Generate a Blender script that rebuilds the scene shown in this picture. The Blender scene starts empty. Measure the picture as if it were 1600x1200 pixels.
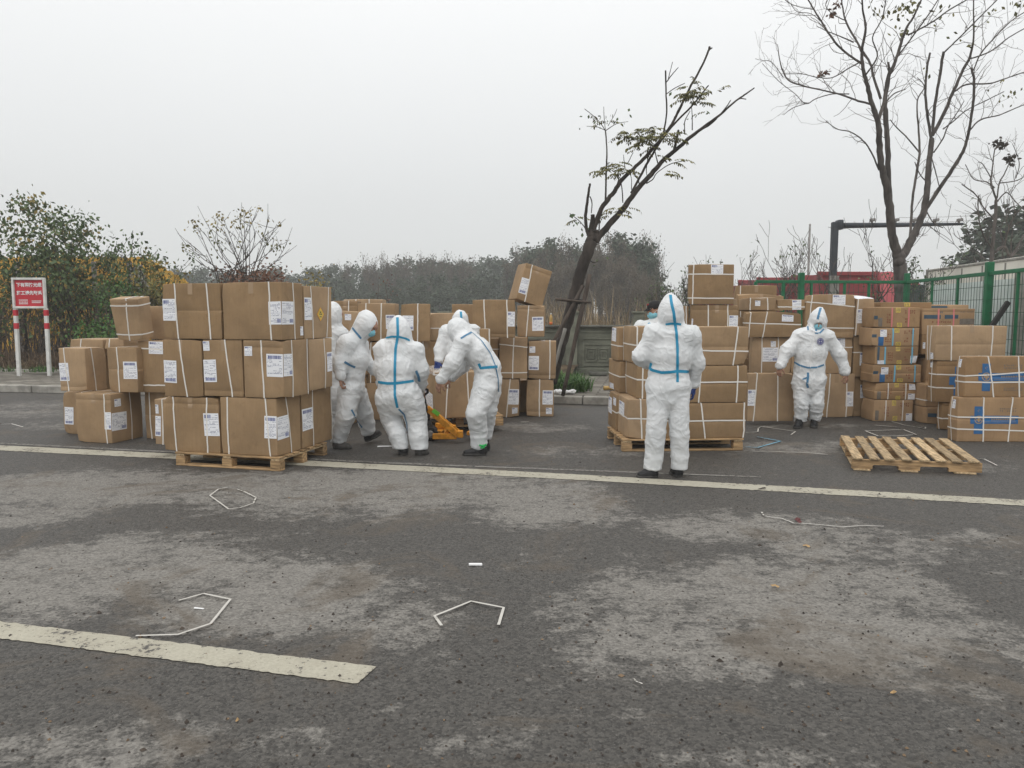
import bpy, math, random
import numpy as np
from mathutils import Vector, Matrix, noise
from mathutils.bvhtree import BVHTree

# ------------------------------------------------------------------ camera, sky, sun, exposure
scene = bpy.context.scene
col = scene.collection
CAM_H, FPX = 1.6, 1200.0
PITCH = math.atan(112 / FPX)
camd = bpy.data.cameras.new('camera')
camd.sensor_width = 36.0
camd.lens = 36.0 * FPX / 1600.0
camd.clip_start, camd.clip_end = 0.05, 2000
cam = bpy.data.objects.new('camera', camd)
col.objects.link(cam)
cam.location = (0, 0, CAM_H)
cam.rotation_euler = (math.pi / 2 - PITCH, 0, 0)
scene.camera = cam

SUN_EL, SUN_AZ = math.radians(48), math.radians(205)
world = bpy.data.worlds.new('World')
scene.world = world
world.use_nodes = True
wn, wl = world.node_tree.nodes, world.node_tree.links
wn.clear()
w_out = wn.new('ShaderNodeOutputWorld')
w_bg = wn.new('ShaderNodeBackground')
w_sky = wn.new('ShaderNodeTexSky')
w_sky.sky_type = 'NISHITA'
w_sky.sun_disc = False
w_sky.sun_elevation = SUN_EL
w_sky.sun_rotation = SUN_AZ
w_geo = wn.new('ShaderNodeNewGeometry')
w_sep = wn.new('ShaderNodeSeparateXYZ')
w_ramp = wn.new('ShaderNodeValToRGB')          # overcast cloud deck: dimmer at the horizon than overhead
w_ramp.color_ramp.elements[0].position = 0.0
w_ramp.color_ramp.elements[0].color = (7.6, 7.75, 7.75, 1)
w_ramp.color_ramp.elements[1].position = 1.0
w_ramp.color_ramp.elements[1].color = (17.5, 17.4, 17.1, 1)
e = w_ramp.color_ramp.elements.new(0.4)
e.color = (11.2, 11.3, 11.3, 1)
w_noise = wn.new('ShaderNodeTexNoise')
w_noise.inputs['Scale'].default_value = 1.3
w_noise.inputs['Detail'].default_value = 3
w_mul = wn.new('ShaderNodeMix'); w_mul.data_type = 'RGBA'; w_mul.blend_type = 'MULTIPLY'
w_mul.inputs['Factor'].default_value = 0.07
w_mix = wn.new('ShaderNodeMix'); w_mix.data_type = 'RGBA'
w_mix.inputs['Factor'].default_value = 0.95
w_bg.inputs['Strength'].default_value = 0.1
w_tc = wn.new('ShaderNodeTexCoord')
wl.new(w_tc.outputs['Generated'], w_sep.inputs[0])
wl.new(w_tc.outputs['Generated'], w_noise.inputs['Vector'])
wl.new(w_sep.outputs['Z'], w_ramp.inputs['Fac'])
wl.new(w_ramp.outputs['Color'], w_mul.inputs['A'])
wl.new(w_noise.outputs['Fac'], w_mul.inputs['B'])
wl.new(w_sky.outputs['Color'], w_mix.inputs['A'])
wl.new(w_mul.outputs['Result'], w_mix.inputs['B'])
wl.new(w_mix.outputs['Result'], w_bg.inputs['Color'])
wl.new(w_bg.outputs['Background'], w_out.inputs['Surface'])

sund = bpy.data.lights.new('sun', 'SUN')
sund.energy = 0.55
sund.angle = math.radians(40)
sund.color = (1.0, 0.97, 0.93)
sun = bpy.data.objects.new('sun', sund)
col.objects.link(sun)
sun.rotation_euler = (math.pi / 2 - SUN_EL, 0, math.radians(-25))

scene.view_settings.view_transform = 'Standard'
scene.view_settings.look = 'None'
scene.view_settings.exposure = 0.0
scene.view_settings.gamma = 1.0
scene.cycles.use_denoising = True
scene.cycles.max_bounces = 6
scene.cycles.volume_bounces = 1
scene.cycles.diffuse_bounces = 3
scene.cycles.transparent_max_bounces = 12

# ------------------------------------------------------------------ survey helpers: photo pixels -> metres
SP, CP = math.sin(PITCH), math.cos(PITCH)

def ray(px, py):
    a, b = (px - 800) / FPX, (600 - py) / FPX
    return Vector((a, CP + b * SP, -SP + b * CP))

def G(px, py, z=0.0):                      # point on the level z under a sight line
    r = ray(px, py)
    return r * ((z - CAM_H) / r.z) + Vector((0, 0, CAM_H))

def D(px, py, Y):                          # point on a sight line at distance Y
    r = ray(px, py)
    return r * (Y / r.y) + Vector((0, 0, CAM_H))

def PX(p):
    q = Vector(p) - Vector((0, 0, CAM_H))
    dep = q.y * CP - q.z * SP
    up = q.y * SP + q.z * CP
    return 800 + FPX * q.x / dep, 600 - FPX * up / dep

# ------------------------------------------------------------------ materials
def new_mat(name, base=(0.5, 0.5, 0.5), rough=0.6, metallic=0.0, spec=0.3):
    m = bpy.data.materials.new(name)
    m.use_nodes = True
    b = m.node_tree.nodes['Principled BSDF']
    b.inputs['Base Color'].default_value = (*base, 1)
    b.inputs['Roughness'].default_value = rough
    b.inputs['Metallic'].default_value = metallic
    b.inputs['Specular IOR Level'].default_value = spec
    return m

class NT:
    """small wrapper for wiring node trees"""
    def __init__(s, m):
        s.n, s.l = m.node_tree.nodes, m.node_tree.links
        s.b = s.n['Principled BSDF']
    def node(s, t, **kw):
        x = s.n.new(t)
        for k, v in kw.items():
            setattr(x, k, v)
        return x
    def put(s, sock, v):
        if isinstance(v, bpy.types.NodeSocket):
            s.l.new(v, sock)
        elif isinstance(v, tuple) and len(v) == 3 and sock.type == 'RGBA':
            sock.default_value = (*v, 1)
        else:
            sock.default_value = v
    def coord(s, kind='Object', scale=(1, 1, 1)):
        t = s.node('ShaderNodeTexCoord')
        mp = s.node('ShaderNodeMapping')
        mp.inputs['Scale'].default_value = scale
        s.l.new(t.outputs[kind], mp.inputs['Vector'])
        return mp.outputs['Vector']
    def noise(s, vec, scale, detail=4, rough=0.6, dist=0.0):
        x = s.node('ShaderNodeTexNoise')
        x.inputs['Scale'].default_value = scale
        x.inputs['Detail'].default_value = detail
        x.inputs['Roughness'].default_value = rough
        x.inputs['Distortion'].default_value = dist
        s.l.new(vec, x.inputs['Vector'])
        return x.outputs['Fac']
    def math(s, op, a, b=0.0, c=None, clamp=False):
        x = s.node('ShaderNodeMath', operation=op, use_clamp=clamp)
        s.put(x.inputs[0], a); s.put(x.inputs[1], b)
        if c is not None: s.put(x.inputs[2], c)
        return x.outputs[0]
    def step(s, v, lo, hi, a=0.0, b=1.0):
        x = s.node('ShaderNodeMapRange')
        x.interpolation_type = 'SMOOTHSTEP'
        s.put(x.inputs['Value'], v)
        x.inputs['From Min'].default_value = lo; x.inputs['From Max'].default_value = hi
        x.inputs['To Min'].default_value = a; x.inputs['To Max'].default_value = b
        return x.outputs['Result']
    def mix(s, f, a, b, blend='MIX'):
        x = s.node('ShaderNodeMix', data_type='RGBA', blend_type=blend)
        s.put(x.inputs['Factor'], f); s.put(x.inputs['A'], a); s.put(x.inputs['B'], b)
        return x.outputs['Result']
    def bump(s, h, strength=0.3, dist=0.01):
        x = s.node('ShaderNodeBump')
        x.inputs['Strength'].default_value = strength
        x.inputs['Distance'].default_value = dist
        s.put(x.inputs['Height'], h)
        s.l.new(x.outputs['Normal'], s.b.inputs['Normal'])
    def base(s, v): s.put(s.b.inputs['Base Color'], v)
    def rough(s, v): s.put(s.b.inputs['Roughness'], v)
    def rnd(s): return s.node('ShaderNodeObjectInfo').outputs['Random']

def varied(name, base, rough=0.7, amt=0.3, scale=6.0, stretch=(1, 1, 1), rnd=0.2, bump=0.0, spec=0.3, detail=5):
    m = new_mat(name, base, rough, spec=spec)
    t = NT(m)
    v = t.coord('Object', stretch)
    n = t.noise(v, scale, detail)
    lo = tuple(c * (1 - amt) for c in base); hi = tuple(min(1, c * (1 + amt)) for c in base)
    c = t.mix(t.step(n, 0.3, 0.7), lo, hi)
    if rnd:
        r = t.rnd()
        g = t.math('MULTIPLY_ADD', r, 2 * rnd, 1 - rnd)
        x = t.node('ShaderNodeHueSaturation')
        t.put(x.inputs['Value'], g); t.put(x.inputs['Color'], c)
        c = x.outputs['Color']
    t.base(c)
    if bump: t.bump(t.noise(v, scale * 3, detail), bump, 0.01)
    return m

def cardboard(name, base):
    m = new_mat(name, base, 0.75, spec=0.25)
    t = NT(m)
    v = t.coord('Object')
    r = t.rnd()
    off = t.node('ShaderNodeVectorMath', operation='ADD')
    sc = t.node('ShaderNodeCombineXYZ')
    t.put(sc.inputs[0], t.math('MULTIPLY', r, 37.0)); t.put(sc.inputs[1], t.math('MULTIPLY', r, 11.0))
    t.l.new(v, off.inputs[0]); t.l.new(sc.outputs[0], off.inputs[1])
    v2 = off.outputs[0]
    n1 = t.noise(v2, 2.2, 4)
    n2 = t.noise(v2, 14, 5, 0.7)
    lo = tuple(c * 0.80 for c in base); hi = tuple(c * 1.10 for c in base)
    c = t.mix(t.step(n1, 0.3, 0.7), lo, hi)
    c = t.mix(t.step(n2, 0.58, 0.75, 0, 0.35), c, tuple(c * 0.55 for c in base))
    mp = t.node('ShaderNodeMapping'); mp.inputs['Scale'].default_value = (90, 90, 3)
    t.l.new(v2, mp.inputs['Vector'])
    fl = t.noise(mp.outputs['Vector'], 1.0, 2)
    c = t.mix(t.step(fl, 0.35, 0.7, 0, 0.16), c, tuple(c * 0.6 for c in base))
    n6 = t.noise(v2, 3.2, 5, 0.65, 1.5)
    c = t.mix(t.step(n6, 0.57, 0.70, 0, 0.40), c, tuple(q * 0.62 for q in base))
    c = t.mix(t.step(n6, 0.40, 0.30, 0, 0.25), c, tuple(q * 1.22 for q in base))
    x = t.node('ShaderNodeHueSaturation')
    t.put(x.inputs['Value'], t.math('MULTIPLY_ADD', r, 0.38, 0.81)); t.put(x.inputs['Saturation'], t.math('MULTIPLY_ADD', r, -0.12, 1.02)); t.put(x.inputs['Color'], c)
    t.base(x.outputs['Color'])
    t.rough(t.step(n2, 0.2, 0.8, 0.6, 0.85))
    t.bump(t.math('ADD', t.math('MULTIPLY', fl, 0.3), t.noise(v2, 5, 6, 0.7, 1.0)), 0.35, 0.012)
    return m

def paper_label(name, mode):
    """printed dispatch sheet: lines of small print, a barcode block"""
    m = new_mat(name, (0.78, 0.79, 0.82), 0.5)
    t = NT(m)
    uv = t.node('ShaderNodeTexCoord').outputs['UV']
    sep = t.node('ShaderNodeSeparateXYZ'); t.l.new(uv, sep.inputs[0])
    X, Y = sep.outputs[0], sep.outputs[1]
    r = t.rnd()
    def rect(x0, x1, y0, y1):
        a = t.math('MULTIPLY', t.math('GREATER_THAN', X, x0), t.math('LESS_THAN', X, x1))
        b = t.math('MULTIPLY', t.math('GREATER_THAN', Y, y0), t.math('LESS_THAN', Y, y1))
        return t.math('MULTIPLY', a, b)
    rows = 17.0
    ry = t.math('MULTIPLY', Y, rows)
    fr = t.math('FRACT', ry)
    row = t.math('FLOOR', ry)
    line = t.math('MULTIPLY', t.math('GREATER_THAN', fr, 0.35), t.math('LESS_THAN', fr, 0.75))
    cmb = t.node('ShaderNodeCombineXYZ')
    t.put(cmb.inputs[0], t.math('MULTIPLY', X, 22)); t.put(cmb.inputs[1], t.math('MULTIPLY', row, 3.7)); t.put(cmb.inputs[2], t.math('MULTIPLY', r, 50))
    wn_ = t.node('ShaderNodeTexWhiteNoise', noise_dimensions='3D')
    sn = t.node('ShaderNodeVectorMath', operation='FLOOR'); t.l.new(cmb.outputs[0], sn.inputs[0]); t.l.new(sn.outputs[0], wn_.inputs['Vector'])
    cm2 = t.node('ShaderNodeCombineXYZ'); t.put(cm2.inputs[0], t.math('FLOOR', t.math('MULTIPLY', X, 2.6))); t.put(cm2.inputs[1], row); t.put(cm2.inputs[2], r)
    w2 = t.node('ShaderNodeTexWhiteNoise', noise_dimensions='3D'); t.l.new(cm2.outputs[0], w2.inputs['Vector'])
    ink = t.math('MULTIPLY', line, t.math('GREATER_THAN', wn_.outputs['Value'], 0.35))
    ink = t.math('MULTIPLY', ink, t.math('GREATER_THAN', w2.outputs['Value'], 0.42))
    ink = t.math('MULTIPLY', ink, rect(0.06, 0.94, 0.05, 0.95))
    frame = t.math('MULTIPLY', t.math('LESS_THAN', t.math('ABSOLUTE', t.math('SUBTRACT', t.math('FRACT', t.math('MULTIPLY', Y, 3.02)), 0.5)), 0.02), rect(0.05, 0.95, 0.04, 0.96))
    c = t.mix(t.math('MULTIPLY', ink, 0.75), (0.82, 0.83, 0.86), (0.10, 0.11, 0.2))
    c = t.mix(t.math('MULTIPLY', frame, 0.6), c, (0.2, 0.22, 0.35))
    x0, x1, y0, y1 = {0: (0.12, 0.9, 0.06, 0.2), 1: (0.1, 0.88, 0.78, 0.93), 2: (0.64, 0.96, 0.07, 0.24), 3: (0.06, 0.5, 0.78, 0.94)}[mode]
    bc = rect(x0, x1, y0, y1)
    bars = t.node('ShaderNodeTexWhiteNoise', noise_dimensions='1D')
    t.put(bars.inputs['W'], t.math('FLOOR', t.math('MULTIPLY', X, 60)))
    bcol = t.mix(t.math('GREATER_THAN', bars.outputs['Value'], 0.5), (0.40, 0.42, 0.55), (0.10, 0.12, 0.26))
    c = t.mix(bc, c, bcol)
    t.base(c)
    return m

M = {}
M['carton'] = cardboard('kraft_cardboard', (0.352, 0.232, 0.124))
M['carton_b'] = cardboard('printed_cardboard', (0.365, 0.228, 0.115))
for k in range(4): M['label%d' % k] = paper_label('label_paper_%d' % k, k)
M['strap'] = new_mat('white_strapping', (0.76, 0.73, 0.68), 0.4)
M['strap_road'] = new_mat('dusty_white_strapping', (0.52, 0.50, 0.46), 0.5)
M['strap_blue'] = new_mat('blue_strapping', (0.17, 0.45, 0.62), 0.4)
M['strap_red'] = new_mat('pink_strapping', (0.62, 0.2, 0.2), 0.4)
M['ptape'] = new_mat('brown_packing_tape', (0.36, 0.25, 0.15), 0.25, spec=0.5)
M['ink_blue'] = varied('blue_ink', (0.032, 0.125, 0.29), 0.7, 0.15, 8, rnd=0)
M['ink_navy'] = varied('navy_ink', (0.05, 0.09, 0.13), 0.7, 0.15, 8, rnd=0)
M['ink_red'] = varied('red_brown_ink', (0.22, 0.07, 0.04), 0.8, 0.2, 20, rnd=0)
M['ink_grey'] = varied('grey_ink', (0.17, 0.145, 0.12), 0.8, 0.2, 20, rnd=0)
M['ink_kraft'] = new_mat('bare_kraft', (0.36, 0.25, 0.15), 0.8)
M['yellow_tape'] = varied('yellow_tape', (0.62, 0.46, 0.10), 0.5, 0.2, 30, rnd=0)
M['orange_sticker'] = new_mat('orange_sticker', (0.75, 0.36, 0.02), 0.5)
M['black_ink'] = new_mat('black_ink', (0.02, 0.02, 0.02), 0.6)
M['wood'] = varied('pallet_wood', (0.36, 0.235, 0.12), 0.78, 0.45, 5, (1, 9, 9), 0.28, 0.3)
M['wood_y'] = varied('pallet_wood_crossing', (0.39, 0.285, 0.165), 0.8, 0.45, 6, (9, 1, 9), 0.38, 0.4)
M['dark'] = new_mat('dark_inside', (0.03, 0.022, 0.016), 0.9)

# ------------------------------------------------------------------ mesh helpers
def mesh_obj(name, verts, faces, mats, parent=None, smooth=False, uvs=None, loc=None, midx=None):
    me = bpy.data.meshes.new(name)
    if loc is not None:
        L = np.array(loc)
        verts = [tuple(np.array(v) - L) for v in verts] if not isinstance(verts, np.ndarray) else verts - L
    if isinstance(verts, np.ndarray): verts = verts.tolist()
    me.from_pydata(verts, [], faces if not isinstance(faces, np.ndarray) else faces.tolist())
    if not isinstance(mats, (list, tuple)): mats = [mats]
    for m in mats: me.materials.append(m)
    if midx is not None: me.polygons.foreach_set('material_index', midx)
    if smooth: me.polygons.foreach_set('use_smooth', [True] * len(me.polygons))
    if uvs is not None:
        ul = me.uv_layers.new(name='UVMap')
        flat = np.array(uvs, dtype=np.float32)
        li = np.empty(len(me.loops), dtype=np.int32); me.loops.foreach_get('vertex_index', li)
        ul.data.foreach_set('uv', flat[li].ravel())
    me.update()
    o = bpy.data.objects.new(name, me)
    col.objects.link(o)
    if parent is not None: o.parent = parent
    if loc is not None and parent is None: o.location = loc
    return o

def tag(o, label=None, cat=None, group=None, kind=None):
    if label: o['label'] = label
    if cat: o['category'] = cat
    if group: o['group'] = group
    if kind: o['kind'] = kind
    return o

def empty(name, loc, label, cat, group=None, rz=0.0):
    o = bpy.data.objects.new(name, None)
    o.empty_display_size = 0.1
    col.objects.link(o)
    o.location = loc
    o.rotation_euler = (0, 0, rz)
    return tag(o, label, cat, group)

class MB:
    """collects shapes into one mesh"""
    def __init__(s): s.v, s.f, s.m = [], [], []
    def box(s, c, size, rot=None, bev=0.0, m=0):
        x, y, z = size[0] / 2, size[1] / 2, size[2] / 2
        b = min(bev, x * .45, y * .45, z * .45)
        n0 = len(s.v)
        R = rot if rot is not None else Matrix.Identity(3)
        c = Vector(c)
        if b <= 0:
            for sx in (-1, 1):
                for sy in (-1, 1):
                    for sz in (-1, 1):
                        s.v.append(tuple(R @ Vector((sx * x, sy * y, sz * z)) + c))
            for q in ((0, 1, 3, 2), (4, 6, 7, 5), (0, 4, 5, 1), (2, 3, 7, 6), (0, 2, 6, 4), (1, 5, 7, 3)):
                s.f.append(tuple(n0 + i for i in q)); s.m.append(m)
            return
        idx = {}
        def vid(sx, sy, sz, ax):
            k = (sx, sy, sz, ax)
            if k not in idx:
                p = [sx * (x if ax == 0 else x - b), sy * (y if ax == 1 else y - b), sz * (z if ax == 2 else z - b)]
                idx[k] = len(s.v); s.v.append(tuple(R @ Vector(p) + c))
            return idx[k]
        for ax in range(3):
            for sg in (-1, 1):
                cs = []
                for (p, q) in ((-1, -1), (1, -1), (1, 1), (-1, 1)):
                    t = [0, 0, 0]; t[ax] = sg; t[(ax + 1) % 3] = p; t[(ax + 2) % 3] = q
                    cs.append(vid(*t, ax))
                s.f.append(tuple(cs if sg > 0 else cs[::-1])); s.m.append(m)
        for ax in range(3):
            a1, a2 = (ax + 1) % 3, (ax + 2) % 3
            for p in (-1, 1):
                for q in (-1, 1):
                    def T(e):
                        t = [0, 0, 0]; t[ax] = e; t[a1] = p; t[a2] = q; return t
                    f = [vid(*T(-1), a1), vid(*T(1), a1), vid(*T(1), a2), vid(*T(-1), a2)]
                    s.f.append(tuple(f if p * q < 0 else f[::-1])); s.m.append(m)
        for sx in (-1, 1):
            for sy in (-1, 1):
                for sz in (-1, 1):
                    f = [vid(sx, sy, sz, 0), vid(sx, sy, sz, 1), vid(sx, sy, sz, 2)]
                    s.f.append(tuple(f if sx * sy * sz > 0 else f[::-1])); s.m.append(m)
    def tube(s, pts, rad, n=6, cap=True, m=0, oval=1.0):
        pts = [Vector(p) for p in pts]
        if not isinstance(rad, (list, tuple)): rad = [rad] * len(pts)
        n0 = len(s.v)
        up = None
        for i, p in enumerate(pts):
            t = (pts[min(i + 1, len(pts) - 1)] - pts[max(i - 1, 0)])
            if t.length < 1e-9: t = Vector((0, 0, 1))
            t.normalize()
            if up is None:
                up = Vector((1, 0, 0)) if abs(t.x) < 0.8 else Vector((0, 1, 0))
            a = (up - t * up.dot(t)).normalized(); up = a
            b = t.cross(a)
            for k in range(n):
                th = 2 * math.pi * k / n
                s.v.append(tuple(p + (a * math.cos(th) + b * math.sin(th) * oval) * rad[i]))
        for i in range(len(pts) - 1):
            for k in range(n):
                k2 = (k + 1) % n
                s.f.append((n0 + i * n + k, n0 + i * n + k2, n0 + (i + 1) * n + k2, n0 + (i + 1) * n + k)); s.m.append(m)
        if cap:
            s.f.append(tuple(n0 + k for k in range(n))[::-1]); s.m.append(m)
            e = n0 + (len(pts) - 1) * n
            s.f.append(tuple(e + k for k in range(n))); s.m.append(m)
    def lathe(s, c, prof, n=16, m=0, rot=None):
        n0 = len(s.v); c = Vector(c); R = rot if rot is not None else Matrix.Identity(3)
        for (r, z) in prof:
            for k in range(n):
                th = 2 * math.pi * k / n
                s.v.append(tuple(R @ Vector((r * math.cos(th), r * math.sin(th), z)) + c))
        for i in range(len(prof) - 1):
            for k in range(n):
                k2 = (k + 1) % n
                s.f.append((n0 + i * n + k, n0 + i * n + k2, n0 + (i + 1) * n + k2, n0 + (i + 1) * n + k)); s.m.append(m)
        s.f.append(tuple(n0 + k for k in range(n))[::-1]); s.m.append(m)
        e = n0 + (len(prof) - 1) * n
        s.f.append(tuple(e + k for k in range(n))); s.m.append(m)
    def quad(s, a, b, c, d, m=0):
        n0 = len(s.v)
        s.v += [tuple(a), tuple(b), tuple(c), tuple(d)]
        s.f.append((n0, n0 + 1, n0 + 2, n0 + 3)); s.m.append(m)
    def strip(s, pts, width, normal=(0, 0, 1), m=0, thick=0.0):
        """flat ribbon along pts lying across normal"""
        pts = [Vector(p) for p in pts]; nr = Vector(normal)
        n0 = len(s.v)
        for i, p in enumerate(pts):
            t = (pts[min(i + 1, len(pts) - 1)] - pts[max(i - 1, 0)]).normalized()
            b = t.cross(nr).normalized() * width / 2
            s.v += [tuple(p - b), tuple(p + b)]
        for i in range(len(pts) - 1):
            a = n0 + 2 * i
            s.f.append((a, a + 1, a + 3, a + 2)); s.m.append(m)
    def build(s, name, mats, parent=None, smooth=False, loc=None):
        return mesh_obj(name, s.v, s.f, mats, parent, smooth, None, loc, s.m)
# ------------------------------------------------------------------ ground, road, markings, pavement
def asphalt():
    m = new_mat('worn_damp_asphalt', (0.06, 0.058, 0.055), 0.8, spec=0.35)
    t = NT(m)
    v = t.coord('Object')
    at = t.node('ShaderNodeAttribute', attribute_name='dust')
    d = at.outputs['Fac']
    n1 = t.noise(v, 1.6, 8, 0.68, 0.6)
    n2 = t.noise(v, 9, 6, 0.75)
    n3 = t.noise(v, 55, 3, 0.7)
    n4 = t.noise(v, 170, 2, 0.8)
    vs = t.coord('Object', (1.0, 2.2, 1))
    n5 = t.noise(vs, 4.5, 8, 0.72, 1.2)
    x = t.math('ADD', t.math('MULTIPLY', d, 0.85), t.math('MULTIPLY', t.math('SUBTRACT', n1, 0.5), 1.5))
    x = t.math('ADD', x, t.math('MULTIPLY', t.math('SUBTRACT', n2, 0.5), 1.7))
    x = t.math('ADD', x, t.math('MULTIPLY', t.math('SUBTRACT', n5, 0.5), 1.0))
    x = t.math('ADD', x, t.math('MULTIPLY', t.math('SUBTRACT', n3, 0.5), 0.8))
    dry = t.step(x, 0.20, 0.66)
    vo = t.node('ShaderNodeTexVoronoi'); vo.inputs['Scale'].default_value = 75.0; vo.inputs['Randomness'].default_value = 1.0
    t.l.new(v, vo.inputs['Vector'])
    vsep = t.node('ShaderNodeSeparateXYZ'); t.l.new(vo.outputs['Color'], vsep.inputs[0])
    stone = vsep.outputs[0]
    damp = t.mix(stone, (0.020, 0.0185, 0.0165), (0.098, 0.091, 0.081))
    damp = t.mix(t.step(n3, 0.3, 0.7, 0, 0.5), damp, (0.072, 0.067, 0.061))
    dust = t.mix(stone, (0.115, 0.107, 0.095), (0.270, 0.255, 0.230))
    dust = t.mix(t.step(n3, 0.25, 0.7, 0, 0.5), dust, (0.205, 0.194, 0.178))
    c = t.mix(dry, damp, dust)
    # brown silt stains and pale grit
    br = t.step(t.noise(v, 0.9, 6, 0.7, 1.0), 0.52, 0.66, 0, 0.6)
    c = t.mix(br, c, (0.105, 0.083, 0.060))
    sp = t.math('MULTIPLY', t.step(n4, 0.60, 0.70), t.step(n2, 0.35, 0.65, 0.15, 0.9))
    c = t.mix(sp, c, (0.30, 0.29, 0.27))
    vd = t.coord('Object', (1, 1, 1))
    dk = t.step(t.noise(vd, 30, 4, 0.65), 0.60, 0.67, 0, 0.7)
    c = t.mix(dk, c, (0.020, 0.018, 0.017))
    t.base(c)
    t.rough(t.math('MULTIPLY_ADD', dry, 0.25, 0.62))
    t.bump(t.math('ADD', t.math('ADD', t.math('MULTIPLY', n3, 0.5), t.math('MULTIPLY', vo.outputs['Distance'], -0.8)), n4), 0.42, 0.012)
    return m
M['asphalt'] = asphalt()
M['earth'] = varied('bare_earth', (0.09, 0.075, 0.05), 0.95, 0.4, 0.8, rnd=0)

def sheet(name, xs, ys, z, mt):
    X, Y = np.meshgrid(xs, ys, indexing='ij')
    V = np.stack([X.ravel(), Y.ravel(), np.full(X.size, z)], 1)
    nx, ny = len(xs), len(ys)
    i, j = np.meshgrid(np.arange(nx - 1), np.arange(ny - 1), indexing='ij')
    a = (i * ny + j).ravel()
    F = np.stack([a, a + ny, a + ny + 1, a + 1], 1)
    return mesh_obj(name, V, F, mt), V

gr, _ = sheet('ground', np.linspace(-500, 500, 21), np.linspace(-60, 900, 21), -0.03, M['earth'])
tag(gr, 'bare brown earth beyond the road', kind='structure')

xs = np.concatenate([np.linspace(-60, -9, 14), np.arange(-8.6, 8.7, 0.09), np.linspace(9, 60, 14)])
ys = np.concatenate([np.linspace(-12, 1, 6), np.arange(1.2, 14, 0.09), np.linspace(14.2, 18, 5)])
road, RV = sheet('road', xs, ys, 0.0, M['asphalt'])
tag(road, 'damp dark asphalt with pale dusty dry patches', kind='structure')
# dusty dry areas (real stains on the road): cx, cy, rx, ry of soft blobs measured from the photo
def blob_px(px, py, rx, ry, s=1.0):
    c = G(px, py); a = G(px + rx, py); b = G(px, py - ry); b2 = G(px, py + ry)
    return c.x, (b.y + b2.y) / 2, abs(a.x - c.x), abs(b.y - b2.y) / 2, s
BL = [blob_px(*q) for q in (
    (160, 765, 330, 30, .95), (560, 765, 330, 34, .95), (860, 790, 130, 40, .9), (40, 800, 130, 28, .7), (470, 800, 200, 20, .55),
    (130, 900, 330, 55, .95), (440, 935, 220, 60, .9), (620, 975, 110, 50, .55), (300, 840, 160, 16, .5), (30, 960, 120, 30, .6),
    (1180, 825, 170, 28, .8), (1330, 850, 160, 30, .75), (1180, 940, 260, 70, .9), (1330, 1000, 200, 60, .95), (1100, 1000, 170, 70, .85), (1030, 900, 90, 40, .5),
    (960, 1030, 140, 50, .55), (1530, 840, 70, 14, .6), (1480, 870, 120, 40, .3), (1560, 1000, 80, 50, .6), (1480, 1060, 120, 40, .45), (900, 960, 80, 40, .5), (700, 1010, 70, 30, .35), (1420, 930, 90, 50, .7), (760, 1160, 90, 24, .45),
    (120, 1175, 220, 40, .7), (260, 1140, 130, 30, .45), (470, 1160, 90, 30, .6), (620, 1120, 60, 20, .4), (1200, 1190, 160, 30, .5), (980, 1120, 80, 24, .35), (800, 1080, 60, 20, .3),
    (840, 668, 90, 8, .7), (920, 705, 160, 10, .5), (1220, 700, 130, 10, .65), (1340, 705, 40, 20, .6), (1480, 730, 120, 8, .4), (1250, 665, 100, 4, .6), (50, 640, 170, 14, .55), (90, 665, 90, 8, .5), (820, 640, 60, 8, .3))]
dust = np.zeros(len(RV))
for cx, cy, rx, ry, s in BL:
    q = ((RV[:, 0] - cx) / rx) ** 2 + ((RV[:, 1] - cy) / ry) ** 2
    dust = np.maximum(dust, s * 0.82 * np.clip(1.35 - q * 0.9, 0, 1) ** 0.8)
dust = np.maximum(dust, np.where((RV[:, 1] < 2.0) | (np.abs(RV[:, 0]) > 9), 0.3, 0.0))
at = road.data.attributes.new('dust', 'FLOAT', 'POINT')
at.data.foreach_set('value', dust.astype(np.float32))

def paint(name, base, wear):
    m = new_mat(name, base, 0.8)
    t = NT(m)
    v = t.coord('Object')
    n = t.noise(v, 26, 6, 0.75)
    n2 = t.noise(v, 3, 5, 0.7)
    n3 = t.noise(v, 70, 3, 0.7)
    w = t.step(t.math('ADD', n, t.math('MULTIPLY', n2, 0.6)), wear, wear + 0.09)
    c = t.mix(t.step(n3, 0.3, 0.7), tuple(c * 0.82 for c in base), base)
    c = t.mix(t.step(n2, 0.4, 0.7, 0, 0.5), c, (0.30, 0.27, 0.21))
    t.base(t.mix(w, c, (0.085, 0.08, 0.074)))
    t.bump(n3, 0.4, 0.006)
    return m
M['paint'] = paint('worn_road_paint', (0.44, 0.415, 0.335), 0.86)
M['paint_thin'] = paint('faint_road_paint', (0.25, 0.24, 0.22), 0.78)

rj = random.Random(9)
def stripe(name, pxs, z, mt, label):
    """pxs: list of (x, ytop, ybottom) edge points of the stripe"""
    mb = MB()
    for (a, b) in zip(pxs[:-1], pxs[1:]):
        n = max(12, int(abs(b[0] - a[0]) / 5))
        jt = [(rj.gauss(0, .005), rj.gauss(0, .005)) for _ in range(n + 1)]
        for k in range(n):
            f0, f1 = k / n, (k + 1) / n
            L = lambda i, f: a[i] + (b[i] - a[i]) * f
            J = lambda x, y, q: G(x, y, z) + Vector((0, q, 0))
            mb.quad(J(L(0, f0), L(2, f0), jt[k][0]), J(L(0, f1), L(2, f1), jt[k + 1][0]), J(L(0, f1), L(1, f1), jt[k + 1][1]), J(L(0, f0), L(1, f0), jt[k][1]))
    return tag(mb.build(name, mt), label, kind='structure')
stripe('road_marking', [(-1200, 633, 640), (-140, 689, 697), (265, 708.5, 716.5), (900, 741, 749.5), (2600, 838, 848)], 0.004, M['paint'], 'long off white line along the parking strip')
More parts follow.
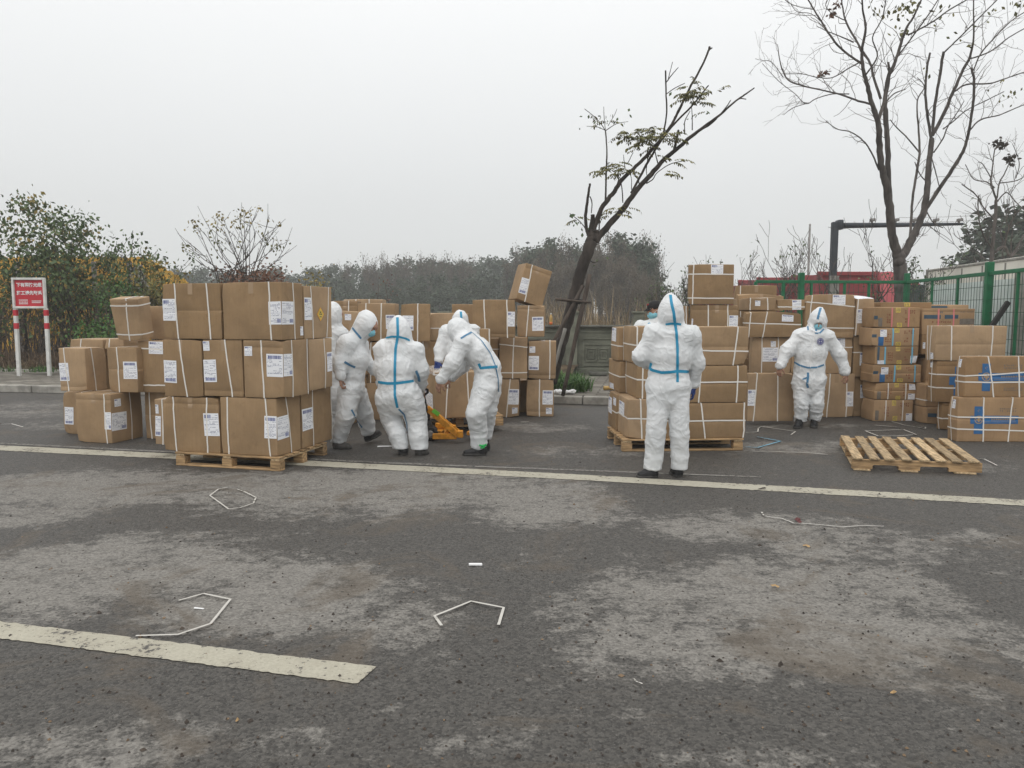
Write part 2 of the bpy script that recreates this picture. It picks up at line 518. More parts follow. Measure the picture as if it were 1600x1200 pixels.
stripe('road_marking', [(-140, 684.5, 686), (600, 722, 724), (1190, 744.5, 746)], 0.004, M['paint_thin'], 'thin faint line just behind the long white line')
mb = MB()
P0t, P1t, P0b, P1b = (-300, 935), (588, 1041), (-300, 959), (559, 1068)
n = 110
j1 = [rj.gauss(0, .003) for _ in range(n + 1)]; j2 = [rj.gauss(0, .003) for _ in range(n + 1)]
for k in range(n):
    f0, f1 = k / n, (k + 1) / n
    L = lambda a, b, f: (a[0] + (b[0] - a[0]) * f, a[1] + (b[1] - a[1]) * f)
    q = [L(P0b, P1b, f0), L(P0b, P1b, f1), L(P0t, P1t, f1), L(P0t, P1t, f0)]
    jj = (j1[k], j1[k + 1], j2[k + 1], j2[k])
    mb.quad(*[G(x, y, 0.004) + Vector((0, w_, 0)) for (x, y), w_ in zip(q, jj)])
tag(mb.build('road_marking', M['paint']), 'broad worn cream lane dash in the near road', kind='structure')

# kerb line and raised pavement behind it
KA, KB = G(60, 614), G(910, 632.5)
KU = Vector((KB.x - KA.x, KB.y - KA.y, 0)).normalized()
KN = Vector((-KU.y, KU.x, 0))
def K(s, n, z=0.0):                       # s metres along the kerb from KB, n metres behind its face
    return Vector((KB.x, KB.y, 0)) + KU * s + KN * n + Vector((0, 0, z))
KROT = Matrix(((KU.x, KN.x, 0), (KU.y, KN.y, 0), (0, 0, 1)))
M['kerb'] = varied('concrete_kerb', (0.30, 0.285, 0.255), 0.85, 0.28, 5, rnd=0.12, bump=0.3)
M['paver'] = None
def pavers():
    m = new_mat('brick_paving', (0.2, 0.18, 0.15), 0.9)
    t = NT(m)
    v = t.coord('Object')
    b = t.node('ShaderNodeTexBrick')
    b.inputs['Scale'].default_value = 1.0
    b.inputs['Brick Width'].default_value = 0.42; b.inputs['Row Height'].default_value = 0.2
    b.inputs['Mortar Size'].default_value = 0.018
    b.inputs['Color1'].default_value = (0.17, 0.155, 0.135, 1); b.inputs['Color2'].default_value = (0.30, 0.28, 0.24, 1)
    b.inputs['Mortar'].default_value = (0.06, 0.055, 0.045, 1)
    t.l.new(v, b.inputs['Vector'])
    n = t.noise(v, 1.4, 6, 0.7)
    c = t.mix(t.step(n, 0.4, 0.65, 0, 0.75), b.outputs['Color'], (0.10, 0.088, 0.07))
    t.base(c)
    t.bump(b.outputs['Fac'], 0.4, -0.01)
    return m
M['paver'] = pavers()
mb = MB()
c = K(0, 0.16 + 3.0, 0.069)
mb.box((0, 0, 0), (90, 6.0, 0.138))
pv = mb.build('pavement', M['paver'])
pv.location = c; pv.rotation_euler = (0, 0, math.atan2(KU.y, KU.x))
tag(pv, 'brick paved footway with mossy joints behind the kerb', kind='structure')
rk = random.Random(5)
mb = MB()
s = -30.0
while s < 30:
    L = 1.0
    mid = s + L / 2
    c = K(mid, 0.075 + rk.uniform(-.008, .008), 0.07)
    mb.box(c, (L - 0.014, 0.15, 0.145 + rk.uniform(-.006, .006)), KROT, 0.014)
    s += L
tag(mb.build('kerb', M['kerb']), 'worn grey concrete kerb stones', kind='structure')
mb = MB()
mb.box(K(-11.3, 3.05, 0.13), (14, 0.18, 0.16), KROT, 0.01)
tag(mb.build('kerb', M['kerb']), 'low pale edging behind the left footway', kind='structure')

# earth verge behind the left footway, rising a little
M['verge'] = varied('leaf_litter_soil', (0.085, 0.06, 0.036), 0.95, 0.5, 6, rnd=0, bump=0.5)
vv, ff = [], []
nx, ny = 70, 26
rv = random.Random(8)
for i in range(nx):
    for j in range(ny):
        p = K(-24 + i * 0.34, 3.14 + j * 0.34)
        h = 0.14 + 0.22 * min(1, j / 3) + 0.16 * noise.noise(Vector((p.x * 0.9, p.y * 0.9, 3))) * min(1, j / 2)
        vv.append((p.x, p.y, h))
for i in range(nx - 1):
    for j in range(ny - 1):
        a = i * ny + j
        ff.append((a, a + ny, a + ny + 1, a + 1))
tag(mesh_obj('verge', vv, ff, M['verge'], smooth=True), 'bank of soil and fallen leaves behind the footway', kind='structure')
# ------------------------------------------------------------------ cartons
BX = {}
G_CART = 'strapped kraft cartons stacked along the parking strip'

def solve(P, d, px, z):
    k = (px - 800) / FPX
    return (k * (P.y * CP - (z - CAM_H) * SP) - P.x) / (d.x - k * d.y * CP)

def make_carton(cid, label, mtx, w, d, h, F=(), S=(), H=(), lab=(), marks=(), crease=(), sidex=1, strapmat='strap', body='carton', taper=0.0, slump=0.0, cat='carton'):
    seed = (sum(ord(ch) * (i + 3) for i, ch in enumerate(cid)) * 7919) % 1000
    rr = random.Random(seed)
    inv = mtx.inverted()
    bul = [rr.uniform(0.002, 0.013) for _ in range(6)]
    amp = rr.uniform(0.004, 0.008)
    so = Vector((seed * 1.7, seed * 0.9, seed * 0.3))
    crush = [(Vector((rr.choice((-1, 1)) * w / 2, rr.choice((-1, 1)) * d / 2, rr.choice((0, 1)) * h)), rr.uniform(.008, .026), rr.uniform(.05, .11)) for _ in range(rr.randint(1, 4))]
    dent = [(Vector((rr.uniform(-.4, .4) * w, 0, rr.uniform(.15, .85) * h)), rr.uniform(-.006, .010), rr.uniform(.10, .22)) for _ in range(2)]
    if not crease and rr.random() < .45: crease = (rr.choice((.10, .13, .88, .5)),)
    def deform(p):
        a, b, c = 2 * p.x / w, 2 * p.y / d, 2 * p.z / h - 1
        q = Vector(p)
        fa, fb, fc = max(0, 1 - a * a), max(0, 1 - b * b), max(0, 1 - c * c)
        q.x += (bul[0] if a > 0 else -bul[1]) * abs(a) ** 6 * fb * fc
        q.y += (bul[2] if b > 0 else -bul[3]) * abs(b) ** 6 * fa * fc
        q.z += (bul[4] * 0.6) * max(0, c) ** 6 * fa * fb
        nv = noise.noise_vector(Vector((p.x, p.y, p.z)) * 2.6 + so) * amp + noise.noise_vector(Vector((p.x, p.y, p.z)) * 7 + so) * amp * 0.35
        nv.z *= 0.35 if 0.03 < p.z < h - 0.03 else 0.3
        q += nv
        ctr_ = Vector((0, 0, h / 2))
        for (cc, am_, ra_) in crush:
            l2 = (p - cc).length
            if l2 < ra_ * 2.5: q += (ctr_ - cc).normalized() * am_ * math.exp(-(l2 / ra_) ** 2)
        for (cc, am_, ra_) in dent:
            l2 = math.hypot(p.x - cc.x, p.z - cc.z)
            q.y -= math.copysign(am_, p.y) * math.exp(-(l2 / ra_) ** 2) * (abs(b) ** 8)
        if taper:
            f = 1 + taper * (p.z / h - 0.5); q.x *= f; q.y *= f
        if slump:
            q.z -= slump * max(0, c) * (0.35 + 0.65 * (0.5 + 0.5 * math.sin(a * 2.2 + b * 1.3 + seed)))
        for cz in crease:
            q.y += 0.006 * math.exp(-((p.z - cz * h) / 0.012) ** 2) * (1 if b < 0 else -1) * abs(b) ** 8
        return q
    # --- body: rounded, slightly battered box
    rad = 0.007
    def axis(half):
        n = 10
        vals = [-half, -half + rad * 0.45, -half + rad * 1.1] + [-half + rad * 1.1 + (2 * half - 2.2 * rad) * k / n for k in range(1, n)] + [half - rad * 1.1, half - rad * 0.45, half]
        return vals
    ax = [axis(w / 2), axis(d / 2), axis(h / 2)]
    if crease:
        ax[2] = sorted(ax[2] + [(cz - 0.5) * h + o for cz in crease for o in (-0.012, 0, 0.012)])
    vid, V, Fc = {}, [], []
    half = Vector((w / 2, d / 2, h / 2))
    def vert(i, j, k):
        key = (i, j, k)
        if key not in vid:
            p = Vector((ax[0][i], ax[1][j], ax[2][k]))
            q = Vector([max(-half[t] + rad, min(half[t] - rad, p[t])) for t in range(3)])
            dv = p - q
            if dv.length > 1e-9: p = q + dv.normalized() * min(rad, dv.length if (abs(dv.x) > 0) + (abs(dv.y) > 0) + (abs(dv.z) > 0) == 1 else rad)
            p.z += h / 2
            vid[key] = len(V); V.append(tuple(deform(p)))
        return vid[key]
    n0, n1, n2 = len(ax[0]), len(ax[1]), len(ax[2])
    for s_ in (0, 1):
        i = 0 if s_ == 0 else n0 - 1
        for j in range(n1 - 1):
            for k in range(n2 - 1):
                f = (vert(i, j, k), vert(i, j + 1, k), vert(i, j + 1, k + 1), vert(i, j, k + 1)); Fc.append(f if s_ else f[::-1])
        j = 0 if s_ == 0 else n1 - 1
        for i in range(n0 - 1):
            for k in range(n2 - 1):
                f = (vert(i, j, k), vert(i, j, k + 1), vert(i + 1, j, k + 1), vert(i + 1, j, k)); Fc.append(f if s_ else f[::-1])
        k = 0 if s_ == 0 else n2 - 1
        for i in range(n0 - 1):
            for j in range(n1 - 1):
                f = (vert(i, j, k), vert(i + 1, j, k), vert(i + 1, j + 1, k), vert(i, j + 1, k)); Fc.append(f if s_ else f[::-1])
    o = mesh_obj('cardboard_box', V, Fc, M[body], smooth=True)
    o.matrix_world = mtx
    tag(o, label, cat, G_CART)
    # --- pixel -> face coordinates
    def face_pt(face, px, py):
        org = inv @ Vector((0, 0, CAM_H)); dr = inv.to_3x3() @ ray(px, py)
        if face == 'F': t = (-d / 2 - org.y) / dr.y
        elif face == 'S': t = (sidex * w / 2 - org.x) / dr.x
        else: t = (h - org.z) / dr.z
        return org + dr * t
    NRM = {'F': Vector((0, -1, 0)), 'S': Vector((sidex, 0, 0)), 'T': Vector((0, 0, 1))}
    sw = 0.008
    off = 0.0035
    def ribbon(paths):
        mb = MB()
        for pts in paths:                        # (point, outward normal, width direction)
            n0_ = len(mb.v)
            for (p, nn, wd) in pts:
                q = deform(p) + nn * off
                mb.v += [tuple(q - wd * sw), tuple(q + wd * sw)]
            for i in range(len(pts) - 1):
                a = n0_ + 2 * i
                mb.f.append((a, a + 1, a + 3, a + 2)); mb.m.append(0)
        return mb.build('strap', M[strapmat], o)
    def lerp(a, b, t): return a + (b - a) * t
    N = 9
    def wob(k, sd): return 0.004 * noise.noise(Vector((k * 0.9, sd * 3.1, seed)))
    def vloop(x_top, x_bot, axis_):
        """strap round the box in the plane across the x (axis 0) or y (axis 1) direction"""
        hw = (d if axis_ == 0 else w) / 2
        lim = (w if axis_ == 0 else d) / 2 - 0.015
        x_top, x_bot = max(-lim, min(lim, x_top)), max(-lim, min(lim, x_bot))
        def P(along, across, z): return Vector((along, across, z)) if axis_ == 0 else Vector((across, along, z))
        wd = Vector((1, 0, 0)) if axis_ == 0 else Vector((0, 1, 0))
        sg = -1 if axis_ == 0 else sidex
        def Nn(a, z): return (Vector((0, a, z)) if axis_ == 0 else Vector((a, 0, z)))
        pts = []
        for k in range(N + 1): pts.append((P(lerp(x_bot, x_top, k / N) + wob(k, x_top), sg * hw, h * k / N), Nn(sg, 0.0 if 0 < k < N else (0.8 if k == N else -0.8)), wd))
        for k in range(1, N + 1): pts.append((P(x_top, sg * hw * (1 - 2 * k / N), h), Nn(-sg * 0.8 if k == N else 0, 1.0), wd))
        for k in range(1, N + 1): pts.append((P(lerp(x_top, x_bot, k / N), -sg * hw, h * (1 - k / N)), Nn(-sg, 0), wd))
        return ribbon([pts])
    for (xt, xb) in F:
        pt = face_pt('F', xt, PX(mtx @ Vector((0, -d / 2, h * .9)))[1]); pb = face_pt('F', xb, PX(mtx @ Vector((0, -d / 2, h * .1)))[1])
        vloop(pt.x, pb.x, 0)
    for (xt, xb) in S:
        pt = face_pt('S', xt, PX(mtx @ Vector((sidex * w / 2, 0, h * .9)))[1]); pb = face_pt('S', xb, PX(mtx @ Vector((sidex * w / 2, 0, h * .1)))[1])
        vloop(pt.y, pb.y, 1)
    for (fl, fr) in H:
        wd = Vector((0, 0, 1)); pts = []
        zl, zr = fl * h, fr * h
        x, y = w / 2, d / 2
        for k in range(N + 1):
            e_ = k in (0, N)
            pts.append((Vector((lerp(-x, x, k / N), -y, lerp(zl, zr, k / N) + wob(k, zl))), Vector(((-.8 if k == 0 else .8) if e_ else 0, -1, 0)), wd))
        for k in range(1, N + 1): pts.append((Vector((x, lerp(-y, y, k / N), zr)), Vector((1, .8 if k == N else 0, 0)), wd))
        for k in range(1, N + 1): pts.append((Vector((lerp(x, -x, k / N), y, lerp(zr, zl, k / N))), Vector((-.8 if k == N else 0, 1, 0)), wd))
        for k in range(1, N + 1): pts.append((Vector((-x, lerp(y, -y, k / N), zl)), Vector((-1, -.8 if k == N else 0, 0)), wd))
        ribbon([pts])
    def patch(name, face, x0, y0, x1, y1, mt, lift, nu=5, nv=5, shape=None):
        cx, cy = (x0 + x1) / 2, (y0 + y1) / 2
        a, b = face_pt(face, x0, cy), face_pt(face, x1, cy)
        if face == 'T':
            c0, c1 = face_pt(face, x0, y1), face_pt(face, x1, y0)
            u0, u1, v0, v1 = c0.x, c1.x, c0.y, c1.y
        else:
            tt, bb = face_pt(face, cx, y0), face_pt(face, cx, y1)
            u0, u1 = (a.x, b.x) if face == 'F' else (a.y, b.y)
            v0, v1 = bb.z, tt.z
        v0, v1 = (max(0.004, v0), min(h - 0.004, v1)) if face != 'T' else (max(-d / 2 + .004, v0), min(d / 2 - .004, v1))
        lim = (w if face in 'FT' else d) / 2 - 0.001
        u0, u1 = max(-lim, min(lim, u0)), max(-lim, min(lim, u1))
        nn = NRM[face]
        def at(u, v):
            p = {'F': Vector((u, -d / 2, v)), 'S': Vector((sidex * w / 2, u, v)), 'T': Vector((u, v, h))}[face]
            return deform(p) + nn * lift
        if shape is None:
            vs_, us_, fs = [], [], []
            rot = rr.uniform(-.03, .03) if name == 'shipping_label' else 0
            um, vm = (u0 + u1) / 2, (v0 + v1) / 2
            for i in range(nu + 1):
                for j in range(nv + 1):
                    u, v = lerp(u0, u1, i / nu), lerp(v0, v1, j / nv)
                    uu, v_ = um + (u - um) - rot * (v - vm), vm + (v - vm) + rot * (u - um)
                    vs_.append(tuple(at(uu, v_))); us_.append((i / nu, j / nv))
            for i in range(nu):
                for j in range(nv):
                    q = i * (nv + 1) + j
                    fs.append((q, q + nv + 1, q + nv + 2, q + 1))
            return mesh_obj(name, vs_, fs, mt, o, False, us_)
        # free shapes: list of polygons in 0..1 coordinates, each (points, material index)
        vs_, fs, mi = [], [], []
        for (poly, m_, lf) in shape:
            if len(poly) == 4:                     # follow the bulging face
                ext = max(abs(poly[2][0] - poly[0][0]) * abs(u1 - u0), abs(poly[2][1] - poly[0][1]) * abs(v1 - v0))
                n_ = max(1, min(12, int(ext / .05)))
                n0_ = len(vs_)
                for i in range(n_ + 1):
                    for j in range(n_ + 1):
                        a_, b_ = i / n_, j / n_
                        pu = (poly[0][0] * (1 - a_) + poly[1][0] * a_) * (1 - b_) + (poly[3][0] * (1 - a_) + poly[2][0] * a_) * b_
                        pv = (poly[0][1] * (1 - a_) + poly[1][1] * a_) * (1 - b_) + (poly[3][1] * (1 - a_) + poly[2][1] * a_) * b_
                        vs_.append(tuple(at(lerp(u0, u1, pu), lerp(v0, v1, pv)) + nn * lf))
                for i in range(n_):
                    for j in range(n_):
                        q_ = n0_ + i * (n_ + 1) + j
                        fs.append((q_, q_ + n_ + 1, q_ + n_ + 2, q_ + 1)); mi.append(m_)
                continue
            n0_ = len(vs_)
            for (pu, pv) in poly: vs_.append(tuple(at(lerp(u0, u1, pu), lerp(v0, v1, pv)) + nn * lf))
            fs.append(tuple(range(n0_, n0_ + len(poly)))); mi.append(m_)
        return mesh_obj(name, vs_, fs, mt, o, False, None, None, mi)
    if rr.random() < .5 and body == 'carton':        # packing tape over the top seam, turned down over both ends
        u_ = rr.uniform(-.02, .02); tw_ = .027; vs_, fs = [], []
        path = [(-d / 2, h * (.80 + .02 * k)) for k in range(0, 10)] + [(-d / 2 + d * k / 10, h) for k in range(11)] + [(d / 2, h * (1 - .02 * k)) for k in range(1, 10)]
        for (y_, z_) in path:
            nn = Vector((0, (-1 if y_ < 0 else 1) if abs(abs(y_) - d / 2) < 1e-6 else 0, 1 if z_ >= h - 1e-6 else 0)).normalized()
            for x_ in (-tw_, 0, tw_): vs_.append(tuple(deform(Vector((u_ + x_, y_, z_))) + nn * .0016))
        for i in range(len(path) - 1):
            for j in range(2):
                q = i * 3 + j; fs.append((q, q + 1, q + 4, q + 3))
        mesh_obj('packing_tape', vs_, fs, M['ptape'], o)
    for L in lab:
        face, x0, y0, x1, y1 = L[:5]
        mode = L[5] if len(L) > 5 else rr.randrange(4)
        patch('shipping_label', face, x0, y0, x1, y1, M['label%d' % mode], 0.0030)
    for mk in marks:
        face, x0, y0, x1, y1, kind = mk[:6]
        if kind == 'diamond':
            dm = [(0.5, 0), (1, .5), (.5, 1), (0, .5)]
            inn = [(0.5, .09), (.91, .5), (.5, .91), (.09, .5)]
            sh = [(dm, 0, 0), (inn, 1, 0.0006)]
            for (ux, uy, r_) in ((.5, .64, .09), (.4, .5, .09), (.6, .5, .09)):
                sh.append(([(ux + r_ * math.cos(q) * 1.0, uy + r_ * math.sin(q) * .6) for q in [k * math.pi / 3 for k in range(6)]], 2, 0.0012))
            sh.append(([(.36, .36), (.64, .33), (.63, .28), (.36, .31)], 2, 0.0012))
            patch('hazard_sticker', face, x0, y0, x1, y1, [M['orange_sticker'], M['yellow_tape'], M['black_ink']], 0.0035, shape=sh)
        elif kind == 'cross':
            # tall bar, long bar with small lettering, round emblem with a pale cross
            hx0, hx1 = mk[6], mk[7]               # vertical bar span as fractions of the width
            cxm = (hx0 + hx1) / 2
            ar = mk[8]                            # height / width ratio of the whole mark
            sh = [([(0, .37), (1, .37), (1, .66), (0, .66)], 0, 0), ([(hx0, 0), (hx1, 0), (hx1, .37), (hx0, .37)], 0, 0.0), ([(hx0, .66), (hx1, .66), (hx1, 1), (hx0, 1)], 0, 0.0)]
            R1, R2 = 0.085, 0.068
            for k in range(20):
                t0, t1 = k * math.pi / 10, (k + 1) * math.pi / 10
                f = lambda R, t: (cxm + R * math.cos(t), .515 + R * math.sin(t) / ar)
                sh.append(([f(R2, t0), f(R1, t0), f(R1, t1), f(R2, t1)], 1, 0.0006))
            a_, b_ = 0.05, 0.019
            sh.append(([(cxm - a_, .515 - b_ / ar), (cxm + a_, .515 - b_ / ar), (cxm + a_, .515 + b_ / ar), (cxm - a_, .515 + b_ / ar)], 1, 0.0006))
            sh.append(([(cxm - b_, .515 - a_ / ar), (cxm + b_, .515 - a_ / ar), (cxm + b_, .515 + a_ / ar), (cxm - b_, .515 + a_ / ar)], 1, 0.0009))
            for k in range(11):                   # row of small characters
                x_ = .44 + k * .046
                sh.append(([(x_, .49), (x_ + .012, .49), (x_ + .012, .56), (x_, .56)], 1, 0.0006))
                sh.append(([(x_ + .004, .515), (x_ + .03, .515), (x_ + .03, .53), (x_ + .004, .53)], 1, 0.0008))
                sh.append(([(x_ + .022, .49), (x_ + .031, .49), (x_ + .031, .55), (x_ + .022, .55)], 1, 0.001))
            sh.append(([(.3, .435), (.95, .435), (.95, .445), (.3, .445)], 1, 0.0006))
            for k in range(9):
                t0, t1 = 0.5 + k * 0.5, 0.5 + (k + 1) * 0.5
                f = lambda R, t: (cxm + R * math.cos(t), .84 + R * math.sin(t) / ar * .8)
                sh.append(([f(.022, t0), f(.028, t0), f(.028, t1), f(.022, t1)], 1, 0.0006))
            patch('printed_mark', face, x0, y0, x1, y1, [M['ink_blue'], M['ink_kraft']], 0.0022, shape=sh)
        elif kind == 'text':
            # rows of small printed characters
            cols, rows = mk[6], mk[7]
            r2 = random.Random(seed + int(x0))
            sh = []
            for rw in range(rows):
                for c_ in range(cols):
                    if r2.random() < 0.12: continue
                    x_, y_ = (c_ + .12) / cols, (rw + .15) / rows
                    wx, wy = .7 / cols, .7 / rows
                    for _ in range(3):
                        if r2.random() < .5:
                            yy = y_ + r2.random() * wy * .8; sh.append(([(x_, yy), (x_ + wx, yy), (x_ + wx, yy + wy * .22), (x_, yy + wy * .22)], 0, r2.random() * .0004))
                        else:
                            xx = x_ + r2.random() * wx * .75; sh.append(([(xx, y_), (xx + wx * .24, y_), (xx + wx * .24, y_ + wy), (xx, y_ + wy)], 0, r2.random() * .0004))
            patch('printed_mark', face, x0, y0, x1, y1, M[mk[8]], 0.0022, shape=sh)
        elif kind == 'yellow':
            n0_ = 6
            sh = [([(0, 0), (1, 0), (1, 1), (0, 1)], 0, 0)]
            for k in range(3): sh.append(([(.1 + .3 * k, .15), (.2 + .3 * k, .15), (.3 + .25 * k, .85), (.2 + .25 * k, .85)], 1, 0.0006))
            patch('yellow_tape', face, x0, y0, x1, y1, [M['yellow_tape'], M['ink_grey']], 0.003, shape=sh)
        elif kind in ('tapeblue', 'tapered', 'tapewhite'):
            patch('strap', face, x0, y0, x1, y1, M[{'tapeblue': 'strap_blue', 'tapered': 'strap_red', 'tapewhite': 'strap'}[kind]], 0.0036, 2, 5)
        else:
            patch('printed_mark', face, x0, y0, x1, y1, M[kind], 0.0022)
    BX[cid] = dict(o=o, h=h, w=w, d=d, mtx=mtx)
    return o

def carton(cid, label, cor='R', xl=None, xc=None, xr=None, yt=None, yb=None, on=None, Y=None, ref=None, back=0.0,
           side=None, du=0.0, gap=0.012, yaw=None, w=None, d=None, h=None, z0=None, lift=0.004, tip=0.0, **kw):
    r_ = BX.get(ref or side)
    if yaw is None: yaw = r_['yaw'] if r_ else 0.0
    ph = math.radians(yaw)
    u, n = Vector((math.cos(ph), math.sin(ph), 0)), Vector((-math.sin(ph), math.cos(ph), 0))
    if on is not None:
        z0 = max(BX[k]['z1'] for k in ([on] if isinstance(on, str) else on)) + lift
    if z0 is None: z0 = 0.003
    if side: C = r_['C'] + r_['n'] * (r_['d'] + gap) + r_['u'] * du
    elif ref: 
        P = r_['C'] + r_['n'] * back
        zz = z0 + 0.3
        C = P + r_['u'] * solve(P, r_['u'], xc, zz)
    elif Y is None: C = G(xc, yb, z0)
    else:
        C = Vector((0, Y, 0)); C.x = (xc - 800) / FPX * (Y * CP - (z0 + .3 - CAM_H) * SP)
    C = Vector((C.x, C.y, 0))
    if yt is not None: 
        cx_ = xc if xc is not None else PX(Vector((C.x, C.y, 1)))[0]
        z1 = D(cx_, yt, C.y).z
    else: z1 = z0 + h
    zm = (z0 + z1) / 2
    fu = -u if cor == 'R' else u
    xf, xs_ = (xl, xr) if cor == 'R' else (xr, xl)
    if w is None: w = solve(C, fu, xf, zm)
    if d is None: d = solve(C, n, xs_, zm)
    w_, d_ = max(0.12, w - 0.008), max(0.12, d - 0.008)
    ce = C + fu * (w / 2) + n * (d / 2)
    mtx = Matrix.Translation((ce.x, ce.y, z0)) @ Matrix.Rotation(ph, 4, 'Z')
    if tip: mtx = Matrix.Translation((0, 0, d_ / 2 * math.sin(math.radians(tip)))) @ mtx @ Matrix.Rotation(math.radians(tip), 4, 'X')
    make_carton(cid, label, mtx, w_, d_, max(0.06, z1 - z0 - 0.003), sidex=1 if cor == 'R' else -1, **kw)
    BX[cid].update(C=C, u=u, n=n, yaw=yaw, z0=z0, z1=z1, d=d, w=w)
    return BX[cid]
# ------------------------------------------------------------------ pallets
PALLET_RND = random.Random(3)
def block_pallet(C, yaw, w, d, label, z=0.0, nb=7, flip=False):
    """C is the front left ground corner; blocks and three bottom boards"""
    root = empty('wooden_pallet', (C[0], C[1], z), label, 'pallet', 'wooden pallets', math.radians(yaw))
    r = PALLET_RND
    def part(name, c, s, m='wood', bev=0.004):
        b = MB(); b.box(c, (s[0] - r.uniform(0, .006), s[1] - r.uniform(0, .006), s[2]), None, bev)
        return b.build(name, M[m], root)
    bw = 0.1
    for k in range(nb):                                # deck boards run along the front edge
        y = bw / 2 + (d - bw) * k / (nb - 1)
        part('deck_board', (w / 2 + r.uniform(-.006, .006), y, 0.134 + r.uniform(-.001, .001)), (w, bw, 0.02))
    for x in (0.06, w / 2, w - 0.06):
        part('cross_board', (x, d / 2, 0.114), (0.1, d, 0.018), 'wood_y')
        for y in (0.05, d / 2, d - 0.05):
            part('block', (x, y, 0.063), (0.115, 0.1, 0.083))
    for y in (0.05, d / 2, d - 0.05): part('bottom_board', (w / 2, y, 0.011), (w, 0.1, 0.02))
    return root

def stringer_pallet(C, u, v, w, d, label):
    """C front left ground corner, u along the front, boards running back along v; notched stringers"""
    yaw = math.atan2(u.y, u.x)
    root = empty('wooden_pallet', (C.x, C.y, 0), label, 'pallet', 'wooden pallets', yaw)
    r = random.Random(12)
    sh = v.x * math.cos(-yaw) - v.y * math.sin(-yaw)       # lean of the back edge in the pallet frame
    sy = v.x * math.sin(-yaw) + v.y * math.cos(-yaw)
    Rz = Matrix.Rotation(-math.atan2(sh, sy), 3, 'Z')
    H = 0.135
    for k, t in enumerate((0.02, 0.5, 0.98)):
        x0, y0 = sh * d * t, sy * d * t
        mb = MB()
        seg = [(0, .155), (.155, .36), (.36, .52), (.52, .73), (.73, 1)]
        prof = [(0, 0.018), (.16, 0.018), (.16, .05), (.17, .062), (.355, .062), (.365, .05), (.365, .018), (.53, .018), (.53, .05), (.54, .062), (.74, .062), (.75, .05), (.75, .018), (1, .018)]
        top = 0.113
        for yy in (-.019, .019):
            for (fx, z) in prof: mb.v.append((x0 + fx * w, y0 + yy, z))
            for (fx, z) in prof: mb.v.append((x0 + fx * w, y0 + yy, top))
        n = len(prof)
        for i in range(n - 1):
            if prof[i][0] == prof[i + 1][0] and False: continue
            mb.f.append((i, i + 1, n + i + 1, n + i)); mb.f.append((2 * n + i, 3 * n + i, 3 * n + i + 1, 2 * n + i + 1))
            mb.f.append((i, 2 * n + i, 2 * n + i + 1, i + 1)); mb.f.append((n + i, n + i + 1, 3 * n + i + 1, 3 * n + i))
        mb.f.append((0, n, 3 * n, 2 * n)); mb.f.append((n - 1, 3 * n - 1, 4 * n - 1, 2 * n - 1))
        mb.m = [0] * len(mb.f)
        mb.build('stringer', M['wood'], root)
    for k in range(8):
        b = MB(); x = 0.055 + (w - 0.12) * k / 7 + r.uniform(-.012, .012)
        b.box((x + sh * d / 2, sy * d / 2, 0.124 + r.uniform(0, .002)), (0.094, d + 0.03, 0.021), Rz, 0.004)
        o = b.build('deck_board', M['wood_y'], root)
    for fx in (.08, .45, .875):
        b = MB(); b.box((fx * w + sh * d / 2, sy * d / 2, 0.0095), (0.16 if fx < .5 else .2, d, 0.017), Rz, 0.003)
        b.build('bottom_board', M['wood_y'], root)
    return root

YA = -15
cA = G(438, 737)
uA = Vector((math.cos(math.radians(YA)), math.sin(math.radians(YA)), 0))
fA = Vector((cA.x, cA.y, 0)) - uA * 1.24
block_pallet(fA, YA, 1.24, 0.98, 'block pallet under the tall three tier carton stack by the road line')

# ---- A: the tall stack on the near left pallet
A = dict(yaw=YA)
carton('A2', 'lowest front right carton on the near left pallet, label wrapped round its corner', 'R', 344, 433, 470, 623, Y=cA.y + 0.03, z0=0.146, yaw=YA,
       F=[(355, 357), (415, 423)], S=[(446, 455)], lab=[('F', 414, 650, 436, 685), ('S', 430, 650, 450, 686, 2)])
carton('A1', 'lowest front left carton on the near left pallet, label at its right edge', 'R', 254, 343, None, 622, ref='A2', back=.01, z0=0.146, d=.5,
       F=[(271, 276), (323, 324)], lab=[('F', 319, 646, 343, 681, 3)])
carton('A3', 'lowest rear carton on the right side of the near left pallet, two labels', 'R', None, None, 520, 611, side='A2', w=.62, z0=0.146, gap=.03,
       S=[(488, 489), (517, 519)], lab=[('S', 470, 638, 489, 672, 1)])
carton('A0', 'narrow carton corner sticking out at the left end of the near left pallet', 'R', 241, 262, None, 624, ref='A2', back=.32, z0=0.146, d=.4,
       F=[(253, 255)], lab=[('F', 242, 650, 251, 681, 0), ('F', 242, 632, 247, 646, 3)])
carton('A4', 'middle tier front left carton on the near left pallet with barcode sheet on its left', 'R', 255, 316, None, 531, ref='A2', on='A1', d=.5,
       F=[(281, 293)], lab=[('F', 256, 563, 277, 598, 0)])
carton('A5', 'narrow middle tier carton between two others at the front of the near left pallet', 'R', 317, 379, None, 531, ref='A2', on='A2', d=.5,
       F=[(351, 363)], lab=[('F', 318, 562, 338, 597, 0), ('F', 317, 533, 327, 548, 3)])
carton('A6', 'middle tier right front carton with large barcode sheet and dented lower corner', 'R', 380, 443, 482, 532, ref='A2', on='A2', back=-.01,
       F=[(408, 413)], S=[(455, 457), (480, 483)], lab=[('F', 417, 553, 446, 589, 1), ('F', 382, 541, 394, 556, 3), ('S', 439, 553, 456, 588, 2)])
carton('A7', 'middle tier rear carton on the right side of the near left pallet', 'R', None, None, 520, 530, side='A6', w=.6, on='A3', gap=.02,
       S=[(506, 508)], lab=[('S', 510, 550, 520, 580, 1)])
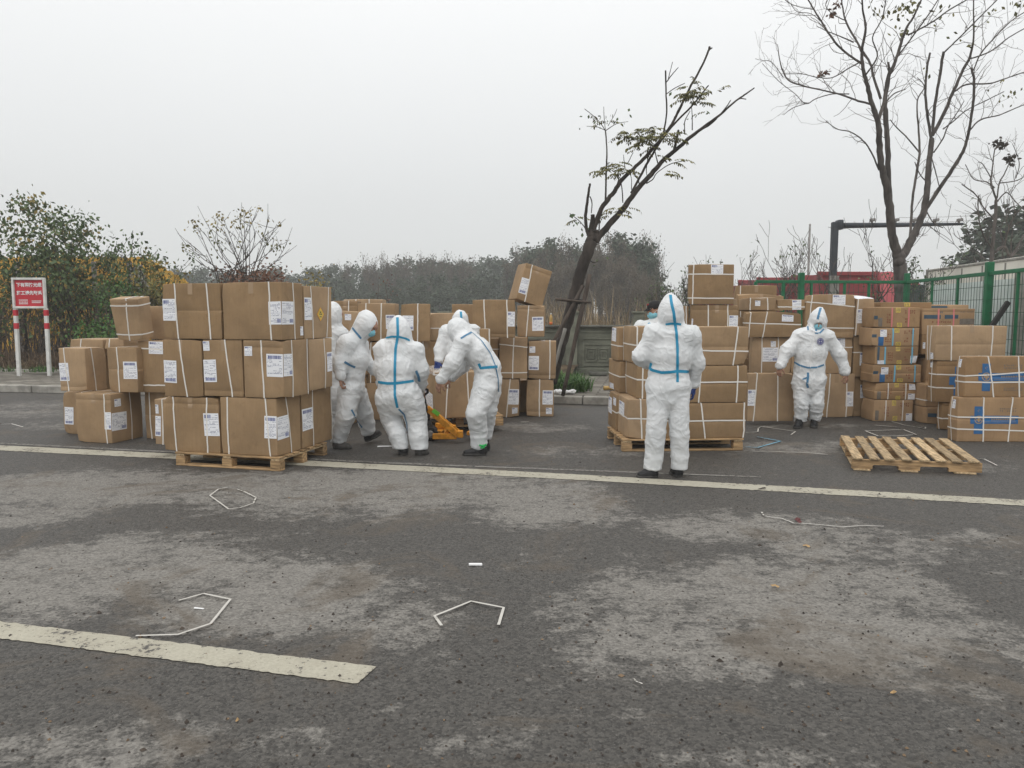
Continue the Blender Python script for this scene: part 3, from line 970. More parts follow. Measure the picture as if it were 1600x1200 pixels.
carton('A8', 'top tier left carton of the near left pallet, barcode sheet at its left edge', 'R', 254, 345, None, 442, ref='A2', on=['A4', 'A5'], d=.5,
       F=[(273, 279), (322, 329)], lab=[('F', 255, 467, 275, 501, 3)])
carton('A9', 'widest top tier carton of the near left pallet with big white sheet on it', 'R', 347, 440, 474, 440, ref='A2', on='A6', back=-.01,
       F=[(420, 424)], S=[(457, 461)], lab=[('F', 420, 471, 443, 507, 2), ('S', 436, 471, 458, 507, 2), ('S', 469, 510, 473.5, 524, 3)])
carton('A10', 'top tier rear carton of the near left pallet with orange warning diamond', 'R', None, None, 519, 446, side='A9', w=.6, on='A7', gap=.02,
       S=[(485, 489), (513, 510)], lab=[('S', 474.5, 465, 486, 500, 3)], marks=[('S', 494, 480, 505, 502, 'diamond')])

# ---- L: cartons on the ground behind and left of the near left pallet
carton('L2', 'carton on the road at the far left with sheet across its right corner', 'R', 118, 176, 223, 616, yb=693, yaw=-14,
       F=[(162, 168)], S=[(202, 206)], lab=[('F', 164, 644, 179, 671, 2), ('S', 173, 644, 197, 672, 2), ('S', 178, 623, 188, 635, 3)])
carton('L1', 'ground carton half hidden at the far left end of the row', 'R', 98, 140, None, 613, ref='L2', back=.5, d=.5, yaw=-14,
       F=[(128, 129)], lab=[('F', 101, 636, 115, 663, 0)])
carton('L3', 'ground carton between the leftmost pile and the near left pallet', 'R', 226, 275, None, 613, ref='L2', back=.42, d=.5, yaw=-14, F=[(233, 237)])
carton('L4', 'upper carton at the left end of the row with barcode sheet on its left edge', 'R', 92, 134, 167, 544, ref='L2', on=['L1', 'L2'], back=.16,
       F=[(100, 107)], S=[(142, 150)], lab=[('F', 92, 567, 108, 595, 0)])
carton('L5', 'upper carton with barcode sheet on its right half beside the leaning one', 'R', 168, 214, None, 543, ref='L2', on=['L2'], back=.20, d=.45,
       F=[(183, 187)], lab=[('F', 193, 565, 214, 592, 1)])
carton('L6', 'upper carton with two level straps and a sheet at its top right corner', 'R', 216, 262, None, 533, ref='L2', on=['L3'], back=.30, d=.45,
       H=[(.86, .84), (.14, .15)], lab=[('F', 233, 533, 255, 553, 3)])
carton('L7', 'tapering carton perched on top of the left pile, sheet folded over its top', 'R', 180, 222, 241, 466, ref='L2', on=['L5', 'L6'], back=.24, yaw=-10,
       F=[(198, 202)], H=[(.84, .84), (.14, .14)], lab=[('S', 233, 459, 253, 479, 3), ('T', 221, 459, 240, 464, 3)], taper=0.12, tip=9)
carton('L8', 'carton behind the leaning one on the left pile, mostly hidden', 'R', 232, 268, None, 478, ref='L2', on='L6', back=.62, d=.4)
carton('L9', 'open topped flat carton lying behind the left pile', 'R', 108, 160, None, 530, ref='L2', z0=1.02, back=.75, d=.5, F=[(127, 127)])
carton('L9u', 'hidden carton carrying the flat one behind the left pile', 'R', 112, 162, None, 612, ref='L2', z0=.003, back=.75, d=.5, h=None)
carton('L9v', 'second hidden carton under the flat one behind the left pile', 'R', 112, 165, None, 545, ref='L2', on='L9u', back=.78, d=.5)
carton('L10', 'flat carton with dark gap under its flap behind the left pile', 'R', 162, 192, None, 529, ref='L2', z0=1.12, back=.7, d=.5, F=[(170, 170)])

# ---- M: long wall of cartons behind the loading crew
YM = -3
carton('M12', 'ground carton with barcode sheet just right of the bent worker', 'R', 762, 811, None, 592, yb=652, yaw=YM, d=.55,
       F=[(797, 791)], lab=[('F', 794, 608, 811, 632, 1), ('F', 800, 637, 809, 647, 3)])
carton('M13', 'ground carton at the right end of the long carton wall with barcode sheet', 'R', 822, 865, None, 593, yb=651, yaw=YM, d=.55,
       F=[(843, 843)], lab=[('F', 848, 610, 864, 632, 1), ('F', 853, 637, 862, 647, 3)])
carton('M10', 'second tier carton with crossed straps near the end of the carton wall', 'R', 780, 824, None, 527, ref='M12', on='M12', d=.55, back=-.02,
       F=[(803, 801)], H=[(.84, .76), (.14, .15)])
carton('M11', 'second tier carton at the right end of the carton wall, two sheets on its left', 'R', 825, 869, None, 533, ref='M13', on='M13', d=.55, back=.0,
       F=[(859, 859)], lab=[('F', 826, 556, 842, 578, 0), ('F', 827, 541, 836, 551, 3)])
carton('M15', 'second tier carton showing between the bent worker and the crossed strap carton', 'R', 728, 779, None, 528, ref='M12', on='M12', d=.5, back=.06, H=[(.72, .72)])
carton('M7', 'third tier wide carton with barcode sheet at its right edge', 'L', 735, 742, 807, 469, ref='M12', on=['M10', 'M15'], back=.0,
       F=[(756, 759), (792, 793)], lab=[('F', 793, 487, 807, 510, 3)])
carton('M8', 'third tier carton under the tilted one, barcode sheet on its right', 'R', 808, 851, None, 477, ref='M13', on=['M10', 'M11'], back=.05, d=.5,
       F=[(826, 822)], lab=[('F', 831, 495, 849, 517, 1)])
carton('M14', 'third tier carton peeping out behind the wide one', 'R', 706, 740, None, 475, ref='M12', z0=1.15, back=.62, d=.5)
carton('M16', 'shaded ground carton in the dark gap near the right end of the carton wall', 'R', 802, 836, None, 594, ref='M12', back=.58, d=.5)
# tilted top carton, rolled to the right, lying on M7 and M8
m8 = BX['M8']
ctr = D(828, 446, m8['C'].y + .3)
roll = math.radians(17)
mt9 = Matrix.Translation(ctr) @ Matrix.Rotation(math.radians(14), 4, 'Z') @ Matrix.Rotation(roll, 4, 'Y') @ Matrix.Translation((0, 0, -.29))
make_carton('M9', 'tilted carton leaning to the right on top of the carton wall', mt9, .43, .5, .57, F=[(829, 821)], lab=[('F', 806, 433, 825, 459, 0)], sidex=-1)

# rows further left, behind the crew
carton('N1', 'ground carton behind the crouching worker with a strap at its left', 'R', 561, 618, None, 598, yb=656, yaw=2, d=.55, F=[(569, 567)])
carton('N2', 'ground carton showing low behind the striding worker', 'R', 500, 538, 561, 600, yb=669, yaw=-6)
carton('N2b', 'ground carton hidden behind the stretched leg of the striding worker', 'R', 618, 672, None, 592, ref='N1', d=.5)
carton('N2c', 'ground carton behind the loaded pallet jack', 'R', 673, 722, None, 592, ref='N1', d=.5)
carton('N2d', 'ground carton behind the bent worker', 'R', 723, 768, None, 592, ref='N1', d=.5)
carton('N3', 'second tier carton with one strap left of the crouching worker', 'R', 573, 610, None, 534, ref='N1', on='N1', d=.5, F=[(579, 579)])
carton('N3b', 'second tier carton behind the crouching worker', 'R', 611, 640, None, 533, ref='N1', on='N1', d=.5)
carton('N4', 'second tier carton right of the crouching worker with strap at its left', 'R', 641, 690, None, 533, ref='N1', on='N2b', d=.5, F=[(661, 661)])
carton('N4b', 'second tier carton behind the worker with blue gloves', 'R', 691, 729, None, 533, ref='N1', on='N2c', d=.5)
carton('M3', 'third tier carton with barcode sheet left of the crouching worker', 'R', 559, 618, None, 474, ref='N1', on=['N3', 'N3b'], d=.5, back=.03,
       F=[(572, 572), (596, 595)], lab=[('F', 603, 492, 618, 514, 1)])
carton('M4', 'third tier carton with barcode sheet just above the crouching worker', 'L', 625, 629, 674, 475, ref='N1', on=['N3b', 'N4'], back=.05,
       F=[(653, 652)], lab=[('F', 629, 493, 646, 516, 2)])
carton('M5', 'third tier carton halved by one level strap left of the blue gloved worker', 'R', 670, 731, None, 489, ref='N1', on=['N4', 'N4b'], d=.5, back=.0, H=[(.45, .45)])
carton('M2', 'carton with small white sheet behind the masked striding worker', 'R', 524, 577, None, 485, Y=11.2, z0=1.29, yaw=-8, d=.5,
       H=[(.1, .1)], lab=[('F', 539, 490, 549, 500, 3)], slump=.02)
carton('M2b', 'carton under the one with the small white sheet behind the striding worker', 'R', 522, 572, None, 505, ref='M2', z0=.69, d=.5)
carton('M2c', 'lowest carton of the column behind the striding worker', 'R', 522, 572, None, 560, ref='M2', z0=.02, d=.5, back=.1)
carton('M1', 'far carton showing its top edge behind the hooded worker at the big stack', 'R', 518, 559, None, 470, Y=12.0, z0=1.15, yaw=4, d=.6, F=[(545, 545)])
carton('M1b', 'low far carton with two straps on top of the carton wall', 'R', 535, 599, None, 467.5, Y=12.7, z0=1.2, yaw=2, d=.5, F=[(556, 556), (577, 577)])
carton('M1c', 'carton holding up the far cartons at the left end of the wall', 'R', 518, 600, None, 545, Y=12.75, z0=.02, yaw=2, d=.5)
carton('M1d', 'second carton holding up the far cartons at the left end of the wall', 'R', 518, 600, None, 492, Y=12.72, on='M1c', yaw=2, d=.5)
carton('M1e', 'carton under the far one showing its top edge', 'R', 518, 558, None, 492, Y=12.05, z0=.62, yaw=4, d=.55)
carton('M1f', 'ground carton under the far one showing its top edge', 'R', 518, 558, None, 560, Y=12.05, z0=.003, yaw=4, d=.55)
carton('M14b', 'carton under the one peeping out behind the wide one', 'R', 704, 740, None, 540, ref='M12', z0=.6, back=.62, d=.5)
carton('M14c', 'ground carton behind the wall under the peeping carton', 'R', 704, 740, None, 592, ref='M12', z0=.003, back=.62, d=.5)

# ---- C: right pallet stack behind the standing worker
YC = 3
cC = G(972, 706)
uC = Vector((math.cos(math.radians(YC)), math.sin(math.radians(YC)), 0))
block_pallet(cC, YC, 1.42, 1.0, 'block pallet under the three tier stack behind the standing worker')
carton('C2', 'lowest front left carton on the right pallet with sheet on its shaded side', 'L', 965, 981, 1040, 624, Y=cC.y + .02, z0=.146, yaw=YC,
       F=[(1001, 1003)], H=[(.52, .5)], lab=[('S', 968, 627, 976, 649, 3)], crease=(.5,))
carton('C3', 'lowest front right carton on the right pallet, wide with crossed straps', 'L', None, 1041, 1166, 630, ref='C2', z0=.146, d=.45,
       F=[(1095, 1102), (1163, 1163)], H=[(.5, .5)], crease=(.48,))
carton('C1', 'lowest rear carton at the left side of the right pallet with narrow sheet', 'L', 950, None, None, 616, side='C2', w=.5, du=-.02, z0=.146,
       H=[(.5, .5)], lab=[('S', 951.5, 620, 957, 645, 3), ('S', 959, 621, 963, 633, 3)])
carton('C5', 'middle tier front left carton on the right pallet with crossed straps', 'L', 976, 995, 1040, 569, ref='C2', on='C2', back=.04,
       F=[(1004, 1004)], S=[(979, 978)], H=[(.56, .52)])
carton('C6', 'middle tier front right carton on the right pallet with crossed straps', 'L', None, 1041, 1168, 571.5, ref='C2', on='C3', d=.45,
       F=[(1096, 1091), (1153, 1151)], H=[(.56, .56)], crease=(.5,))
carton('C4', 'middle tier rear carton at the left side of the right pallet with tall sheet', 'L', 951, None, None, 565, side='C5', w=.55, du=-.06, on='C1',
       H=[(.52, .5)], lab=[('S', 953, 598, 960, 618, 3)])
carton('C8', 'top tier front left carton on the right pallet beside the arm of the standing worker', 'L', 973, 993, 1040, 510, ref='C2', on='C5', back=.03,
       F=[(994.5, 992)], S=[(974.5, 975)], H=[(.5, .46)], crease=(.5,))
carton('C9', 'top tier front right carton on the right pallet, wide with crossed straps', 'L', None, 1041, 1170, 510.5, ref='C2', on='C6', d=.45,
       F=[(1091, 1094), (1153, 1146)], H=[(.41, .36)], crease=(.48,))
carton('C7', 'top tier rear carton of the right pallet with sheet folded over its top edge', 'L', 954, None, None, 511, side='C8', w=.5, du=-.06, on='C4',
       H=[(.45, .38)], lab=[('S', 956, 512, 963, 533, 3), ('S', 966, 512, 971, 522, 3)])
for nm, ff, zz, t_ in (('Cb1', 'C3', None, 'lowest'), ('Cb2', 'C6', 'Cb1', 'middle tier'), ('Cb3', 'C9', 'Cb2', 'top tier')):
    carton(nm, t_ + ' rear right carton hidden on the right pallet', 'L', None, 1041, None, None, ref='C2', back=.47, w=.95, d=.45, z0=.146 if zz is None else None, on=zz, h=BX[ff]['z1'] - BX[ff]['z0'] - .01)

# ---- R: tall piles behind the right pallet and the walking worker
YR = 0
carton('R9', 'carton being carried by its strap by the worker with the round chest badge', 'L', 1164, 1167, 1240, 583, Y=10.9, z0=.05, yaw=2,
       F=[(1183, 1177), (1215, 1215)], lab=[('F', 1167, 609, 1180, 634, 3)])
carton('R12', 'ground carton at the left hand of the worker with the round chest badge', 'R', 1280, 1334, None, 584, yb=652, yaw=YR, d=.5,
       F=[(1297, 1292), (1323, 1322)], lab=[('F', 1321, 612, 1333, 635, 3)])
carton('R12b', 'ground carton behind the walking worker', 'R', 1225, 1279, None, 584, ref='R12', back=.05, d=.5)
carton('R8u', 'ground carton behind the carried one', 'L', 1172, 1174, 1224, 584, ref='R12', back=.1)
carton('R8', 'second tier carton with large sheet and small tag behind the carried one', 'L', 1171, 1173, 1236, 527, ref='R12', on='R8u', back=.1,
       F=[(1190, 1190), (1216, 1216)], lab=[('F', 1191, 543, 1215, 565, 2), ('F', 1204, 533, 1212, 542, 3)])
carton('R11', 'second tier carton behind the right shoulder of the walking worker', 'R', 1280, 1332, None, 528, ref='R12', on='R12', back=.03, d=.5,
       H=[(.72, .74)], lab=[('F', 1307, 528, 1320, 543, 3)])
carton('R11b', 'second tier carton hidden behind the walking worker', 'R', 1237, 1279, None, 529, ref='R12', on='R12b', back=.05, d=.5)
carton('R10', 'large third tier carton above the walking worker with sheet at its top', 'L', 1254, 1258, 1335, 460, ref='R12', on=['R11', 'R11b'], back=.0,
       F=[(1268, 1264)], H=[(.84, .72), (.24, .22)], lab=[('F', 1301, 460, 1321, 476, 3)])
carton('R4', 'slumped third tier carton with crooked sheet left of the walking worker', 'L', 1161, 1164, 1252, 485, ref='R12', on=['R8', 'R11b'], back=.02,
       F=[(1173, 1169), (1199, 1191)], H=[(.54, .47)], lab=[('F', 1222, 490, 1240, 502, 1)], slump=.05)
carton('R3', 'crumpled fourth tier carton with small tag above the slumped one', 'L', 1146, 1171, 1213, 463, ref='R12', on='R4', back=.05, F=[(1173, 1172), (1199, 1200)], lab=[('F', 1180, 468, 1188, 478, 3)], slump=.03)
carton('R7', 'small fourth tier carton with sheet hanging over its front', 'L', 1213, 1214, 1256, 468, ref='R12', on='R4', back=.06, H=[(.3, .3)], lab=[('F', 1238, 468, 1252, 484, 3)])
carton('R6', 'flat fourth tier carton with raised flap behind the crumpled one', 'L', 1150, 1153, 1224, 457, ref='R12', z0=1.62, back=.6, slump=.06, d=None)
carton('R6u', 'carton under the flat one with raised flap', 'L', 1150, 1153, 1224, 495, ref='R12', z0=1.02, back=.6, d=None)
carton('R6v', 'second carton under the flat one with raised flap', 'L', 1150, 1153, 1224, 560, ref='R12', z0=.5, back=.6)
carton('R6w', 'ground carton under the flat one with raised flap', 'L', 1150, 1153, 1224, 600, ref='R12', z0=.16, back=.6)
carton('R5', 'far carton seen just below the green fence rail', 'L', 1146, 1149, 1213, 446, ref='R12', z0=1.5, back=1.2, F=[(1157, 1157)], d=None)
carton('R5u', 'carton holding up the far one below the green fence rail', 'L', 1146, 1149, 1213, 500, ref='R12', z0=.16, back=1.2)
carton('R2', 'carton with barcode sheet at its right under the topmost carton', 'L', 1077, 1080, 1154, 476, Y=10.9, z0=1.12, yaw=YR, F=[(1106, 1107), (1137, 1137)], lab=[('F', 1139, 493, 1153, 510, 3), ('F', 1078, 498, 1083, 510, 3)])
carton('R1', 'topmost carton of the whole yard with sheet over its upper edge', 'L', 1075, 1076, 1146, 413, ref='R2', on='R2', back=.02, F=[(1083, 1082)], H=[(.76, .75), (.16, .15)], lab=[('F', 1111, 413, 1130, 429, 3)])
carton('R2b', 'narrow dark carton left of the one under the topmost carton', 'R', 1062, 1076, None, 478, ref='R2', z0=1.12, back=.1, d=.5, F=[(1072, 1072)])
carton('R2c', 'second tier carton hidden below the topmost pile', 'L', 1062, 1064, 1140, 545, ref='R2', z0=.58, back=.05)
carton('R2d', 'ground carton hidden below the topmost pile', 'L', 1062, 1064, 1140, 600, ref='R2', z0=.003, back=.05)

carton('R13', 'tall carton with sheet lying on its top beside the column of printed cartons', 'R', 1336, 1364, None, 466, ref='R12', z0=1.25, back=.0, d=.75,
       F=[(1338, 1337)], lab=[('F', 1338, 483, 1350, 505, 3), ('F', 1351, 495, 1362, 517, 3), ('T', 1346, 463, 1366, 468, 3)], yaw=0, tip=6)
carton('R14', 'shaded carton with grey sheet below the tall one by the printed column', 'R', 1333, 1361, None, 525, ref='R12', z0=.62, back=.05, d=.6, H=[(.6, .6)], lab=[('F', 1343, 550, 1356, 571, 3)])
carton('R15', 'shaded ground carton with a looped strap and grey sheet', 'R', 1334, 1361, None, 584, ref='R12', z0=.003, back=.1, d=.6, F=[(1350, 1348)], lab=[('F', 1344, 601, 1357, 622, 3)])

# ---- S: column of six printed cartons
def s_marks(x0, x1, y0, y1, kind):
    w_, h_ = x1 - x0, y1 - y0
    f = lambda a, b, c, d_: ('F', x0 + a * w_, y0 + b * h_, x0 + c * w_, y0 + d_ * h_)
    yl = [f(.47, .0, .57, .26) + ('yellow',), f(.49, .76, .6, 1.0) + ('yellow',)]
    tx = [f(.27, .3, .40, .8) + ('text', 3, 4, 'ink_red'), f(.66, .12, .9, .34) + ('text', 5, 2, 'ink_red'), f(.66, .5, .76, .8) + ('text', 2, 2, 'ink_red')]
    if kind == 'red': return yl + tx + [f(.0, .42, .08, .6) + ('ink_navy',), f(.09, .52, .18, .95) + ('ink_grey',), f(.37, 0, .40, 1) + ('tapered',), f(.73, 0, .76, 1) + ('tapered',)]
    if kind == 'blue': return yl + tx + [f(.0, .35, .1, .52) + ('ink_navy',), f(.13, .48, .24, .98) + ('ink_blue',), f(.42, 0, .45, 1) + ('tapeblue',), f(.84, 0, .87, 1) + ('tapeblue',)]
    if kind == 'blue2': return yl + tx + [f(.04, .0, .09, .9) + ('ink_navy',), f(.2, 0, .235, 1) + ('tapeblue',), f(.83, 0, .865, 1) + ('tapeblue',)]
    return yl + tx + [f(.05, .5, .14, .95) + ('ink_grey',), f(.3, 0, .325, 1) + ('tapewhite',), f(.72, 0, .745, 1) + ('tapewhite',)]
prev = None
SL = [('S6', 1359, 1427, 625, 658, 'plain', 'bottom', [(1415, 646, 1425, 659)]), ('S5', 1362, 1432, 598, 625, 'plain', 'second from bottom', [(1420, 600, 1431, 609), (1418, 615, 1429, 626)]),
      ('S4', 1360, 1440, 570, 598, 'blue', 'third from bottom', [(1377, 574, 1388, 585)]), ('S3', 1363, 1435, 541, 570, 'blue2', 'third from top', [(1422, 556, 1433, 567), (1371, 563, 1381, 569)]),
      ('S2', 1357, 1437, 512, 541, 'blue', 'second from top', [(1375, 515, 1385, 526)]), ('S1', 1361, 1438, 480, 512, 'red', 'topmost', [])]
for (cid, x0, x1, y0, y1, kd, wd_, lb) in SL:
    a = dict(yb=658, yaw=0) if prev is None else dict(ref='S6', on=prev)
    carton(cid, wd_ + ' of the six printed cartons in the column with yellow tape squares', 'L', x0 - 1, x0 + 2, x1, y0, xc_=None, **a) if False else \
        carton(cid, wd_ + ' of the six printed cartons in the column with yellow tape squares', 'L', x0, x0 + 5, x1, y0, d=.42, body='carton_b',
               marks=s_marks(x0 + 5, x1, y0, y1, kd), lab=[('F', *q, 3) for q in lb], **a)
    prev = cid
carton('S0', 'flat printed carton lying behind the top of the printed column', 'L', 1374, 1376, 1456, 472, ref='S6', z0=1.5, back=.5, d=.45, body='carton_b', marks=[('F', 1413, 473, 1422, 479, 'yellow')])
carton('S0b', 'carton hidden behind the printed column holding up the flat one', 'L', 1374, 1376, 1450, 520, ref='S6', z0=.75, back=.5, d=.45, body='carton_b')
carton('S0c', 'ground carton hidden behind the printed column', 'L', 1374, 1376, 1450, 590, ref='S6', z0=.003, back=.5, d=.45, body='carton_b')

# ---- T: second printed pile
carton('T1', 'printed carton with dark band and pink straps at the top of the second pile', 'L', 1437, 1441, 1523, 482, ref='S6', z0=1.27, back=.05, d=.5, body='carton_b',
       marks=[('F', 1444, 492, 1470, 498, 'ink_navy'), ('F', 1476, 492, 1497, 498, 'ink_navy'), ('F', 1469, 485.5, 1475, 490, 'text', 2, 1, 'ink_navy'), ('F', 1500, 486, 1521, 489, 'text', 12, 1, 'ink_grey'),
              ('F', 1456, 501, 1486, 505, 'text', 9, 1, 'ink_red'), ('F', 1499, 498, 1523, 507, 'ink_grey'), ('F', 1465, 482, 1467.6, 512, 'tapered'), ('F', 1488.6, 482, 1491, 512, 'tapered')])
carton('T0', 'thin printed carton edge behind the pink strapped one', 'L', 1436, 1437, 1514, 476, ref='S6', z0=1.47, back=.58, d=.4, body='carton_b', marks=[('F', 1440, 478, 1480, 481, 'ink_navy')])
carton('T0b', 'carton under the thin edge behind the pink strapped one', 'L', 1436, 1437, 1514, 520, ref='S6', z0=.7, back=.58, d=.4, body='carton_b')
carton('T0c', 'ground carton behind the second printed pile', 'L', 1440, 1441, 1514, 585, ref='S6', z0=.003, back=.58, d=.4, body='carton_b')
carton('T2', 'printed carton with white tag edge below the pink strapped one', 'L', 1437, 1441, 1500, 517, ref='S6', z0=.98, back=.06, d=.48, body='carton_b', marks=[('F', 1442, 535, 1446, 545, 'label3')])
carton('T3', 'shaded printed carton squeezed behind the blue cross cartons', 'L', 1443, 1448, 1500, 560, ref='S6', z0=.55, back=.04, d=.46, body='carton_b')
carton('T5', 'low printed carton in the gap right of the printed column', 'L', 1434, 1436, 1448, 630, ref='S6', z0=.003, back=.35, d=.4, body='carton_b')
carton('T4', 'ground printed carton with navy band beside the white strapped side', 'L', 1445, 1449, 1500, 637, ref='S6', z0=.003, back=-.3, d=.45, body='carton_b', marks=[('F', 1450, 646, 1464, 652, 'ink_navy')])
carton('T4b', 'printed carton lying on the one with navy band', 'L', 1443, 1447, 1500, 601, ref='S6', on='T4', back=-.25, d=.45, body='carton_b', H=[(.3, .3)])

# ---- U, V: big cartons with blue cross print
carton('V2', 'lower big carton with blue cross print at the right edge', 'L', 1481, 1494, 1640, 621, yb=690, yaw=-1, body='carton_b',
       F=[(1537, 1536), (1582, 1575)], S=[(1487, 1487)], H=[(.56, .545), (.29, .24)], lab=[('S', 1489, 624, 1494, 638, 3)], marks=[('F', 1516, 635, 1591, 678, 'cross', .08, .27, .57), ('F', 1562, 637, 1588, 644, 'text', 9, 2, 'ink_grey')])
carton('V1', 'upper big carton with blue cross print at the right edge', 'L', 1493, 1508, 1650, 557, ref='V2', on='V2', back=.02, body='carton_b',
       F=[(1544, 1552), (1591, 1593)], S=[(1499, 1498)], H=[(.52, .66), (.37, .37)], lab=[('S', 1500, 561, 1503.5, 574, 3)], marks=[('F', 1528, 568, 1610, 611, 'cross', .07, .23, .53), ('F', 1568, 569, 1598, 577, 'text', 9, 2, 'ink_grey'), ('F', 1568, 605, 1598, 611, 'text', 9, 2, 'ink_grey')])
carton('U3', 'ground carton with level strap half hidden by the lower blue cross carton', 'L', 1463, 1473, 1530, 629, Y=10.35, z0=.003, yaw=-1, body='carton_b', S=[(1467, 1467)], H=[(.42, .42)])
carton('U2', 'middle carton with blue cross print partly hidden by the right edge pair', 'L', 1450, 1463, 1545, 564, ref='U3', on='U3', body='carton_b', back=-.02,
       S=[(1457, 1456)], H=[(.68, .66), (.36, .34)], marks=[('F', 1483, 573, 1545, 618, 'cross', .13, .32, .66)], lab=[('S', 1454, 565, 1458, 574, 3)])
carton('U1', 'wide plain carton with lengthwise fold on top of the right pile', 'L', 1446, 1462, 1573, 509, ref='U3', on='U2', back=-.03,
       F=[(1486.5, 1486.5), (1551, 1548)], S=[(1456, 1453), (1450, 1450)], crease=(.47,), lab=[('S', 1454, 551, 1458, 561, 3)])
carton('U4', 'ground carton hidden behind the blue cross pair', 'L', None, 1531, None, 629, ref='U3', w=.6, d=.6, body='carton_b')
carton('U5', 'middle carton hidden behind the blue cross pair', 'L', None, 1548, None, 566, ref='U3', on='U4', w=.5, d=.6, body='carton_b')

# ---- D: empty pallet in the right foreground
d0, d1 = G(1331, 735), G(1534, 742)
ud = Vector((d1.x - d0.x, d1.y - d0.y, 0))
wD = ud.length; ud.normalize()
b0 = G(1311, 681, .135); t0 = G(1330, 715, .135)
vd = Vector((b0.x - t0.x, b0.y - t0.y, 0)); dD = vd.length; vd.normalize()
stringer_pallet(Vector((d0.x, d0.y, 0)), ud, vd, wD, dD, 'empty notched pallet lying on the road at the right')
# ------------------------------------------------------------------ implicit bodies -> one continuous surface
def surface_net(fn, lo, hi, hgrid):
    lo = np.array(lo, float); hi = np.array(hi, float)
    n = np.maximum(4, np.ceil((hi - lo) / hgrid).astype(int) + 1)
    ax = [lo[i] + np.arange(n[i]) * hgrid for i in range(3)]
    X, Y, Z = np.meshgrid(*ax, indexing='ij')
    P = np.stack([X.ravel(), Y.ravel(), Z.ravel()], 1).astype(np.float32)
    val = fn(P).reshape(n)
    ins = val < 0
    cn = tuple(n - 1)
    cnt = np.zeros(cn, int)
    for dx in (0, 1):
        for dy in (0, 1):
            for dz in (0, 1):
                cnt += ins[dx:n[0] - 1 + dx, dy:n[1] - 1 + dy, dz:n[2] - 1 + dz]
    act = (cnt > 0) & (cnt < 8)
    ids = -np.ones(cn, int)
    idx = np.argwhere(act)
    ids[act] = np.arange(len(idx))
    acc = np.zeros((len(idx), 3)); num = np.zeros(len(idx))
    for a in range(3):
        b, c = (a + 1) % 3, (a + 2) % 3
        for p in (0, 1):
            for q in (0, 1):
                o0 = np.zeros(3, int); o0[b] = p; o0[c] = q
                o1 = o0.copy(); o1[a] = 1
                i0, i1 = idx + o0, idx + o1
                v0 = val[i0[:, 0], i0[:, 1], i0[:, 2]]; v1 = val[i1[:, 0], i1[:, 1], i1[:, 2]]
                m = (v0 < 0) != (v1 < 0)
                t = np.where(m, v0 / np.where(m, v0 - v1, 1), 0)
                pt = i0 + t[:, None] * (o1 - o0)
                acc[m] += pt[m]; num[m] += 1
    V = lo + acc / num[:, None] * hgrid
    F = []
    for a in range(3):
        b, c = (a + 1) % 3, (a + 2) % 3
        sl0 = [slice(None)] * 3; sl1 = [slice(None)] * 3
        sl0[a] = slice(0, n[a] - 1); sl1[a] = slice(1, n[a])
        s0, s1 = ins[tuple(sl0)], ins[tuple(sl1)]
        e = np.argwhere(s0 != s1)
        ok = (e[:, b] > 0) & (e[:, b] < n[b] - 1) & (e[:, c] > 0) & (e[:, c] < n[c] - 1)
        e = e[ok]
        fl = s0[e[:, 0], e[:, 1], e[:, 2]]
        def cell(db, dc):
            k = e.copy(); k[:, b] -= db; k[:, c] -= dc
            return ids[k[:, 0], k[:, 1], k[:, 2]]
        q = np.stack([cell(1, 1), cell(0, 1), cell(0, 0), cell(1, 0)], 1)
        q[~fl] = q[~fl][:, ::-1]
        F.append(q)
    return V, np.concatenate(F)

def smin(a, b, k):
    h = np.clip(0.5 + 0.5 * (b - a) / k, 0, 1)
    return b + (a - b) * h - k * h * (1 - h)

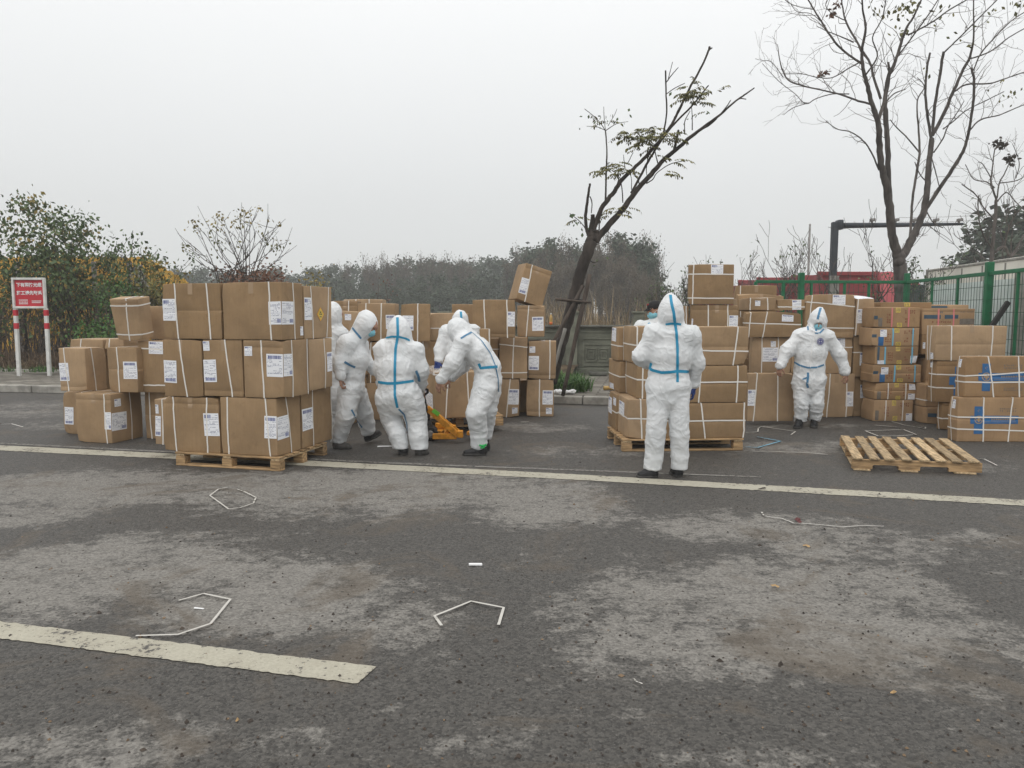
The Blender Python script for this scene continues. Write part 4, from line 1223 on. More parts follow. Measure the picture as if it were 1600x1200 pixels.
class Body:
    def __init__(s): s.pr = []; s.cut = []; s.pl = []
    def cap(s, a, b, ra, rb, k=0.03, wide=1.0, side=None):
        s.pr.append(('c', np.array(a, float), np.array(b, float), ra, rb, k, wide, None if side is None else np.array(Vector(side).normalized())))
    def chain(s, pts, rad, k=0.03, wide=1.0, side=None):
        for i in range(len(pts) - 1): s.cap(pts[i], pts[i + 1], rad[i], rad[i + 1], k, wide, side)
    def ell(s, c, r, k=0.03, R=None):
        s.pr.append(('e', np.array(c, float), np.array(r, float), np.eye(3) if R is None else np.array(R), 0, k, 0, None))
    def hem(s, c, n): s.pl.append((np.array(c, float), np.array(Vector(n).normalized())))
    def carve(s, c, r, R=None): s.cut.append((np.array(c, float), np.array(r, float), np.eye(3) if R is None else np.array(R)))
    @staticmethod
    def _e(P, c, r, R):
        q = (P - c) @ R
        l = np.linalg.norm(q / r, axis=1)
        return (l - 1) * min(r) * 0.5 + 0.5 * (l - 1) * np.linalg.norm(q, axis=1) / np.maximum(l, 1e-6)
    def eval(s, P):
        d = None
        for p in s.pr:
            if p[0] == 'c':
                _, a, b, ra, rb, k, wide, side = p
                ab = b - a; L2 = ab @ ab + 1e-9
                t = np.clip(((P - a) @ ab) / L2, 0, 1)
                v = P - a - t[:, None] * ab
                if side is not None and wide != 1.0:
                    c = v @ side
                    v = v - c[:, None] * side * (1 - 1 / wide)
                x = np.linalg.norm(v, axis=1) - (ra + (rb - ra) * t)
            else:
                x = s._e(P, p[1], p[2], p[3]); k = p[5]
            d = x if d is None else smin(d, x, k)
        for (c, r, R) in s.cut:
            d = np.maximum(d, -s._e(P, c, r, R))
        for (c, n) in s.pl:
            d = np.maximum(d, (P - c) @ n)
        return d
    def bounds(s, pad=0.05):
        lo, hi = np.full(3, 1e9), np.full(3, -1e9)
        for p in s.pr:
            if p[0] == 'c':
                w = max(p[3], p[4]) * max(1, p[6])
                for q in (p[1], p[2]): lo = np.minimum(lo, q - w); hi = np.maximum(hi, q + w)
            else:
                m = max(p[2]); lo = np.minimum(lo, p[1] - m); hi = np.maximum(hi, p[1] + m)
        return lo - pad, hi + pad
    def mesh(s, h): 
        lo, hi = s.bounds()
        return surface_net(s.eval, lo, hi, h)

def tyvek():
    m = new_mat('white_coverall_fabric', (0.80, 0.81, 0.82), 0.5, spec=0.35)
    t = NT(m)
    v = t.coord('Object')
    n = t.noise(v, 3.5, 4, 0.6, 0.8)
    n2 = t.noise(v, 17, 2, 0.5, 0.8)
    n3 = t.noise(v, 5.5, 2, 0.5, 1.0)
    c = t.mix(t.step(n, 0.35, 0.7), (0.66, 0.68, 0.69), (0.74, 0.75, 0.757))
    t.base(c)
    rid = t.math('SUBTRACT', 1.0, t.math('MULTIPLY', t.math('ABSOLUTE', t.math('SUBTRACT', n2, 0.5)), 2.0))
    rid3 = t.math('SUBTRACT', 1.0, t.math('MULTIPLY', t.math('ABSOLUTE', t.math('SUBTRACT', n3, 0.5)), 2.0))
    t.bump(t.math('ADD', t.math('MULTIPLY', t.math('POWER', rid, 5.0), 0.3), t.math('MULTIPLY', t.math('POWER', rid3, 7.0), 2.2)), 0.24, 0.012)
    return m
M['suit'] = tyvek()
M['tape'] = new_mat('blue_seam_tape', (0.022, 0.26, 0.44), 0.4)
M['tape_dull'] = new_mat('dull_blue_seam_tape', (0.07, 0.20, 0.34), 0.45)
M['skin'] = varied('skin', (0.33, 0.185, 0.125), 0.55, 0.12, 18, rnd=0)
M['mask'] = varied('pale_blue_face_mask', (0.22, 0.52, 0.62), 0.7, 0.12, 30, rnd=0)
M['glove'] = varied('dark_blue_glove', (0.018, 0.04, 0.17), 0.45, 0.2, 20, rnd=0)
M['shoe'] = varied('black_shoe', (0.016, 0.016, 0.017), 0.55, 0.3, 20, rnd=0)
M['shoe_grey'] = varied('grey_shoe', (0.085, 0.08, 0.075), 0.7, 0.3, 20, rnd=0)
M['sole'] = varied('shoe_sole', (0.05, 0.048, 0.045), 0.7, 0.2, 20, rnd=0)
M['green_lace'] = new_mat('bright_green_loop', (0.02, 0.42, 0.09), 0.5)
M['capcloth'] = varied('black_cap_cloth', (0.014, 0.013, 0.014), 0.8, 0.3, 30, rnd=0)
M['cap_red'] = new_mat('dark_red_patch', (0.22, 0.02, 0.02), 0.7)
M['eye'] = new_mat('eye', (0.03, 0.02, 0.018), 0.2)
M['hair'] = varied('black_hair', (0.012, 0.01, 0.01), 0.6, 0.3, 60, rnd=0)
M['badge'] = new_mat('navy_badge', (0.05, 0.055, 0.22), 0.5)
M['white'] = new_mat('white_print', (0.78, 0.78, 0.78), 0.6)
M['jeans'] = varied('blue_knit_liner', (0.05, 0.09, 0.3), 0.8, 0.2, 30, rnd=0)

def hand_mesh(name, parent, base, wrist, fdir, palm, mt, curl=0.9, size=1.0, thumb_side=1):
    """five separate fingers on a palm; palm = direction the palm faces"""
    f = Vector(fdir).normalized(); p = Vector(palm); p = (p - f * p.dot(f)).normalized()
    s_ = f.cross(p).normalized() * thumb_side          # towards the thumb
    w = Vector(wrist)
    B = Body()
    L = 0.095 * size
    B.cap(w - f * 0.03, w + f * 0.02, 0.026 * size, 0.028 * size, 0.01, 1.2, s_)
    for k, o in enumerate((-1.5, -.5, .5, 1.5)):
        B.cap(w + f * 0.015 + s_ * o * 0.012 * size, w + f * L * 0.92 + s_ * o * 0.019 * size, 0.016 * size, 0.0125 * size, 0.012)
    lens = (0.060, 0.075, 0.080, 0.072)                # little .. index
    for k, o in enumerate((-1.5, -.5, .5, 1.5)):
        q = w + f * L * (0.9 if k in (0,) else 0.97) + s_ * o * 0.020 * size
        ang = 0.25 * curl; l = lens[k] * size
        r_ = (0.0078, 0.009, 0.0092, 0.009)[k] * size
        for j, fr in enumerate((0.45, 0.32, 0.25)):
            dirv = f * math.cos(ang) + p * math.sin(ang)
            q2 = q + dirv * l * fr
            B.cap(q, q2, r_ * (1 - .1 * j), r_ * (.92 - .1 * j), 0.003)
            q = q2; ang += (0.75 + 0.07 * k) * curl
    t0 = w + f * L * 0.22 + s_ * 0.026 * size
    d1 = (f * .75 + s_ * .75 + p * .25).normalized(); d2 = (f * .9 + s_ * .15 + p * .5).normalized()
    t1 = t0 + d1 * 0.042 * size; t2 = t1 + d2 * 0.034 * size; t3 = t2 + (d2 + p * .3).normalized() * 0.026 * size
    B.cap(t0, t1, 0.0145 * size, 0.0115 * size, 0.008); B.cap(t1, t2, 0.011 * size, 0.010 * size, 0.004); B.cap(t2, t3, 0.010 * size, 0.008 * size, 0.003)
    V, F = B.mesh(0.0042)
    return mesh_obj(name, V - np.array(base), F, mt, parent, True)

def shoe_mesh(parent, base, heel, toe, mt, h=0.07, pitch=0.0, sole='sole'):
    heel, toe = Vector(heel), Vector(toe)
    f = (toe - heel).normalized(); up = Vector((0, 0, 1)); up = (up - f * f.dot(up)).normalized(); s_ = f.cross(up)
    L = (toe - heel).length
    B = Body()
    B.cap(heel + up * .04 + f * .035, heel + f * L * .5 + up * .036, .042, .04, .02, 1.0)
    B.cap(heel + f * L * .45 + up * .034, toe - f * .045 + up * .03, .04, .033, .02, 1.28, s_)
    B.cap(heel + f * .05 + up * .05, heel + f * .055 + up * .125, .046, .047, .03)
    B.cap(heel + f * .07 + up * .09, heel + f * L * .55 + up * .045, .036, .035, .03)
    V, F = B.mesh(0.011)
    b3 = np.array(base)
    d = (V - np.array(heel)) @ np.array(up)
    V = V - np.outer(np.minimum(0, d - 0.012), np.array(up))       # flat bottom above the sole
    o = mesh_obj('shoe', V - b3, F, M[mt], parent, True)
    B2 = Body()
    B2.cap(heel + up * .014 + f * .04, heel + f * L * .5 + up * .014, .045, .043, .02)
    B2.cap(heel + f * L * .45 + up * .014, toe - f * .04 + up * .014, .043, .038, .02, 1.26, s_)
    V, F = B2.mesh(0.011)
    d = (V - np.array(heel)) @ np.array(up)
    V = V + np.outer(np.clip(d, 0.0, 0.026) - d, np.array(up))
    mesh_obj('sole', V - b3, F, M[sole], o, True)
    return o

def wrinkle(V, N, bones, seed, amp=0.011):
    out = V.copy()
    sd = Vector((seed * 3.3, seed * 1.7, seed * 0.7))
    A = [np.array(b[0], float) for b in bones]; Bv = [np.array(b[1], float) for b in bones]
    ds, ts, axs = [], [], []
    for a, b in zip(A, Bv):
        ab = b - a; L2 = ab @ ab + 1e-9
        t = np.clip(((V - a) @ ab) / L2, -0.2, 1.2)
        ds.append(np.linalg.norm(V - a - t[:, None] * ab, axis=1)); ts.append(t * math.sqrt(L2)); axs.append(ab / math.sqrt(L2))
    ds = np.array(ds); order = np.argsort(ds, axis=0)
    i0 = order[0]; i1 = order[1]
    for v in range(len(V)):
        tot = 0.0; wsum = 0.0
        for ii in (i0[v], i1[v]):
            ax = axs[ii]; al = ts[ii][v]
            b = bones[ii]
            pp = V[v] - A[ii] - ax * al
            wgt = 1.0 / (ds[ii][v] + 0.02) ** 3
            fa, fp, am = b[2], b[3], b[4]
            q = Vector(pp * fp * 0.9) + Vector(ax) * (al * fa * 0.62) + sd + Vector((ii * 5.1, 0, 0))
            q2 = q + noise.noise_vector(q * 0.6) * 0.9
            r1 = 1 - abs(noise.noise(q2)); r2 = 1 - abs(noise.noise(q2 * 2.1 + Vector((9, 2, 4))))
            h_ = noise.noise(q2 * 0.8 + Vector((4, 7, 1))) * 0.55 + (r1 ** 6.5 - 0.28) * 1.1 + 0.34 * (r2 ** 7 - 0.25)
            tn = 2 * al / (np.linalg.norm(Bv[ii] - A[ii]) + 1e-6) - 1
            tot += wgt * h_ * am * (0.55 + 0.65 * min(1.2, tn * tn)); wsum += wgt
        out[v] += N[v] * (tot / wsum) * amp
    return out

def vnormals(V, F):
    a = V[F[:, 2]] - V[F[:, 0]]; b = V[F[:, 3]] - V[F[:, 1]]
    fn = np.cross(a, b)
    N = np.zeros_like(V)
    for k in range(4): np.add.at(N, F[:, k], fn)
    return N / (np.linalg.norm(N, axis=1)[:, None] + 1e-12)

class Person:
    def __init__(s, label, px, py, Y=None, group='people in white hooded coveralls'):
        s.Y0 = G(px, py).y if Y is None else Y
        s.s = s.Y0 / FPX
        b = D(px, py, s.Y0)
        s.base = np.array((b.x, b.y, 0.0))
        s.B = Body(); s.bones = []; s.label = label; s.group = group
        s.kids = []; s.tapes = []
    def P(s, px, py, dy=0.0):
        return np.array(D(px, py, s.Y0 + dy))
    def limb(s, pts, rad, k=0.035, wide=1.0, side=None, fa=16, fp=5, am=1.0):
        s.B.chain(pts, rad, k, wide, side)
        for a, b in zip(pts[:-1], pts[1:]): s.bones.append((a, b, fa, fp, am))
    def hood(s, c, top, r=(0.112, 0.125, 0.145), R=None, point=0.05):
        s.B.ell(c, r, 0.03, R)
        s.B.cap(np.array(c) + (np.array(top) - np.array(c)) * 0.25, np.array(top) - (np.array(top) - np.array(c)) / np.linalg.norm(np.array(top) - np.array(c)) * point, r[0] * 0.72, point, 0.05)
        s.bones.append((c, top, 14, 9, 0.55))
    def finish(s, seed, h=0.0145, amp=0.0108, hem=0.07):
        s.B.hem((0, 0, hem), (0, 0, -1))
        V, F = s.B.mesh(h)
        N = vnormals(V, F)
        V = wrinkle(V, N, s.bones, seed, amp)
        s.V, s.F = V, F
        s.bvh = BVHTree.FromPolygons(V.tolist(), F.tolist())
        o = mesh_obj('person', V - s.base, F, M['suit'], None, True)
        o.location = s.base
        tag(o, s.label, 'person', s.group)
        s.o = o
        return o
    def tape(s, pxs, width=0.03, mt='tape', name='seam_tape'):
        """tape lying on the body where the sight lines meet it"""
        pts = []
        for (a, b) in zip(pxs[:-1], pxs[1:]):
            n = max(2, int(math.hypot(b[0] - a[0], b[1] - a[1]) / 2.5))
            for k in range(n): pts.append((a[0] + (b[0] - a[0]) * k / n, a[1] + (b[1] - a[1]) * k / n))
        pts.append(pxs[-1])
        org = Vector((0, 0, CAM_H)); hits = []
        for (x, y) in pts:
            hit = s.bvh.ray_cast(org, ray(x, y).normalized())
            if hit[0] is not None: hits.append((hit[0], hit[1]))
        if len(hits) < 2: return
        vs, fs = [], []
        for i, (p, n) in enumerate(hits):
            t = (hits[min(i + 1, len(hits) - 1)][0] - hits[max(i - 1, 0)][0]).normalized()
            b = t.cross(n).normalized()
            for q in (-.5, -.17, .17, .5):
                c = p + b * width * q
                nr = s.bvh.find_nearest(c)
                vs.append(tuple(np.array(nr[0] + nr[1] * 0.004) - s.base))
        for i in range(len(hits) - 1):
            if (hits[i + 1][0] - hits[i][0]).length > 0.12: continue
            for j in range(3): 
                a = i * 4 + j
                fs.append((a, a + 1, a + 5, a + 4))
        return mesh_obj(name, vs, fs, M[mt], s.o, True)
    def hand(s, wrist, fdir, palm, mt='skin', **kw): return hand_mesh('glove' if mt == 'glove' else 'hand', s.o, s.base, wrist, fdir, palm, M[mt], **kw)
    def shoe(s, heel, toe, mt='shoe', **kw): return shoe_mesh(s.o, s.base, heel, toe, mt, **kw)
    def mesh(s, name, B, h, mt, parent=None):
        V, F = B.mesh(h)
        return mesh_obj(name, V - s.base, F, M[mt], parent or s.o, True)
    def face(s, c, fwd, up, scale=1.0, mask=True, ears=False, hair=None):
        """head with eyes, nose, mouth; a pleated mask over nose and chin"""
        f = Vector(fwd).normalized(); u = Vector(up); u = (u - f * u.dot(f)).normalized(); r = f.cross(u)
        c = Vector(c); k = scale
        R = np.array((r, f, u)).T
        B = Body()
        B.ell(c + u * .02 * k, (0.074 * k, 0.092 * k, 0.10 * k), .02, R)
        B.ell(c - u * .05 * k + f * .02 * k, (0.056 * k, 0.07 * k, 0.065 * k), .03, R)
        B.cap(c + f * .085 * k + u * .015 * k, c + f * .105 * k - u * .025 * k, .010 * k, .016 * k, .012)      # nose
        B.cap(c + f * .074 * k + r * .045 * k + u * .035 * k, c + f * .074 * k - r * .045 * k + u * .035 * k, .018 * k, .018 * k, .02)   # brow
        B.cap(c + f * .082 * k + r * .02 * k - u * .058 * k, c + f * .082 * k - r * .02 * k - u * .058 * k, .011 * k, .011 * k, .01)     # lips
        for sg in (-1, 1): B.ell(c + r * sg * .046 * k + f * .06 * k - u * .012 * k, (.022 * k, .024 * k, .022 * k), .02, R)           # cheeks
        B.cap(c - u * .08 * k - f * .02 * k, c - u * .16 * k - f * .035 * k, .052 * k, .056 * k, .03)
        if ears:
            for sg in (-1, 1): B.ell(c + r * sg * .076 * k - f * .01 * k, (.012 * k, .022 * k, .032 * k), .01, R)
        hd = s.mesh('head', B, 0.007, 'skin')
        for sg in (-1, 1):
            E = Body(); E.ell(c + r * sg * .031 * k + f * .083 * k + u * .016 * k, (.013 * k, .009 * k, .007 * k), .005, R)
            s.mesh('eye', E, 0.0035, 'eye', hd)
            E = Body(); E.cap(c + r * sg * .018 * k + f * .089 * k + u * .037 * k, c + r * sg * .046 * k + f * .08 * k + u * .039 * k, .0045 * k, .0035 * k, .003)
            s.mesh('eyebrow', E, 0.003, 'hair', hd)
        if mask:
            B2 = Body()
            B2.ell(c + f * .045 * k - u * .042 * k, (0.074 * k, 0.070 * k, 0.058 * k), .02, R)
            B2.cap(c + f * .07 * k - u * .005 * k, c + f * .088 * k - u * .03 * k, .024 * k, .026 * k, .02)
            mk = s.mesh('face_mask', B2, 0.007, 'mask')
            for sg in (-1, 1):
                b = MB(); 
                b.tube([np.array(c + r * sg * .066 * k + f * .07 * k - u * .02 * k) - s.base, np.array(c + r * sg * .08 * k + f * .03 * k + u * .005 * k) - s.base, np.array(c + r * sg * .082 * k - f * .005 * k + u * .01 * k) - s.base], .002, 5)
                b.build('ear_loop', M['white'], mk)
        return hd

# ------------------------------------------------------------------ P6: standing worker seen from behind
p = Person('worker standing with back to us by the white line, blue tape down the spine', 1030, 746)
X_ = (1, 0, 0)
P = p.P
sh_l, sh_r = P(1021, 521), P(1079, 523)
p.B.cap(P(1051, 505), P(1050, 520), .075, .10, .05, 1.3, X_)
p.limb([P(1050, 530), P(1047, 556), P(1045, 578)], [.128, .135, .122], .06, 1.50, X_, 3.2, 8, 1.1)
p.limb([P(1045, 578), P(1044, 604), P(1043, 622)], [.118, .136, .125], .03, 1.55, X_, 9, 4, 1.0)
p.B.cap(sh_l, sh_r, .092, .092, .05)
p.limb([P(1022, 524), P(1003, 555, .02), P(1001, 560, .06)], [.092, .082, .078], .045)
p.limb([P(1001, 559, .05), P(1013, 566, .22), P(1026, 566, .32)], [.074, .064, .055], .03)
p.limb([P(1080, 526), P(1088, 566, .05), P(1088, 571, .06)], [.088, .074, .07], .045)
p.limb([P(1088, 568, .05), P(1084, 600, .12)], [.068, .054], .03)
p.limb([P(1029, 622), P(1025, 672, -.02), P(1021, 712, .02), P(1019, 738, .03)], [.112, .094, .088, .088], .014, fa=13)
p.limb([P(1059, 622), P(1062, 674, -.01), P(1062, 712, .03), P(1061, 737, .04)], [.110, .093, .087, .085], .014, fa=13)
hc = P(1048, 486); p.hood(hc, P(1047, 459.5), (.114, .13, .145), None, .035)
p.B.cap(P(1049, 498), P(1051, 508), .118, .085, .04, 1.05, X_)
p.finish(1)
p.tape([(1047.5, 461), (1049.5, 475), (1053, 490), (1054.5, 505), (1057, 520), (1058.5, 545), (1058.5, 580), (1058.5, 597)], .026)
p.tape([(1013, 575), (1020, 578.5), (1034, 582), (1046, 581.5), (1058, 580), (1070, 580.5), (1078, 581)], .028)
p.tape([(1018, 567), (1015, 577)], .03)
p.tape([(1040, 507), (1048, 505.5), (1056, 505.5), (1064, 507)], .022)
p.tape([(1043, 694), (1042, 705), (1044, 715), (1045, 728)], .018, 'tape')
p.hand(P(1084, 603, .12), (0.05, .25, -1), (-.6, .3, 0), 'glove', curl=.8, thumb_side=-1)
p.hand(P(1028, 566, .33), (.5, .6, .1), (0, .3, -1), 'glove', curl=.9)
p.shoe(P(1027, 749, .02) * (1, 1, 0) + (0, 0, .0), P(994, 749, -.02) * (1, 1, 0))
p.shoe(P(1062, 748, .0) * (1, 1, 0), P(1050, 744, .22) * (1, 1, 0))

# ------------------------------------------------------------------ P3: crouching worker hauling the jack handle
p = Person('crouching worker seen from behind with blue tape from hood to seat', 645, 711)
P = p.P
p.limb([P(622, 548, -.02), P(619, 575, -.05), P(618, 597, -.05)], [.125, .138, .128], .06, 1.42, X_, 3, 7.5, 1.15)
p.limb([P(618, 597, -.05), P(623, 615, -.03), P(625, 628, 0)], [.135, .165, .15], .035, 1.42, X_, 8, 4, 1.0)
p.B.cap(P(598, 545), P(650, 548), .095, .092, .06)
p.limb([P(599, 548), P(596, 575, .02), P(596, 582, .08)], [.09, .082, .078], .045)
p.limb([P(596, 580, .06), P(598, 598, .28), P(606, 602, .42)], [.078, .065, .055], .03)
p.limb([P(649, 551), P(658, 576, .02), P(659, 582, .06)], [.09, .08, .076], .045)
p.limb([P(658, 580, .04), P(657, 600, .18), P(656, 610, .3)], [.082, .07, .056], .03)
p.limb([P(606, 622), P(612, 655, .12), P(622, 680, .04), P(627, 705, .03)], [.15, .118, .10, .088], .02, fa=17, am=1.2)
p.limb([P(641, 622), P(651, 657, .08), P(654, 682, .02), P(656, 705, .02)], [.152, .122, .106, .10], .02, fa=17, am=1.2)
p.hood(P(623.5, 516), P(621, 495), (.125, .135, .15), None, .05)
p.B.cap(P(624, 528), P(623, 540), .125, .12, .05, 1.1, X_)
p.finish(2, amp=.0108)
p.tape([(621, 496), (621.5, 515), (621.5, 526), (618, 545), (617, 575), (617, 597), (617, 618), (621, 637)], .028)
p.tape([(591, 597), (605, 599), (617, 599), (633, 597), (646, 595)], .03)
p.tape([(603, 528), (612, 526), (622, 526), (634, 529), (640, 532)], .022)
p.tape([(623, 639), (632, 648), (636, 662), (637, 680), (638, 692)], .02, 'tape_dull')
p.tape([(650, 579), (654, 588), (655, 596)], .03, 'tape_dull')
p.hand(P(606, 603, .43), (.3, .8, -.4), (0, .2, -1), curl=1.1)
hp = P(656, 611, .32); p.hand(hp, (.1, .7, -.5), (.2, .2, -1), curl=1.2)
p.shoe(P(632, 712, -.02) * (1, 1, 0), P(628, 706, .25) * (1, 1, 0))
p.shoe(P(649, 710, .02) * (1, 1, 0), P(671, 707, .08) * (1, 1, 0), 'shoe_grey')

# ------------------------------------------------------------------ P2: masked worker striding to the right
p = Person('masked worker in profile striding right beside the tall near stack', 545, 700, 8.95)
P = p.P
Yax = (0, 1, 0)
p.limb([P(552, 540), P(556, 562), P(553, 586)], [.13, .138, .118], .06, 1.25, Yax, 3.2, 8, 1.2)
p.limb([P(553, 586), P(551, 604), P(552, 614)], [.12, .128, .12], .04, 1.15, Yax, 9, 4)
p.B.cap(P(542, 536, -.14), P(560, 538, .16), .10, .095, .05)
p.limb([P(541, 537, -.14), P(531, 566, -.18), P(531, 572, -.18)], [.10, .088, .084], .05)
p.limb([P(531, 570, -.18), P(532, 588, -.22)], [.078, .062], .03)
p.limb([P(563, 540, .16), P(570, 562, .22), P(573, 568, .2)], [.095, .08, .075], .045)
p.limb([P(573, 567, .2), P(586, 580, .24)], [.072, .058], .03)
p.limb([P(545, 612, -.08), P(541, 648, -.12), P(530, 680, 0), P(527, 696, .02)], [.136, .11, .094, .086], .02, fa=16, am=1.2)
p.limb([P(556, 614, .1), P(568, 643, .2), P(573, 660, .28), P(575, 670, .32)], [.13, .108, .094, .088], .02, fa=16, am=1.2)
fw = Vector((.80, -.22, -.52))
Rm = Matrix((Vector((.25, .95, 0)), fw, Vector((.5, -.1, .86))))
hc = P(573, 505)
p.hood(hc, P(568, 488), (.122, .135, .145), None, .07)
p.B.cap(P(568, 512), P(556, 530), .118, .105, .05)
fc = Vector(hc) + fw.normalized() * .028 + Vector((0, 0, -.022))
p.B.carve(Vector(hc) + fw.normalized() * .15 + Vector((0, 0, -.035)), (.078, .085, .098))
p.finish(3, amp=.0108)
p.face(fc, fw, (.5, 0, .86), 1.0)
p.tape([(549, 510), (556, 519), (564, 529)], .024, 'tape_dull')
p.tape([(538, 565.5), (546, 570), (555, 574)], .026, 'tape_dull')
p.tape([(549, 640), (557, 655), (566, 668)], .02, 'tape_dull')
p.hand(P(532, 590, -.22), (.1, -.1, -1), (.9, 0, .1), curl=1.35, thumb_side=-1)
p.hand(P(588, 582, .25), (.8, .2, -.5), (0, -.2, -1), curl=.8)
p.shoe(P(521, 707, .0) * (1, 1, 0), P(550, 706, -.02) * (1, 1, 0), 'shoe_grey')
he = P(572, 683, .30); he[2] = .03
to = P(594, 667, .55); to[2] = .09
p.shoe(he, to, 'shoe')

# ------------------------------------------------------------------ P5: bent worker with a hand on the load
p = Person('worker bent over at the loaded pallet jack with green loop on the shoe', 745, 710)
P = p.P
p.limb([P(728, 533), P(746, 550), P(762, 574)], [.135, .15, .14], .06, 1.25, Yax, 3.2, 8, 1.2)
p.limb([P(762, 574), P(762, 594), P(758, 606)], [.13, .146, .132], .04, 1.15, Yax, 8, 4)
p.B.cap(P(726, 534, -.15), P(736, 530, .15), .10, .095, .05)
p.limb([P(723, 538, -.15), P(707, 566, -.2), P(705, 571, -.2)], [.095, .084, .078], .05)
p.limb([P(706, 569, -.2), P(690, 592, -.18)], [.074, .06], .03)
p.limb([P(734, 536, .17), P(722, 572, .25), P(706, 588, .32)], [.095, .08, .06], .045)
p.limb([P(757, 608, -.08), P(744, 645, -.14), P(748, 672, -.04), P(748, 690, -.02)], [.138, .112, .10, .096], .02, fa=16, am=1.2)
p.limb([P(765, 606, .1), P(762, 640, .12), P(760, 660, .22), P(758, 676, .26)], [.134, .106, .094, .088], .02, fa=16, am=1.2)
p.hood(P(716, 516), P(707, 501), (.12, .125, .14), None, .06)
p.B.cap(P(721, 522), P(731, 534), .115, .11, .05)
fw = Vector((-.72, .25, -.65))
p.B.carve(Vector(P(716, 516)) + fw.normalized() * .15, (.07, .075, .08))
p.finish(4, amp=.0108)
p.face(Vector(P(716, 516)) + fw.normalized() * .02, fw, (-.5, .1, .85), .95)
p.tape([(748, 568), (751, 575), (762, 574), (777, 573)], .03)
p.tape([(738, 520), (752, 532), (766, 552), (774, 572), (778, 592), (779, 612)], .014, 'tape_dull')
p.tape([(720, 529), (728, 524), (737, 519)], .022, 'tape_dull')
p.hand(P(688, 595, -.18), (-.3, .35, -.9), (.5, .6, 0), curl=.6)
p.hand(P(704, 590, .33), (-.5, .4, -.6), (0, .5, -.6), curl=.7)
sh = p.shoe(P(760, 711, -.03) * (1, 1, 0), P(722, 711, -.06) * (1, 1, 0))
b = MB(); c0 = P(756, 697, -.14) - p.base
b.tube([c0 + np.array((-.05, -.0, .01)), c0 + np.array((-.01, -.012, .0)), c0 + np.array((.02, .0, .022)), c0 + np.array((.0, -.008, -.015)), c0 + np.array((-.04, -.01, -.02))], .011, 6)
b.tube([c0 + np.array((-.03, .0, .0)), c0 + np.array((.03, .015, .01))], .012, 6)
b.build('lace_loop', M['green_lace'], sh, True)
p.shoe(P(765, 690, .24) * (1, 1, 0), P(740, 688, .2) * (1, 1, 0))

# ------------------------------------------------------------------ P4: worker with dark blue gloves behind the load
p = Person('worker with dark blue gloves bowing over the far side of the load', 716, 660, 10.62)
P = p.P
p.limb([P(718, 522), P(718, 548), P(717, 578)], [.13, .14, .13], .06, 1.4, X_, 3.2, 8, 1.2)
p.limb([P(717, 578), P(717, 600), P(716, 610)], [.13, .14, .13], .04, 1.4, X_, 8, 4)
p.B.cap(P(698, 517), P(739, 517), .095, .095, .05)
p.limb([P(698, 519, -.02), P(688, 546, -.06), P(686, 562, -.12)], [.095, .082, .066], .045)
p.limb([P(739, 519), P(746, 550, .0), P(741, 572, -.1)], [.09, .078, .06], .045)
p.limb([P(708, 612), P(706, 640), P(706, 655)], [.13, .11, .10], .04)
p.limb([P(726, 612), P(728, 640), P(728, 655)], [.13, .11, .10], .04)
fw = Vector((-.1, -.72, -.62))
p.hood(P(719, 499, -.06), P(719, 486.5, -.02), (.105, .12, .125), None, .05)
p.B.cap(P(719, 504, -.02), P(718, 516, .02), .108, .1, .05)
p.B.carve(Vector(P(719, 499, -.06)) + fw.normalized() * .14, (.07, .08, .075))
p.finish(5, amp=.0108)
p.face(Vector(P(719, 500, -.06)) + fw.normalized() * .015, fw, (-.0, -.5, .8), .9)
p.tape([(720, 487), (720.5, 493), (721, 499)], .03)
p.hand(P(684, 565, -.14), (-.1, -.15, -1), (.3, .9, 0), 'glove', curl=.7, size=1.15)
p.hand(P(741, 574, -.11), (-.1, -.3, -1), (0, .9, 0), 'glove', curl=.7, size=1.1)
p.shoe(P(706, 664, .1) * (1, 1, 0), P(704, 668, -.16) * (1, 1, 0))
p.shoe(P(729, 664, .1) * (1, 1, 0), P(731, 668, -.16) * (1, 1, 0))

# ------------------------------------------------------------------ P1: hooded worker mostly hidden by the near stack
p = Person('hooded worker mostly hidden behind the tall near left stack', 518, 690, 9.75)
P = p.P
p.limb([P(516, 524), P(515, 560), P(515, 585)], [.14, .145, .13], .06, 1.25, X_, 3.2, 8)
p.limb([P(515, 585), P(514, 610), P(514, 622)], [.13, .14, .13], .04, 1.3, X_, 8, 4)
p.B.cap(P(500, 520), P(531, 521), .095, .095, .05)
p.limb([P(500, 522), P(492, 552), P(497, 580, .15)], [.095, .082, .06], .045)
p.limb([P(531, 523), P(532, 548, .05), P(524, 572, .2)], [.092, .078, .06], .045)
p.limb([P(506, 622), P(506, 655), P(506, 680)], [.13, .11, .095], .04)
p.limb([P(521, 622), P(517, 655, .05), P(513, 680, .1)], [.13, .11, .095], .04)
p.hood(P(521, 490), P(517, 472), (.11, .125, .14), None, .06)
p.B.cap(P(520, 500), P(517, 514), .11, .1, .05)
fw = Vector((.75, .5, -.35))
p.B.carve(Vector(P(521, 490)) + fw.normalized() * .15, (.07, .08, .08))
p.finish(6)
p.face(Vector(P(521, 490)) + fw.normalized() * .02, fw, (.2, 0, .95), .95)
p.hand(P(497, 582, .16), (.2, .6, -.7), (0, .5, -.8))
p.hand(P(524, 574, .21), (.2, .6, -.7), (0, .5, -.8))
p.shoe(P(506, 690, .0) * (1, 1, 0), P(510, 687, .24) * (1, 1, 0))
p.shoe(P(513, 690, .1) * (1, 1, 0), P(512, 687, .34) * (1, 1, 0))

